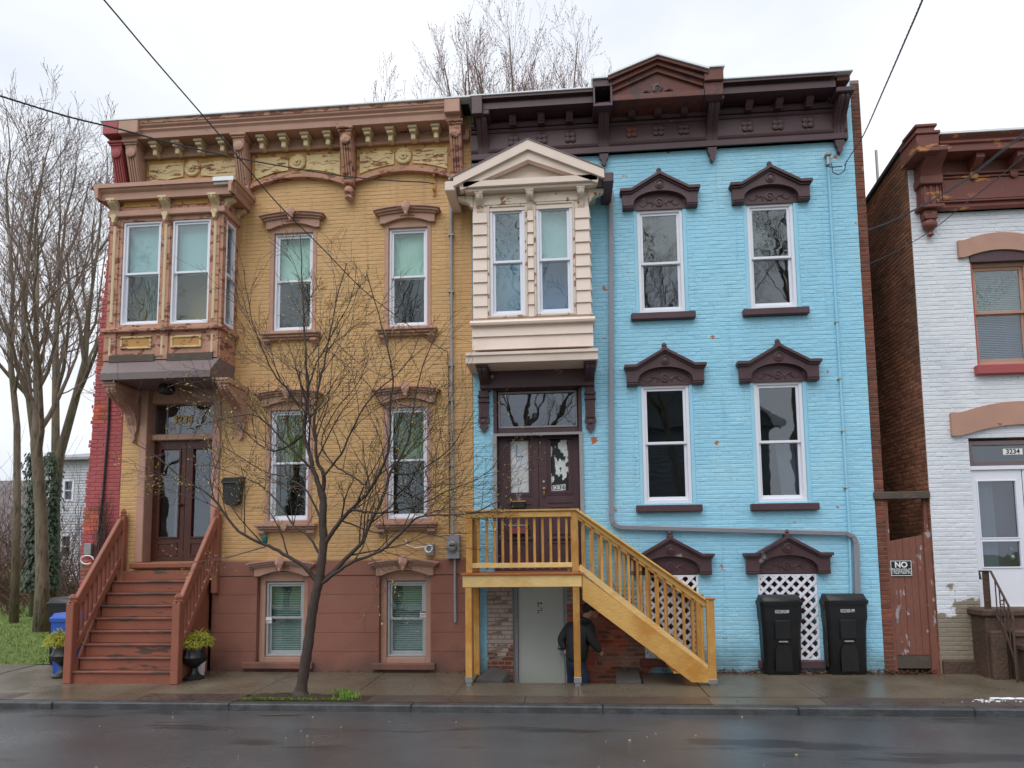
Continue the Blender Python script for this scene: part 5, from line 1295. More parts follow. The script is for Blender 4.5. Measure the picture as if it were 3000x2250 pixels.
for i in range(1, 6):
    t_ = i/5; x = rb_.x+(rc.x-rb_.x)*t_; y = -.36-.26*t_; zt_ = zr+(zc-zr)*t_
    MB().tube([(x,y,zt_-.62 if i < 5 else sw(y)),(x,y,zt_)], .009 if i < 5 else .016, 5).build('iron_bar', m_stone, stp)
x = (rb_.x+rc.x)/2; z = (zr+zc)/2-.2
MB().tube([(x-.05,-.49,z-.2),(x-.05,-.49,z-.08),(x,-.49,z),(x+.05,-.49,z-.08),(x+.05,-.49,z-.25),(x,-.49,z-.36)], .008, 5).tube([(x+.03*math.cos(a),-.49,z+.05+.03*math.sin(a)) for a in [i*.8 for i in range(9)]], .008, 5).build('scrollwork', m_stone, stp)
MB().tube([(rb_.x,-.36,ztop-.02),(x,-.5,ztop-.25),(rc.x,-.62,sw(-.7)+.25)], .014, 5).build('lower_rail', m_stone, stp)
# ================================================================ alley gate, sign, beam
gt = thing('alley_gate', 'weathered red-brown plank gate closing the dark alley between the blue and white houses', 'gate', (5.0,.05,sw(0)))
GY = .06
tl, tr_ = U(2583,1589,GY), U(2720,1564,GY); bl_, br_ = U(2599,1918,GY), U(2742,1918,GY)
n = 7
for i in range(n):
    a, b = i/n, (i+1)/n
    xa = tl.x+(tr_.x-tl.x)*a+.002; xb_ = tl.x+(tr_.x-tl.x)*b-.002
    MB().plate([(xa,bl_.z),(xb_,bl_.z),(xb_,tl.z+(tr_.z-tl.z)*b),(xa,tl.z+(tr_.z-tl.z)*a)], GY-.012-.004*(i % 2), GY+.015).build('plank', m_gate, gt)
MB().box(tl.x, tr_.x, GY-.01, GY+.025, U(2650,1959,GY).z, bl_.z-.004, .008).build('kick_board', m_wood, gt)
MB().box(WH-.11, WH-.004, GY-.035, GY+.06, sw(0), U(2720,1560,GY).z, .006).build('gate_post', m_gate, gt)
MB().box(WH-.07, WH-.006, GY-.0, GY+.06, U(2720,1562,GY).z, U(2720,1462,GY).z, .006).build('upper_post', m_gate, gt)
MB().box(BX1+.147, BX1+.2, GY-.03, GY+.06, sw(0), U(2600,1465,GY).z, .006).build('gate_post', m_gate, gt)
MB().box(tl.x, tr_.x, GY+.018, GY+.06, .35, .45).box(tl.x, tr_.x, GY+.018, GY+.06, 1.25, 1.35).build('ledge', m_gate, gt)
a, b = U(2563,1447,-.02), U(2724,1447,-.02)
o = MB().box(BX1-.02, WH-.003, -.035, .12, U(2640,1462,-.02).z, U(2640,1440,-.02).z, .01).build('timber_beam', m_wood, None, org=(5.0,0,2.6))
tag(o, 'grey weathered timber beam spanning the alley above the plank gate', 'beam')
r = R4((2605,1642),(2669,1640),(2676,1687),(2611,1690),GY-.03)
sg = thing('warning_sign', 'black and white NO TRESPASSING sign on the alley gate', 'sign', ((r[0]+r[1])/2,GY-.02,r[2]))
MB().box(r[0], r[1], GY-.03, GY-.018, r[2], r[3], .003).build('board', m_signb, sg)
ring(MB(), r[0]+.008, r[1]-.008, r[2]+.008, r[3]-.008, .008, GY-.033, GY-.0305, 0).build('border', m_label, sg)
xm = (r[0]+r[1])/2; hh = r[3]-r[2]
digits('NO', 'lettering', m_label, sg, Vector((xm,GY-.0315,r[2]+hh*.7)), .115, ext=.001, bold=.004)
t_ = digits('TRESPASSING', 'lettering', m_label, sg, Vector((0,0,0)), .1, ext=.001, bold=0.)
xx = [v.co.x for v in t_.data.vertices]; kx = (r[1]-r[0]-.04)/(max(xx)-min(xx))
t_.data.transform(Matrix.Translation((xm,GY-.0315,r[2]+hh*.3)) @ Matrix.Diagonal((kx,1,1.15,1)))
# ================================================================ timber porch of the blue house
PY, PB = -1.0, -.06
pz = U(1530,1678,PY).z
po = thing('timber_porch', 'new honey coloured timber porch and stairs before the blue house door', 'porch', (.2,-.5,sw(-.5)))
dx0, dx1 = U(1350,1680,PY).x, U(1710,1680,PY).x
n = 7
for i in range(n):
    y0 = PY-.03+(PB-PY)*i/n; y1 = PY-.03+(PB-PY)*(i+1)/n-.006
    MB().box(dx0, dx1, y0, y1, pz-.03, pz, .004).build('deck_board', m_deckf, po)
rj0, rj1 = U(1355,1700,PY).x, U(1704,1700,PY).x
zj0 = U(1530,1720,PY).z
MB().box(rj0, rj1, PY, PY+.04, zj0, pz-.032, .004).build('rim_joist', m_deckb, po)
MB().box(rj0, rj1, PB-.04, PB, zj0, pz-.032, .004).build('rim_joist', m_deckb, po)
for x in (rj0+.001, rj1-.041): MB().box(x, x+.04, PY+.042, PB-.042, zj0, pz-.032, .004).build('side_joist', m_deckb, po)
pL = (U(1363.5,1600,PY).x, U(1381.5,1600,PY).x); pM = (U(1675.5,1600,PY).x, U(1695,1600,PY).x)
zr = U(1530,1492,PY).z
def post(x0, x1, y, z0, z1): MB().box(x0, x1, y, y+.09, z0, z1, .006).build('post', m_deckv, po)
for x0, x1 in (pL, pM):
    post(x0, x1, PY+.042, pz+.001, zr-.03)
post(pL[0], pL[1], PB-.14, pz+.001, zr-.03)
for px0, px1, px in ((1363,1382,1372), (1680,1700,1690)):
    x0, x1 = U(px0,1850,PY).x, U(px1,1850,PY).x
    zb = sw(PY)+.05
    MB().box(x0, x1, PY+.004, PY+.094, zb, zj0-.001, .006).build('leg', m_deckv, po)
    MB().box(x0-.006, x1+.006, PY-.002, PY+.1, zb-.01, zb+.07, .004).box(x0+.01, x1-.01, PY+.01, PY+.09, sw(PY)-.02, zb-.011).build('post_base', m_galv, po)
    MB().box(x0, x1, PB-.1, PB-.01, WZ if px0 < 1500 else WZ, zj0-.001, .006).build('leg', m_deckv, po)
MB().box(pL[0]-.03, pM[1]+.02, PY+.02, PY+.155, zr-.028, zr, .005).build('rail_cap', m_deck, po)
zrb = U(1530,1515,PY).z
MB().box(pL[1]+.001, pM[0]-.001, PY+.045, PY+.085, zrb, zr-.03, .004).build('top_rail', m_deck, po)
zb1, zb0 = U(1530,1649,PY).z, U(1530,1663.5,PY).z
MB().box(pL[1]+.001, pM[0]-.001, PY+.045, PY+.085, zb0, zb1, .004).build('bottom_rail', m_deckb, po)
for k, px in enumerate((1394,1419,1442,1466,1490,1513.5,1537,1560,1584,1608,1632,1655,1671)):
    if px < 1445 and px > 1700: continue
    x = U(px+5,1580,PY).x
    MB().box(x-.018, x+.018, PY+.086, PY+.12, zb0-.02, zrb+.06, .003).build('baluster', m_deckv, po)
# side rail on the left
MB().box(pL[0]+.025, pL[0]+.065, PY+.135, PB-.141, zrb, zr-.03, .004).build('top_rail', m_deck, po)
MB().box(pL[0]+.0, pL[0]+.1, PY+.156, PB-.05, zr-.028, zr-.001, .005).build('rail_cap', m_deck, po)
MB().box(pL[0]+.025, pL[0]+.065, PY+.135, PB-.141, zb0, zb1, .004).build('bottom_rail', m_deckb, po)
for k in range(6):
    y = PY+.2+k*.108; MB().box(pL[0]+.066, pL[0]+.1, y-.018, y+.018, zb0-.02, zrb+.06, .003).build('baluster', m_deckv, po)
# flight of stairs going down to the right
def upt(px, py, Y=PY): q = U(px, py, Y); return Vector((q.x, Y, q.z))
A0, A1 = upt(1694,1491), upt(2072,1760); B0, B1 = upt(1698,1654), upt(2078,1953)
S0, S1, S2, S3 = upt(1707,1687), upt(2079,1962), upt(2079,2001), upt(2027,1999)
S4 = upt(1707,1757)
nx0, nx1 = U(2074,1880,PY).x, U(2097,1880,PY).x
def off(p, y): return Vector((p.x, y, p.z))
for yy, yst in ((PY+.0, PY+.01), (PB-.13, PB-.09)):
    q = [off(p, yst) for p in (S0, S1, S2, S3, S4)]
    MB().poly(q, (0,.04,0)).build('stringer', m_deck, po)
    dz = Vector((0,0,-.065))
    MB().beam(off(A0,yy+.065)+dz*.85, off(A1,yy+.065)+dz*.85, .04, .09, b=.004).build('top_rail', m_deck, po)
    MB().beam(off(A0,yy+.065)+Vector((-.02,0,-.012)), off(A1,yy+.065)+Vector((.02,0,-.012)), .13, .026, b=.004).build('rail_cap', m_deck, po)
    MB().beam(off(B0,yy+.065)+Vector((0,0,-.04)), off(B1,yy+.065)+Vector((0,0,-.04)), .04, .08, b=.004).build('bottom_rail', m_deckb, po)
    MB().box(nx0, nx1, yy+.01, yy+.1, sw(yy)+.04, U(2085,1758,PY).z, .006).build('newel_post', m_deckv, po)
    MB().box(nx0-.015, nx1+.015, yy-.005, yy+.115, U(2085,1758,PY).z+.001, U(2085,1758,PY).z+.025, .004).build('newel_cap', m_deckf, po)
    MB().box(nx0-.006, nx1+.006, yy+.004, yy+.106, sw(yy)+.03, sw(yy)+.1, .004).box(nx0+.01, nx1-.01, yy+.02, yy+.09, sw(yy)-.02, sw(yy)+.03).build('post_base', m_galv, po)
    nb = 14
    for k in range(nb):
        t_ = (k+.55)/nb
        p, q = B0.lerp(B1, t_), A0.lerp(A1, t_)
        MB().box(p.x-.018, p.x+.018, yy+.086, yy+.118, p.z-.06, q.z-.06, .003).build('baluster', m_deckv, po)
ns = 8
for i in range(1, ns):
    t_ = i/ns; x = dx1-.02+(nx0-dx1)*t_; z = pz-(pz-sw(PY))*t_
    MB().box(x-.24, x+.015, PY+.052, PB-.092, z-.03, z, .004).build('tread', m_deck, po)
p = U(1665,1671,PY+.1)
for (px, dxx, lab) in ((1666,.0,'crumpled white paper lying on the porch floor by the post'), (1701,.0,'white paper scraps on the top stair edge of the timber porch')):
    p = U(px,1672,PY+.12); mb = MB(); rg = random.Random(px)
    for k in range(4):
        c = Vector((p.x+rg.uniform(-.03,.03), PY+.14+rg.uniform(-.03,.03), pz+.012+.012*k)); a = Vector((rg.uniform(-1,1),rg.uniform(-1,1),rg.uniform(-.4,.4))).normalized(); b = a.cross(Vector((0,.3,1))).normalized()
        mb.obox(c, a, b, a.cross(b), .035, .025, .003)
    tag(mb.build('paper_scrap', m_paper, None, org=(p.x,PY+.14,pz)), lab, 'paper')
# ================================================================ wheeled bins
def cart(name, label, cat, c, w, d, h, mats, rot=0., number=None, group=None, dusty=False):
    """c: centre of the base, front towards -y"""
    t = thing(name, label, cat, c, group); R_ = Matrix.Translation(c) @ Matrix.Rotation(rot,4,'Z')
    mb_, ml_ = mats
    def fin(m, nm, mat, par, auto=None):
        m.v = [tuple(R_ @ Vector(p)) for p in m.v]; return m.build(nm, mat, par, auto=auto)
    bh_ = h*.9; rings = []
    for z, kw, kd, sh in ((0,.86,.8,0),(.03,.88,.84,0),(.62*bh_,.93,.93,0),(.72*bh_,.95,.97,0),(.78*bh_,.99,1.,0),(bh_,1.,1.,0)):
        hw, hd = w/2*kw, d/2*kd; r_ = .045
        rings.append([(hw-r_,-hd,z),(-hw+r_,-hd,z),(-hw,-hd+r_,z),(-hw,hd-r_,z),(-hw+r_,hd,z),(hw-r_,hd,z),(hw,hd-r_,z),(hw,-hd+r_,z)])
    m = MB(); vs = [p for r_ in rings for p in r_]
    fs = [tuple(range(7,-1,-1))] + [(i*8+k, i*8+(k+1) % 8, (i+1)*8+(k+1) % 8, (i+1)*8+k) for i in range(5) for k in range(8)]
    m.add(vs, [f[::-1] for f in fs]); body = fin(m, 'body', mb_, t, 35)
    hd = d/2
    m = MB().box(-w*.19, w*.19, -hd*.985-.012, -hd*.9, bh_*.5, bh_*.76, .02); fin(m, 'front_recess_panel', mb_, t)
    m = MB().plate([(-w*.2,.06),(w*.2,.06),(w*.2,bh_*.34),(w*.13,bh_*.42),(-w*.13,bh_*.42),(-w*.2,bh_*.34)], -hd*.93-.012, -hd*.8); fin(m, 'front_lower_panel', mb_, t)
    m = MB().box(-w*.11, w*.11, -hd*.93-.03, -hd*.9, bh_*.455, bh_*.475, .004); fin(m, 'catch_bar', m_galv if number else mb_, t)
    if dusty:
        m = MB().add([(-w/2*.93-.004,-hd*.8,.12),(-w/2*.93-.006,hd*.8,.12),(-w/2*1.0-.004,hd*.9,bh_*.97),(-w/2*1.0-.004,-hd*.88,bh_*.97),(-w/2*.93-.006,hd*.85,bh_*.62),(-w/2*.93-.006,-hd*.85,bh_*.62)], [(0,1,4,5),(5,4,2,3)][::1]); fin(m, 'dusty_side', m_bing, t)
    lr = []
    for z, o_ in ((bh_-.035,.012),(bh_+.02,.016),(bh_+.035,0.),(h-.005,-.03),(h,-.06)):
        hw, hd2 = w/2+o_, d/2+o_+.012; r_ = .05
        lr += [(hw-r_,-hd2,z),(-hw+r_,-hd2,z),(-hw,-hd2+r_,z),(-hw,hd2-r_,z),(-hw+r_,hd2,z),(hw-r_,hd2,z),(hw,hd2-r_,z),(hw,-hd2+r_,z)]
    m = MB().add(lr, [tuple(range(32,40))[::-1]]+[(i*8+k, (i+1)*8+k, (i+1)*8+(k+1) % 8, i*8+(k+1) % 8) for i in range(4) for k in range(8)]); fin(m, 'lid', ml_, t, 35)
    m = MB().tube([(-w*.4,d/2+.06,bh_-.05),(w*.4,d/2+.06,bh_-.05)], .018, 8).box(-w*.42, -w*.36, d/2-.02, d/2+.07, bh_-.08, bh_-.03).box(w*.36, w*.42, d/2-.02, d/2+.07, bh_-.08, bh_-.03); fin(m, 'handle', mb_, t)
    for s in (-1, 1):
        m = MB().lathe((s*(w*.47)-.03,d*.38,.125), [(.07,0),(.125,.004),(.125,.056),(.07,.06)], 18, 'x'); wh_ = fin(m, 'wheel', m_black, t, 40)
        m = MB().lathe((s*(w*.47)-.035,d*.38,.125), [(.05,0),(.05,.07)], 12, 'x'); fin(m, 'hub', m_grey, wh_)
    if number:
        o = digits(number, 'printed_number', m_label, t, Vector((0,0,0)), .066, ext=.001, bold=0.)
        o.data.transform(R_ @ Matrix.Translation((0,-hd-.003,bh_*.88)) @ Matrix.Diagonal((.62,1,1,1)))
    return t
b0 = S(2293,1979); b1 = S(2485,1979)
dpt = .52
cart('wheeled_bin', 'black wheeled bin before the lattice, beside the timber stairs', 'bin', (b0.x+.02, b0.y+dpt/2-.02, sw(b0.y)), .60, dpt, 1.165, (m_bin,m_bin), .03, '0323305389', 'black wheeled bins by the blue wall')
cart('wheeled_bin', 'black wheeled bin with dusty grey side, near the plank gate', 'bin', (b1.x+.02, b1.y+dpt/2-.02, sw(b1.y)), .61, dpt, 1.175, (m_bin,m_bin), .05, '0323305199', 'black wheeled bins by the blue wall', True)
bb_ = U(222,1900,-.1)
cart('recycling_bin', 'blue plastic recycling bin behind the stoop railing by the red wall', 'bin', (U(222,1900,-.25).x, -.25, sw(-.1)), .56, .5, .96, (m_binb,m_binb), -.1)
cart('wheeled_bin', 'black wheeled bin standing behind the blue recycling bin by the lawn', 'bin', (U(215,1800,.6).x, .62, -.02), .62, .55, 1.12, (m_bin,m_bin), -.1)
# ================================================================ urn planters
URN = [(.16,0),(.165,.02),(.14,.035),(.09,.06),(.06,.1),(.05,.15),(.075,.17),(.1,.19),(.17,.24),(.195,.3),(.17,.34),(.15,.42),(.165,.5),(.2,.53),(.205,.545),(.18,.545),(.16,.5)]
def urn(px, py, label, sc_=1., seed=1):
    p = S(px, py); p.y += .1; p.z = sw(p.y)
    t = thing('urn_planter', label, 'planter', p, 'urn planters beside the stoop')
    MB().lathe(p, [(r_*sc_*.84, h_*sc_*.98) for r_, h_ in URN], 24, 'z', lambda a, h_: 1+.045*math.cos(a*12)*(1 if .19*sc_ < h_ < .33*sc_ else 0)).build('urn', m_urn, t, auto=40)
    MB().lathe(p, [(.13,.5*sc_),(.08,.52*sc_)], 12).build('soil', m_soil, t)
    rg = random.Random(seed); mb = MB()
    for k in range(750):
        a = rg.uniform(0, 6.283); el = math.asin(rg.uniform(.05,1)); r0 = rg.uniform(.02,.09)
        d = Vector((math.cos(a)*math.cos(el), math.sin(a)*math.cos(el), math.sin(el)*.9))
        q = p+Vector((math.cos(a)*r0, math.sin(a)*r0, .5*sc_)); ln = rg.uniform(.08,.22); pts = [q]
        for i in range(4): q = q+d*ln/4; d = (d+Vector((rg.uniform(-.15,.15),rg.uniform(-.15,.15),-.36))).normalized(); pts.append(q.copy())
        mb.tube(pts, [.004,.0055,.005,.004,.002], 3, cap=False)
        for i in (1, 2, 3, 4):
            for _ in range(2):
                e = pts[i]+Vector((rg.uniform(-1,1),rg.uniform(-1,1),rg.uniform(-1.2,.5)))*.05; mb.tube([pts[i], e], [.0045,.0015], 3, cap=False)
    tag(mb.build('foliage', m_shrub, t), kind='stuff')
urn(170, 1986, 'black urn planter with golden thread foliage, left of the stoop by the lawn', 1.12, 3)
urn(557, 1993, 'black urn planter with golden thread foliage, between the stoop and the stucco base', 1.12, 5)
p = U(580,1981,-.3); p = S(580,1979)
bk_ = thing('white_bucket', 'white patterned bucket on the pavement behind the urn planter', 'bucket', (p.x,p.y,sw(p.y)))
MB().lathe((p.x,p.y,sw(p.y)), [(.085,0),(.09,.01),(.11,.27),(.115,.275),(.105,.275),(.1,.2)], 18).build('pail', m_label, bk_, auto=40)
MB().tube([(p.x+.112*math.cos(a),p.y,sw(p.y)+.25-.12*abs(math.sin(a))) for a in [i*math.pi/10 for i in range(11)]], .004, 4).build('bail', m_galv, bk_)
# ================================================================ bare trees
def branch(mbs, p, d, ln, r, lvl, rg, P, buds):
    nseg = 5 if lvl > 0 else 3
    pts = [p.copy()]; rr = [r]; dirs = [d.copy()]
    for i in range(nseg):
        d = (d+Vector((rg.uniform(-1,1),rg.uniform(-1,1),rg.uniform(-1,1)))*P['wig']+Vector((0,0,P['lift']))).normalized()
        p = p+d*ln/nseg; pts.append(p.copy()); rr.append(max(P['rmin'], r*(1-.72*(i+1)/nseg))); dirs.append(d.copy())
    sides = 6 if r > .04 else (4 if r > .014 else 3)
    mbs[0 if r > P['thr'] else 1].tube(pts, rr, sides, cap=False)
    if lvl <= 0:
        for q in pts[1:]:
            if rg.random() < P['bud']: buds.append((q.copy(), dirs[-1]))
        return
    nc = P['nc'][lvl]
    for k in range(nc):
        t_ = .22+.78*(k+rg.random()*.8)/nc; t_ = min(t_, 1.)
        i = min(nseg-1, int(t_*nseg)); q = pts[i].lerp(pts[i+1], t_*nseg-i if i < nseg else 0)
        ax = dirs[i].orthogonal().normalized(); ax.rotate(Matrix.Rotation(rg.uniform(0,6.283),3,dirs[i]))
        cd = dirs[i].copy(); cd.rotate(Matrix.Rotation(rg.uniform(*P['ang']),3,ax))
        if P.get('flat'): cd.y *= P['flat']; cd.normalize()
        branch(mbs, q, cd, ln*rg.uniform(*P['kl'])*(1.1-.4*t_), max(P['rmin'], rr[i]*P['kr']), lvl-1, rg, P, buds)
def bud_mesh(buds, size, rg):
    mb = MB()
    for q, d in buds:
        a = d.orthogonal().normalized(); b = d.cross(a)
        s = size*rg.uniform(.6,1.3); o_ = q+(a*rg.uniform(-1,1)+b*rg.uniform(-1,1))*size*.6
        mb.add([o_-d*s, o_+a*s*.45, o_+b*s*.45, o_-(a+b)*s*.4, o_+d*s*1.2], [(0,2,1),(0,3,2),(0,1,3),(4,1,2),(4,2,3),(4,3,1)])
    return mb
def big_tree(label, pts, radii, seed, nlimb, ll, P, mat_t, mat_w, bsize, group=None, budm=None, start=.45):
    rg = random.Random(seed); pts = [Vector(p) for p in pts]
    t = thing('bare_tree', label, 'tree', pts[0], group)
    mb = MB(); 
    mb.tube(pts, radii, 10); mbs = [mb, MB()]; buds = []
    m = len(pts)-1
    for k in range(nlimb):
        t_ = start+(1-start)*(k+.5)/nlimb; i = min(m-1, int(t_*m)); q = pts[i].lerp(pts[i+1], t_*m-i)
        d = (pts[i+1]-pts[i]).normalized(); ax = d.orthogonal().normalized(); ax.rotate(Matrix.Rotation(k*2.4+rg.uniform(-.4,.4),3,d)); d.rotate(Matrix.Rotation(rg.uniform(.35,.75),3,ax))
        r = radii[i]*.55
        branch(mbs, q, d, ll*rg.uniform(.75,1.1)*(1.15-.45*t_), r, 3, rg, P, buds)
    branch(mbs, pts[-1], (pts[-1]-pts[-2]).normalized(), ll*.8, radii[-1], 3, rg, P, buds)
    mbs[0].build('trunk', mat_t, t, smooth=True); tw = mbs[1].build('crown', mat_w, t); tag(tw, kind='stuff')
    if buds: tag(bud_mesh(buds, bsize, rg).build('buds', budm or m_budr, t), kind='stuff')
    return t
PB_ = dict(wig=.19, lift=.11, rmin=.005, thr=.03, bud=.5, nc=[0,4,5,6], ang=(.35,.85), kl=(.42,.72), kr=.46)
def lawnz(p): return Vector((p.x, p.y, lz(p.x, p.y)-.1))
def tpath(y, pix, r): 
    q = [U(a, b, y) for a, b in pix]; q[0].z = lz(q[0].x, y)-.15; return q
T1 = big_tree('slender smooth grey-barked bare tree on the lawn, nearest the red end wall', tpath(5.5, ((122,1850),(124,1700),(120,1500),(106,1300),(112,1150),(105,980),(110,800)), 0), [.2,.15,.135,.13,.09,.065,.04], 101, 8, 4.0, PB_, m_barkg, m_twigb, .02, 'bare trees behind the lawn', start=.42)
T2 = big_tree('tall bare tree with ivy climbing its thick trunk', tpath(9.0, ((108,1740),(108,1500),(104,1300),(84,1150),(70,950),(85,720)), 0), [.17,.145,.12,.1,.07,.045], 102, 7, 4.8, PB_, m_barkg, m_twigb, .022, 'bare trees behind the lawn', start=.35)
T3 = big_tree('bare tree with dark leaning trunk at the left of the ivy-clad tree', tpath(7.5, ((45,1760),(50,1500),(50,1250),(30,1050),(38,840),(25,660)), 0), [.12,.095,.085,.07,.05,.035], 103, 7, 4.4, PB_, m_barkg, m_twigb, .02, 'bare trees behind the lawn')
T4 = big_tree('bare tree with pale forked trunk leaning toward the red end wall', tpath(10.5, ((148,1720),(155,1500),(176,1330),(222,1165),(250,1050),(262,900),(290,700)), 0), [.19,.16,.14,.12,.085,.06,.035], 104, 7, 4.5, PB_, m_barkg, m_twigb, .022, 'bare trees behind the lawn')
T5 = big_tree('tall bare tree with mottled trunk behind the ivy-clad tree', tpath(13, ((165,1700),(163,1300),(163,1000),(178,760)), 0), [.17,.14,.1,.05], 105, 7, 5.6, PB_, m_barkg, m_twigb, .022, 'bare trees behind the lawn')
# ivy on the big trunk
rg = random.Random(9); mb = MB()
for px_, r_ in ((108,.2),(150,.22)):
    for k in range(1700):
        z_ = rg.uniform(0,1)**1.2; yv = 9.0 if px_ == 108 else 10.5
        c = U(px_+(6*z_ if px_ == 150 else -2*z_), 1730-z_*400, yv); a = rg.uniform(math.pi,2*math.pi); rr_ = r_*(1.05-.3*z_)+rg.random()**2*(.1+.3*max(0,mnoise.noise(Vector((a*1.2,z_*7,px_)))+.35))
        c = c+Vector((math.cos(a)*rr_, math.sin(a)*rr_, 0)); s = rg.uniform(.05,.1)
        u_ = Vector((-math.sin(a), math.cos(a), rg.uniform(-.5,.5))).normalized(); v_ = Vector((math.cos(a)*.4, math.sin(a)*.4, -1)).normalized()
        mb.add([c-u_*s*.6, c+v_*s, c+u_*s*.6, c-v_*s*.7], [(0,1,2,3)])
tag(mb.build('ivy', m_ivy, T2), kind='stuff')
PT = dict(wig=.09, lift=.17, rmin=.0036, thr=.02, bud=.85, nc=[0,4,5,6], ang=(.3,.75), kl=(.42,.66), kr=.42)
def roof_tree(label, px, ptop, y, seed, ll, nl):
    top = U(px, ptop, y); h = top.z-ll*.9
    return big_tree(label, [(top.x,y,-.4),(top.x+.2,y,h*.4),(top.x,y,h*.72),(top.x+.1,y,h)], [.3,.24,.14,.06], seed, nl, ll, PT, m_barkg, m_twigr, .035, 'bare trees behind the roofs', start=.6)
roof_tree('tall bare budding tree rising behind the join of the two roofs', 1370, 75, 15, 201, 6.4, 13)
roof_tree('broad bare budding tree rising behind the beige bay gable', 1490, 62, 15.5, 204, 6.6, 13)
roof_tree('bare budding tree rising behind the plum pediment of the blue house', 1660, 80, 16, 202, 6.4, 13)
roof_tree('low bare treetop showing above the yellow house roof edge', 1110, 262, 16, 203, 4.2, 6)
# ================================================================ street tree
TY = -1.72
sttree = thing('street_tree', 'bare young street tree with yellow buds in the pavement pit', 'tree', (S(882,2022).x, TY, sw(TY)))
def lp(pix, y0, y1):
    n_ = len(pix); return [U(a, b, TY+y0+(y1-y0)*i/(n_-1)) for i, (a, b) in enumerate(pix)]
limbs = [
 ([(880,2032),(884,2010),(894,1945),(904,1880),(914,1800),(925,1740),(934,1706),(943,1640),(948,1580),(945,1530),(947,1470),(939,1434)], 0,0, .084,.047),
 ([(939,1436),(921,1380),(906,1325),(889,1271),(898,1217),(902,1145),(897,1054),(890,930),(884,800),(880,690)], 0,.25, .042,.006),
 ([(944,1440),(949,1394),(931,1354),(926,1307),(921,1217),(934,1130),(949,1072),(962,1000),(985,880),(1015,770)], 0,-.3, .036,.006),
 ([(948,1600),(972,1562),(1000,1524),(1033,1488),(1083,1434),(1127,1354),(1141,1296),(1145,1181),(1150,1090),(1120,960),(1075,800)], 0,-.45, .04,.006),
 ([(936,1709),(966,1685),(997,1655),(1054,1597),(1076,1557),(1123,1452),(1145,1383),(1181,1325),(1199,1275),(1213,1181),(1240,1070),(1275,985)], 0,.5, .042,.006),
 ([(937,1713),(985,1678),(1036,1644),(1116,1615),(1188,1550),(1224,1517),(1300,1508),(1380,1503),(1440,1478),(1500,1448)], 0,-.5, .032,.005),
 ([(1033,1494),(1080,1500),(1127,1501),(1185,1490),(1242,1474),(1310,1440),(1384,1409),(1441,1372),(1485,1300)], -.2,.1, .02,.004),
 ([(925,1700),(888,1658),(830,1622),(772,1593),(700,1557),(642,1480),(600,1440),(540,1405),(450,1330),(395,1300)], 0,-.35, .036,.005),
 ([(889,1272),(840,1310),(790,1320),(745,1290),(700,1250),(640,1225),(560,1190)], .1,.5, .02,.004),
 ([(921,1380),(880,1340),(830,1290),(780,1240),(730,1215),(640,1230),(545,1260)], .05,-.5, .02,.004),
 ([(898,1217),(850,1150),(800,1090),(760,1000),(730,900),(715,790)], .1,-.3, .02,.004),
 ([(902,1145),(930,1060),(985,960),(1030,870),(1045,780)], .15,.5, .018,.004),
 ([(943,1640),(905,1570),(860,1540),(820,1480),(760,1420),(690,1390),(610,1360)], 0,.45, .022,.004),
 ([(945,1530),(900,1440),(840,1400),(770,1380),(690,1330),(630,1290)], 0,.2, .02,.004),
 ([(1083,1434),(1040,1400),(990,1370),(940,1300),(985,1200),(1050,1120),(1080,1040)], -.2,.2, .018,.004),
 ([(1145,1383),(1190,1390),(1240,1370),(1300,1330),(1350,1270),(1390,1200)], .3,-.1, .018,.004),
 ([(1000,1524),(1040,1540),(1110,1560),(1200,1555),(1290,1570),(1350,1560)], -.1,.3, .014,.004),
 ([(949,1394),(1000,1330),(1040,1240),(1100,1150),(1180,1080),(1230,990)], -.05,-.5, .02,.004),
]
rg = random.Random(42); mbs = [MB(), MB()]; buds = []
PS = dict(wig=.17, lift=.04, rmin=.0024, thr=.012, bud=.42, nc=[0,4,5,5], ang=(.45,1.0), kl=(.38,.66), kr=.55, flat=.75)
def smooth_path(q):
    out = []
    for i in range(len(q)-1):
        a = q[max(0,i-1)]; b = q[i]; c = q[i+1]; d = q[min(len(q)-1,i+2)]
        for k in range(4):
            t_ = k/4; out.append(.5*((2*b)+(c-a)*t_+(2*a-5*b+4*c-d)*t_*t_+(3*b-a-3*c+d)*t_**3))
    out.append(q[-1]); return out
for li, (pix, y0, y1, r0, r1) in enumerate(limbs):
    q = smooth_path(lp(pix, y0, y1)); m_ = len(q)
    r0 *= .88; rad = [r0+(r1-r0)*(i/(m_-1))**.8 for i in range(m_)]
    if li == 0:
        rad = [r0*(1+.0)+(r1-r0)*(i/(m_-1)) for i in range(m_)]; rad[0] *= 1.5; rad[1] *= 1.35; rad[2] *= 1.22; rad[3] *= 1.12
        rad = [x*(1+.07*math.sin(i*2.3)) for i, x in enumerate(rad)]
        q[0].z = sw(TY)-.04
    else:
        for i in range(1, m_): q[i] += Vector((rg.uniform(-1,1),rg.uniform(-1,1),rg.uniform(-1,1)))*.008
    mbs[0].tube(q, rad, 12 if li == 0 else 7, cap=False)
    if li == 0: continue
    nb_ = int(4+m_*.27)
    for k in range(nb_):
        t_ = .2+.8*(k+rg.random())/nb_; i = min(m_-2, int(t_*(m_-1)))
        d = (q[i+1]-q[i]).normalized(); ax = d.orthogonal().normalized(); ax.rotate(Matrix.Rotation(rg.uniform(0,6.283),3,d)); d.rotate(Matrix.Rotation(rg.uniform(.5,1.05),3,ax)); d.y *= .7; d.z += .12; d.normalize()
        branch(mbs, q[i], d, rg.uniform(.55,1.35)*(1.1-.35*t_), max(.004, rad[i]*.55), 2 if rad[i] > .009 else 1, rg, PS, buds)
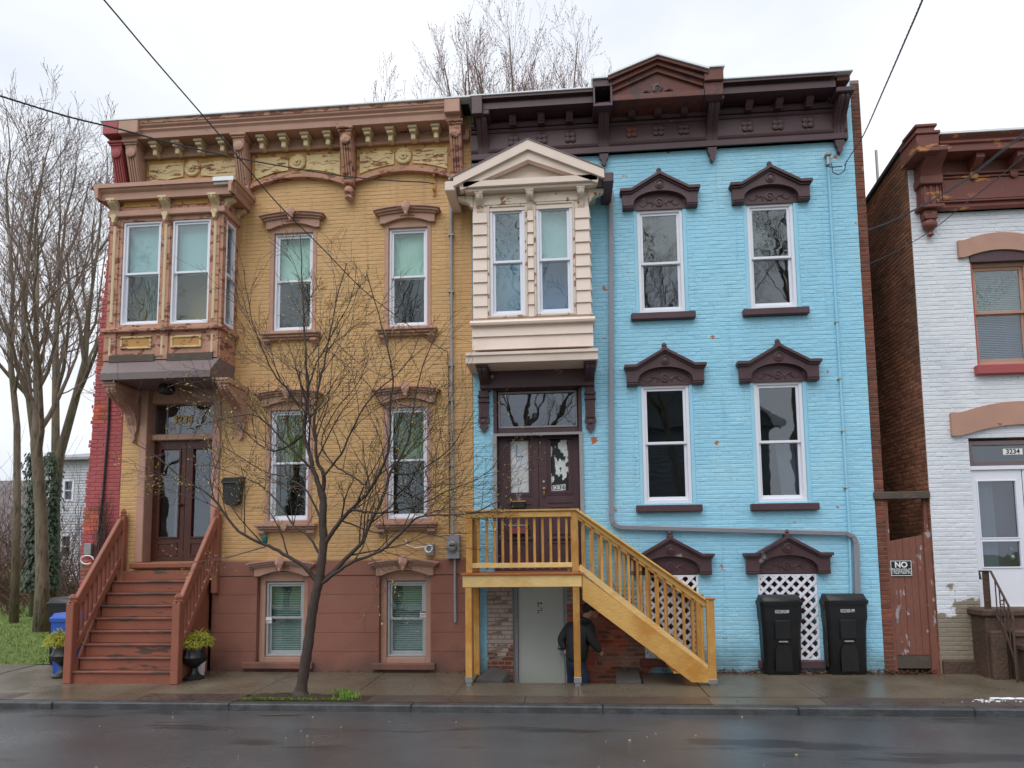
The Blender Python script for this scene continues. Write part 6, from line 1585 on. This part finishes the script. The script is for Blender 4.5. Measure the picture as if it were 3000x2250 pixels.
mbs[0].build('trunk', m_bark, sttree, smooth=True)
tag(mbs[1].build('twigs', m_twig, sttree), kind='stuff')
tag(bud_mesh(buds, .014, rg).build('buds', m_bud, sttree), kind='stuff')
p = U(776,1573,TY); MB().lathe((p.x,p.y,p.z-.09), [(.025,0),(.04,.02),(.04,.09),(.015,.11)], 10).tube([(p.x,p.y,p.z),(p.x-.03,p.y,p.z+.15)], .01, 5).build('twine_tie', M('green_tie', rgb(30,88,84), .5), sttree)
# tree pit
mb = MB(); vs = []; nx_, ny_ = 20, 10
for i in range(nx_+1):
    for j in range(ny_+1):
        x = PIT[0]+(PIT[1]-PIT[0])*i/nx_; y = KY+.165+(STRIP-KY-.165)*j/ny_; e = min(i, nx_-i, 3)/3*min(j, ny_-j, 2)/2
        vs.append((x, y, sw(y)-.015+e*(.04+.05*mnoise.noise(Vector((x*3,y*3,2))))))
mb.add(vs, [(i*(ny_+1)+j,(i+1)*(ny_+1)+j,(i+1)*(ny_+1)+j+1,i*(ny_+1)+j+1) for i in range(nx_) for j in range(ny_)])
tag(mb.build('planting_bed', m_soil, smooth=True), kind='structure')
mb = MB()
for k in range(750):
    cl_ = rg.choice(((-4.1,-2.1,.12),(-3.9,-2.15,.14),(-3.4,-2.1,.2),(-3.0,-2.1,.13),(-3.55,-1.7,.12),(-4.0,-1.75,.08),(-3.05,-1.68,.06),(-2.9,-1.8,.06),(-3.7,-2.2,.12)))
    x, y = rg.gauss(cl_[0], cl_[2]), min(STRIP+.02, max(KY+.18, rg.gauss(cl_[1], .06)))
    if not PIT[0] < x < PIT[1]: continue
    h = rg.uniform(.012,.04) if cl_[2] > .07 else rg.uniform(.04,.11); a = rg.uniform(0,6.283); u_ = Vector((math.cos(a),math.sin(a),0)); b = Vector((x,y,sw(y)+.01)); ln_ = Vector((rg.uniform(-1,1),rg.uniform(-1,1),0))*h*.5
    w_ = .007 if cl_[2] > .07 else .005
    mb.add([b-u_*w_, b+u_*w_, b+ln_*.5+u_*w_*1.5+Vector((0,0,h*.7)), b+ln_+Vector((0,0,h))], [(0,1,2,3)])
tag(mb.build('weeds', m_blade), 'low green weeds sprouting in the tree pit soil', 'weeds', kind='stuff')
# lawn blades
mb = MB(); rg = random.Random(3)
for k in range(16000):
    x = rg.uniform(-19,-8.33); y = .52+rg.random()**1.6*11; h = rg.uniform(.03,.075); a = rg.uniform(0,6.283)
    b = Vector((x,y,lz(x,y)-.004)); u_ = Vector((math.cos(a),math.sin(a),0))*(.006+.0014*y)
    mb.add([b-u_, b+u_, b+Vector((rg.uniform(-.03,.03),rg.uniform(-.03,.03),h))], [(0,1,2)])
tag(mb.build('grass', m_blade), 'short spring grass of the lawn beside the red end wall', 'grass', kind='stuff')
# brush behind the lawn
mb = MB()
for k in range(4200):
    x = rg.uniform(-36,-9) if k < 2600 else rg.uniform(-34,-19.5); y = rg.uniform(9.2,17) if k < 2600 else rg.uniform(12.5,18); z = lz(x,y)-.05; h = (rg.uniform(.5,2.3) if k < 2600 else rg.uniform(2,6.5))*(1+.5*mnoise.noise(Vector((x*.6,y*.3,0))))
    q = Vector((x,y,z)); d = Vector((rg.uniform(-.6,.6),rg.uniform(-.5,.3),1)).normalized(); pts = [q]
    for i in range(4): d = (d+Vector((rg.uniform(-.4,.4),rg.uniform(-.4,.4),rg.uniform(-.4,.15)))).normalized(); q = q+d*h/4; pts.append(q.copy())
    mb.tube(pts, [.014,.012,.009,.007,.004], 3, cap=False)
tag(mb.build('undergrowth', m_brush), 'tangled brown dry undergrowth behind the lawn', 'undergrowth', kind='stuff')
# fallen leaves and grit
mb = MB()
def leaf(x, y, z, s):
    a = rg.uniform(0,6.283); u_ = Vector((math.cos(a),math.sin(a),rg.uniform(-.5,.5))); v_ = Vector((-math.sin(a),math.cos(a),rg.uniform(-.6,.6))); c = Vector((x,y,z+s*.4))
    mb.add([c-u_*s, c-v_*s*.5, c+u_*s, c+v_*s*.5], [(0,1,2),(0,2,3)])
for k in range(1300):
    x = rg.uniform(1.75,5.35); hp = .05+.05*max(0,mnoise.noise(Vector((x*1.7,0,0)))); y = -abs(rg.gauss(0,.07)); leaf(x, y-.01, sw(y)+rg.uniform(0,hp)*max(0,1+y*5), rg.uniform(.012,.028))
for k in range(260):
    x = rg.uniform(-5.6,-1.6); y = -.05-abs(rg.gauss(0,.04)); leaf(x, y, sw(y)+rg.uniform(0,.02), rg.uniform(.008,.018))
for k in range(160): x = rg.uniform(.55,1.7); y = rg.uniform(-.35,-.02); leaf(x, y, sw(y)+.03+rg.uniform(0,.05) if x > 1 else .03, rg.uniform(.012,.026))
for k in range(70): x = rg.uniform(-1.36,-.95); y = rg.uniform(-.3,-.02); leaf(x, y, sw(y)+rg.uniform(-.02,.03), rg.uniform(.015,.03))
for k in range(90): y = rg.uniform(KY+.2,-.4); leaf(rg.uniform(-7,7), y, sw(y)+.001, rg.uniform(.008,.018))
tag(mb.build('leaf_litter', m_leafl), 'brown fallen leaves gathered along the foot of the walls', 'leaves', kind='stuff')
mb = MB(); 
for k in range(55):
    y = rg.uniform(-6,KY-.05); x = rg.uniform(-7,6); s = rg.uniform(.003,.008); a = rg.uniform(0,3.14); zz = ROADZ+(.05*min(1,(KY-y)/(KY+7)))
    mb.obox(Vector((x,y,zz+.004)), Vector((math.cos(a),math.sin(a),0)), Vector((-math.sin(a),math.cos(a),0)), Vector((0,0,1)), s*rg.uniform(1,2.2), s*.7, .004)
tag(mb.build('road_grit', M('pale_grit', rgb(170,150,110), .7, .3, 9., island=.4)), 'pale leaf scraps and grit scattered on the wet road', 'grit', kind='stuff')
for k, (px, py, ln_, an) in enumerate(((790,2092,.42,.1),(760,2095,.5,.05),(920,2158,.2,.3))):
    q = GZ(px, py, ROADZ+.012); o = MB().tube([q, q+Vector((math.cos(an),.03*k,0))*ln_*.5+Vector((0,.01,.004)), q+Vector((math.cos(an),math.sin(an)*.2,0))*ln_], [.007,.008,.005], 5).build('fallen_stick', m_wood, None, org=q)
    tag(o, ('thin fallen stick lying in the gutter against the kerb','longer fallen stick lying in the gutter below the tree pit','short pale stick lying out on the wet road')[k], 'stick')
mb = MB(); q = S(2960,2047)
for k in range(16): mb.ball((q.x+rg.gauss(0,.13), q.y+rg.gauss(0,.015), sw(q.y)+.004), rg.uniform(.03,.08), rg.uniform(.015,.03), .012, 7, 4)
for k in range(40): mb.ball((q.x-.35+rg.gauss(0,.12), q.y-.14+rg.gauss(0,.05), sw(q.y)+.002), rg.uniform(.006,.02), rg.uniform(.006,.014), .006, 5, 3)
tag(mb.build('snow_patch', m_snow, None, smooth=True, org=q), 'small melting patch of white snow on the pavement before the white house', 'snow')
# ================================================================ wires
def wire(label, pix, yb, ya, r=.011, twist=False):
    A = U(*pix[-1], ya); B = U(*pix[0], yb); nrm = (B-A).cross(Vector((0,0,1))).normalized()
    pts = []
    for a, b in pix:
        d = ray(a, b); t_ = (A-CAMP).dot(nrm)/d.dot(nrm); pts.append(CAMP+d*t_)
    pts = smooth_path(pts); o_ = pts[-1]
    mb = MB()
    if twist:
        for ph in range(3):
            n_ = len(pts)*6; q = []
            for i in range(n_+1):
                f = i/n_*(len(pts)-1); j = min(len(pts)-2, int(f)); c = pts[j].lerp(pts[j+1], f-j); a = f*5+ph*2.094
                q.append(c+Vector((0,math.cos(a),math.sin(a)))*r*.9)
            mb.tube(q, r*.75, 5)
    else: mb.tube(pts, r, 6)
    return tag(mb.build('overhead_wire', m_wire, None, org=o_), label, 'wire', 'overhead wires')
wire('thin black wire slanting steeply down across the bay cornice to the yellow wall', [(120,-210),(305,0),(450,172),(583,325),(705,468),(814,597),(949,732),(1065,850),(1180,940),(1275,1011),(1311,1030)], -7.5, -.04, .005)
wire('twisted service cable sagging across the yellow house cornice to its insulator rack', [(-300,180),(-120,243),(0,281),(200,342),(345,377),(489,416),(696,463),(880,496),(1007,516),(1130,528),(1242,534),(1270,538)], -6.5, -.07, .0055, True)
wire('twisted service cable dropping steeply to the weatherhead on the blue wall', [(2790,-220),(2702,0),(2655,110),(2590,260),(2530,395),(2492,455),(2474,484)], -7.5, -.09, .006, True)
wire('upper pale wire running from the blue house corner across the oxblood cornice', [(3300,180),(3140,300),(3000,397),(2920,458),(2830,528),(2750,578),(2661,625),(2590,658),(2517,682)], -7., .0, .005)
wire('second wire just above the upper one crossing the oxblood cornice', [(3300,172),(3140,291),(3000,390),(2920,452),(2830,523),(2750,574),(2661,622),(2590,656),(2517,681)], -7.1, .0, .004)
wire('lower pale wire running from the blue house corner past the white wall', [(3300,240),(3140,358),(3000,458),(2920,525),(2830,595),(2760,652),(2703,692),(2610,744),(2522,783)], -7., .0, .0045)
# ================================================================ person walking under the porch
def skin_obj(name, joints, edges, mat, parent=None, sub=2, root=0, org=None):
    me = bpy.data.meshes.new(name); me.from_pydata([j[0] for j in joints], edges, []); o = bpy.data.objects.new(name+'_tmp', me); C.objects.link(o)
    o.modifiers.new('Skin', 'SKIN'); sm = o.modifiers.new('Sub', 'SUBSURF'); sm.levels = sub; sm.render_levels = sub
    sv = me.skin_vertices[0].data
    for i, j in enumerate(joints):
        r = j[1]; sv[i].radius = (r, r) if not hasattr(r, '__len__') else r
        sv[i].use_root = (i == root)
    bpy.context.view_layer.update()
    m2 = bpy.data.meshes.new_from_object(o.evaluated_get(bpy.context.evaluated_depsgraph_get()))
    bpy.data.objects.remove(o); m2.name = name; m2.materials.clear(); m2.materials.append(mat)
    for p_ in m2.polygons: p_.use_smooth = True
    if org is not None: m2.transform(Matrix.Translation(-Vector(org)))
    return put(m2, name, parent, Vector(org) if org is not None else None)
def J(px, py, y, r): return (U(px, py, y), r)
FZ = WZ
hipc = J(1688,1938,-.44,.09)
hd_ = U(1731,1790,-.44)
fR, fL = Vector((.15,-.56,FZ+.05)), Vector((-.08,-.36,FZ+.05))
kR, kL = U(1716,1990,-.54), U(1678,1992,-.38)
body = [hipc, J(1690,1900,-.44,.11), J(1697,1862,-.45,.12), J(1707,1826,-.45,.07), J(1717,1808,-.445,.055), (hd_+Vector((-.005,0,-.02)),.085), (hd_+Vector((.01,0,.045)),.08),
        J(1664,1838,-.33,.06), J(1643,1876,-.33,.042), J(1652,1897,-.36,.03), J(1656,1904,-.38,.022),
        J(1722,1840,-.58,.06), J(1736,1880,-.6,.042), J(1751,1901,-.58,.03), J(1757,1907,-.57,.022),
        J(1680,1955,-.40,.06), (kL,.05), (fL+Vector((0,0,.05)),.04), (fL+Vector((.14,.05,-.015)),.035),
        J(1700,1955,-.50,.06), (kR,.05), (fR+Vector((0,0,.05)),.04), (fR+Vector((.15,.06,-.015)),.035)]
be = [(0,1),(1,2),(2,3),(3,4),(4,5),(5,6),(2,7),(7,8),(8,9),(9,10),(2,11),(11,12),(12,13),(13,14),(0,15),(15,16),(16,17),(17,18),(0,19),(19,20),(20,21),(21,22)]
for base, dirv, sgn in ((10, (body[10][0]-body[9][0]).normalized(), -1), (14, (body[14][0]-body[13][0]).normalized(), 1)):
    side = dirv.cross(Vector((0,1,0))).normalized()
    for k in range(5):
        i0 = len(body); s_ = (k-1.8)*.017
        root_ = body[base][0]+side*s_*.8+dirv*(.02 if k < 4 else -.01)
        l_ = (.05,.058,.054,.044,.035)[k]
        q = root_+dirv*l_*.6+side*(0 if k < 4 else .03); q2 = q+dirv*l_*.35+Vector((0,.015,-.01))
        body += [(root_,.0095),(q,.009),(q2,.007)]; be += [(base,i0),(i0,i0+1),(i0+1,i0+2)]
pers = skin_obj('person', body, be, m_skin, None, 2, 0, (0.05,-.45,FZ))
tag(pers, 'person in charcoal jacket and navy jeans stooping to walk under the porch', 'person')
jk = [J(1687,1948,-.44,(.205,.185)), J(1690,1905,-.44,(.2,.175)), J(1697,1862,-.45,(.2,.17)), J(1706,1830,-.45,(.13,.12)), J(1714,1815,-.447,.085),
      J(1666,1840,-.33,.095), J(1643,1876,-.33,.075), J(1657,1906,-.38,.05), J(1722,1842,-.58,.095), J(1736,1880,-.6,.072), J(1761,1911,-.57,.047)]
skin_obj('jacket', jk, [(0,1),(1,2),(2,3),(3,4),(2,5),(5,6),(6,7),(2,8),(8,9),(9,10)], m_jacket, pers)
skin_obj('hood', [J(1696,1822,-.46,.07), J(1707,1813,-.47,.06), J(1722,1822,-.5,.05), J(1735,1826,-.47,.045)], [(0,1),(1,2),(2,3)], m_jacket, pers)
skin_obj('jeans', [(hipc[0],.15), J(1679,1962,-.40,.105), (kL,.08), (fL+Vector((0,0,.08)),.06), J(1701,1962,-.50,.105), (kR,.08), (fR+Vector((0,0,.08)),.06), J(1689,1915,-.44,.14)], [(7,0),(0,1),(1,2),(2,3),(0,4),(4,5),(5,6)], m_jeans, pers)
for f_ in (fL, fR): skin_obj('shoe', [(f_+Vector((-.03,-.01,-.005)),.045), (f_+Vector((.08,.03,-.01)),.045), (f_+Vector((.17,.06,-.015)),.035)], [(0,1),(1,2)], m_black, pers)
mb = MB(); 
mb.ball(hd_+Vector((-.022,.012,.035)), .105, .095, .1, 16, 10); mb.v = [(x, y, max(z, hd_.z-.05)) for x, y, z in mb.v]
mb.build('hair', m_hair, pers, smooth=True)
for nm_, v_, r_ in (('nose',(.1,0,-.017),(.022,.014,.018)), ('ear',(-.005,-.09,-.01),(.02,.012,.03)), ('ear',(-.005,.09,-.01),(.02,.012,.03)), ('jaw',(.055,0,-.07),(.04,.04,.034)), ('mouth',(.09,-.01,-.05),(.014,.03,.007))):
    MB().ball(hd_+Vector(v_), *r_, 10, 7).build(nm_, m_skin, pers, smooth=True)
for s_ in (-.032, .025):
    MB().ball(hd_+Vector((.078,s_,.012)), .012, .013, .008, 8, 6).build('eye', m_hair, pers, smooth=True); MB().ball(hd_+Vector((.078,s_,.03)), .014, .02, .005, 6, 4).build('eyebrow', m_hair, pers, smooth=True)
# ================================================================ far clapboard house on the left
fy = 20.
fh = thing('clapboard_house', 'white clapboard house seen between the trunks behind the lawn', 'house', (U(120,1500,fy).x,fy,0))
fx1 = U(262,1500,fy).x; fx0 = fx1-2.7; fz1 = U(200,1350,fy).z
wins = [R4((183,1572),(207,1571),(206,1630),(182,1631),fy), R4((192,1411),(213,1410),(212,1463),(191,1464),fy)]
holed(MB(), (0,fy,0), (1,0,0), (0,-1,0), fx0, fx1, 0, fz1, wins, .1).build('wall', m_clap, fh)
MB().box(fx0, fx1, fy+.35, fy+8, 0, fz1-.01).build('side_and_rear_wall', m_clap, fh)
for i in range(int(fz1/.13)):
    z = i*.13; segs = [(fx0, fx1)]
    for h in wins:
        if h[2]-.1 < z+.13 and h[3]+.1 > z:
            ns = []
            for a, b in segs:
                if h[0]-.1 >= b or h[1]+.1 <= a: ns.append((a, b)); continue
                if h[0]-.1 > a: ns.append((a, h[0]-.1))
                if h[1]+.1 < b: ns.append((h[1]+.1, b))
            segs = ns
    mb = MB()
    for a, b in segs: mb.extr([(fy,z),(fy-.035,z),(fy-.006,z+.13),(fy,z+.13)], a, b)
    mb.build('clapboard', m_clap, fh)
for h in wins:
    w_ = ring(MB(), h[0]-.1, h[1]+.1, h[2]-.1, h[3]+.1, .1, fy-.06, fy+.02, .006).build('window', m_vinyl, fh)
    zm_ = (h[2]+h[3])/2; MB().box(h[0], h[1], fy, fy+.04, zm_-.03, zm_+.03).build('meeting_rail', m_vinyl, w_); MB().box(h[0], h[1], fy+.05, fy+.06, h[2], h[3]).build('pane', m_glass2, w_)
    MB().box(h[0], h[1], fy+.3, fy+.31, h[2], h[3]).build('unlit_room_sheet', m_dark, w_)  # dark sheet paints the unlit inside behind the far window
MB().box(fx1-.02, fx1+.14, fy-.06, fy+.1, 0, fz1).build('corner_board', m_vinyl, fh)
MB().extr([(fy-.4,fz1),(fy-.4,fz1+.12),(fy+4,fz1+1.0),(fy+8.4,fz1+.12),(fy+8.4,fz1)], fx0-.4, fx1+.4).build('roof', M('pale_shingle', rgb(150,150,156), .9, .1, 3.), fh)
MB().extr([(fy-.9,.5),(fy-.9,.62),(fy,.75),(fy,.5)], fx1-2.6, fx1+.1).build('porch_roof', m_clap, fh)
# ================================================================ across the street (seen in the window panes)
oh = thing('gabled_house', 'dark clapboard gabled house across the street, mirrored in the lower panes', 'house', (4.6,-19,0))
ox0, ox1, oy = .6, 8.6, -19.
m_osid = M('dark_siding', rgb(112,120,122), .7, .1, 2.)
ow = [(1.6,2.5,2.0,3.8),(3.9,4.9,.0,2.2),(6.4,7.3,2.0,3.8),(2.4,3.3,5.0,6.6),(5.8,6.7,5.0,6.6)]
mb = MB().box(ox0, ox1, oy-8, oy, -.2, 7.2); mb.build('wall', m_osid, oh)
mb = MB()
for i in range(36): mb.extr([(oy,i*.2),(oy+.04,i*.2),(oy+.006,i*.2+.2),(oy,i*.2+.2)], ox0, ox1)
tag(mb.build('clapboards', m_osid, oh), kind='stuff')
MB().poly([(ox0-.4,oy+.3,7.1),(ox1+.4,oy+.3,7.1),((ox0+ox1)/2,oy+.3,10.6)], (0,-8.6,0)).build('gable_roof', m_osid, oh)
for s, e in ((-1, ox0-.5), (1, ox1+.5)): MB().poly([((ox0+ox1)/2,oy+.45,10.5),((ox0+ox1)/2,oy+.45,10.8),(e,oy+.45,7.2),(e,oy+.45,6.95)], (0,-.2,0)).build('barge_board', m_vinyl, oh)
for a, b, c, d in ow:
    ring(MB(), a-.12, b+.12, c-.12, d+.12, .12, oy+.03, oy+.1).build('window', m_vinyl, oh); MB().box(a, b, oy+.045, oy+.06, c, d).build('pane', m_dark, oh)
for k, (src, x, y) in enumerate(((T2,-1.2,-14.6),(T4,4.2,-15.2),(T5,8.4,-15.),(T3,-6.4,-14.4),(T2,-11.,-15.),(T1,-16.,-14.6),(T5,13.6,-15.4),(T1,1.8,-14.2),(T3,10.6,-14.4))):
    c = copy_tree(src, None, Vector((x, y, -.3))); c.rotation_euler = (0, 0, 1.1+k*1.9)
    c['label'] = 'bare tree across the street, mirrored in the window panes'; c['group'] = 'bare trees across the street'
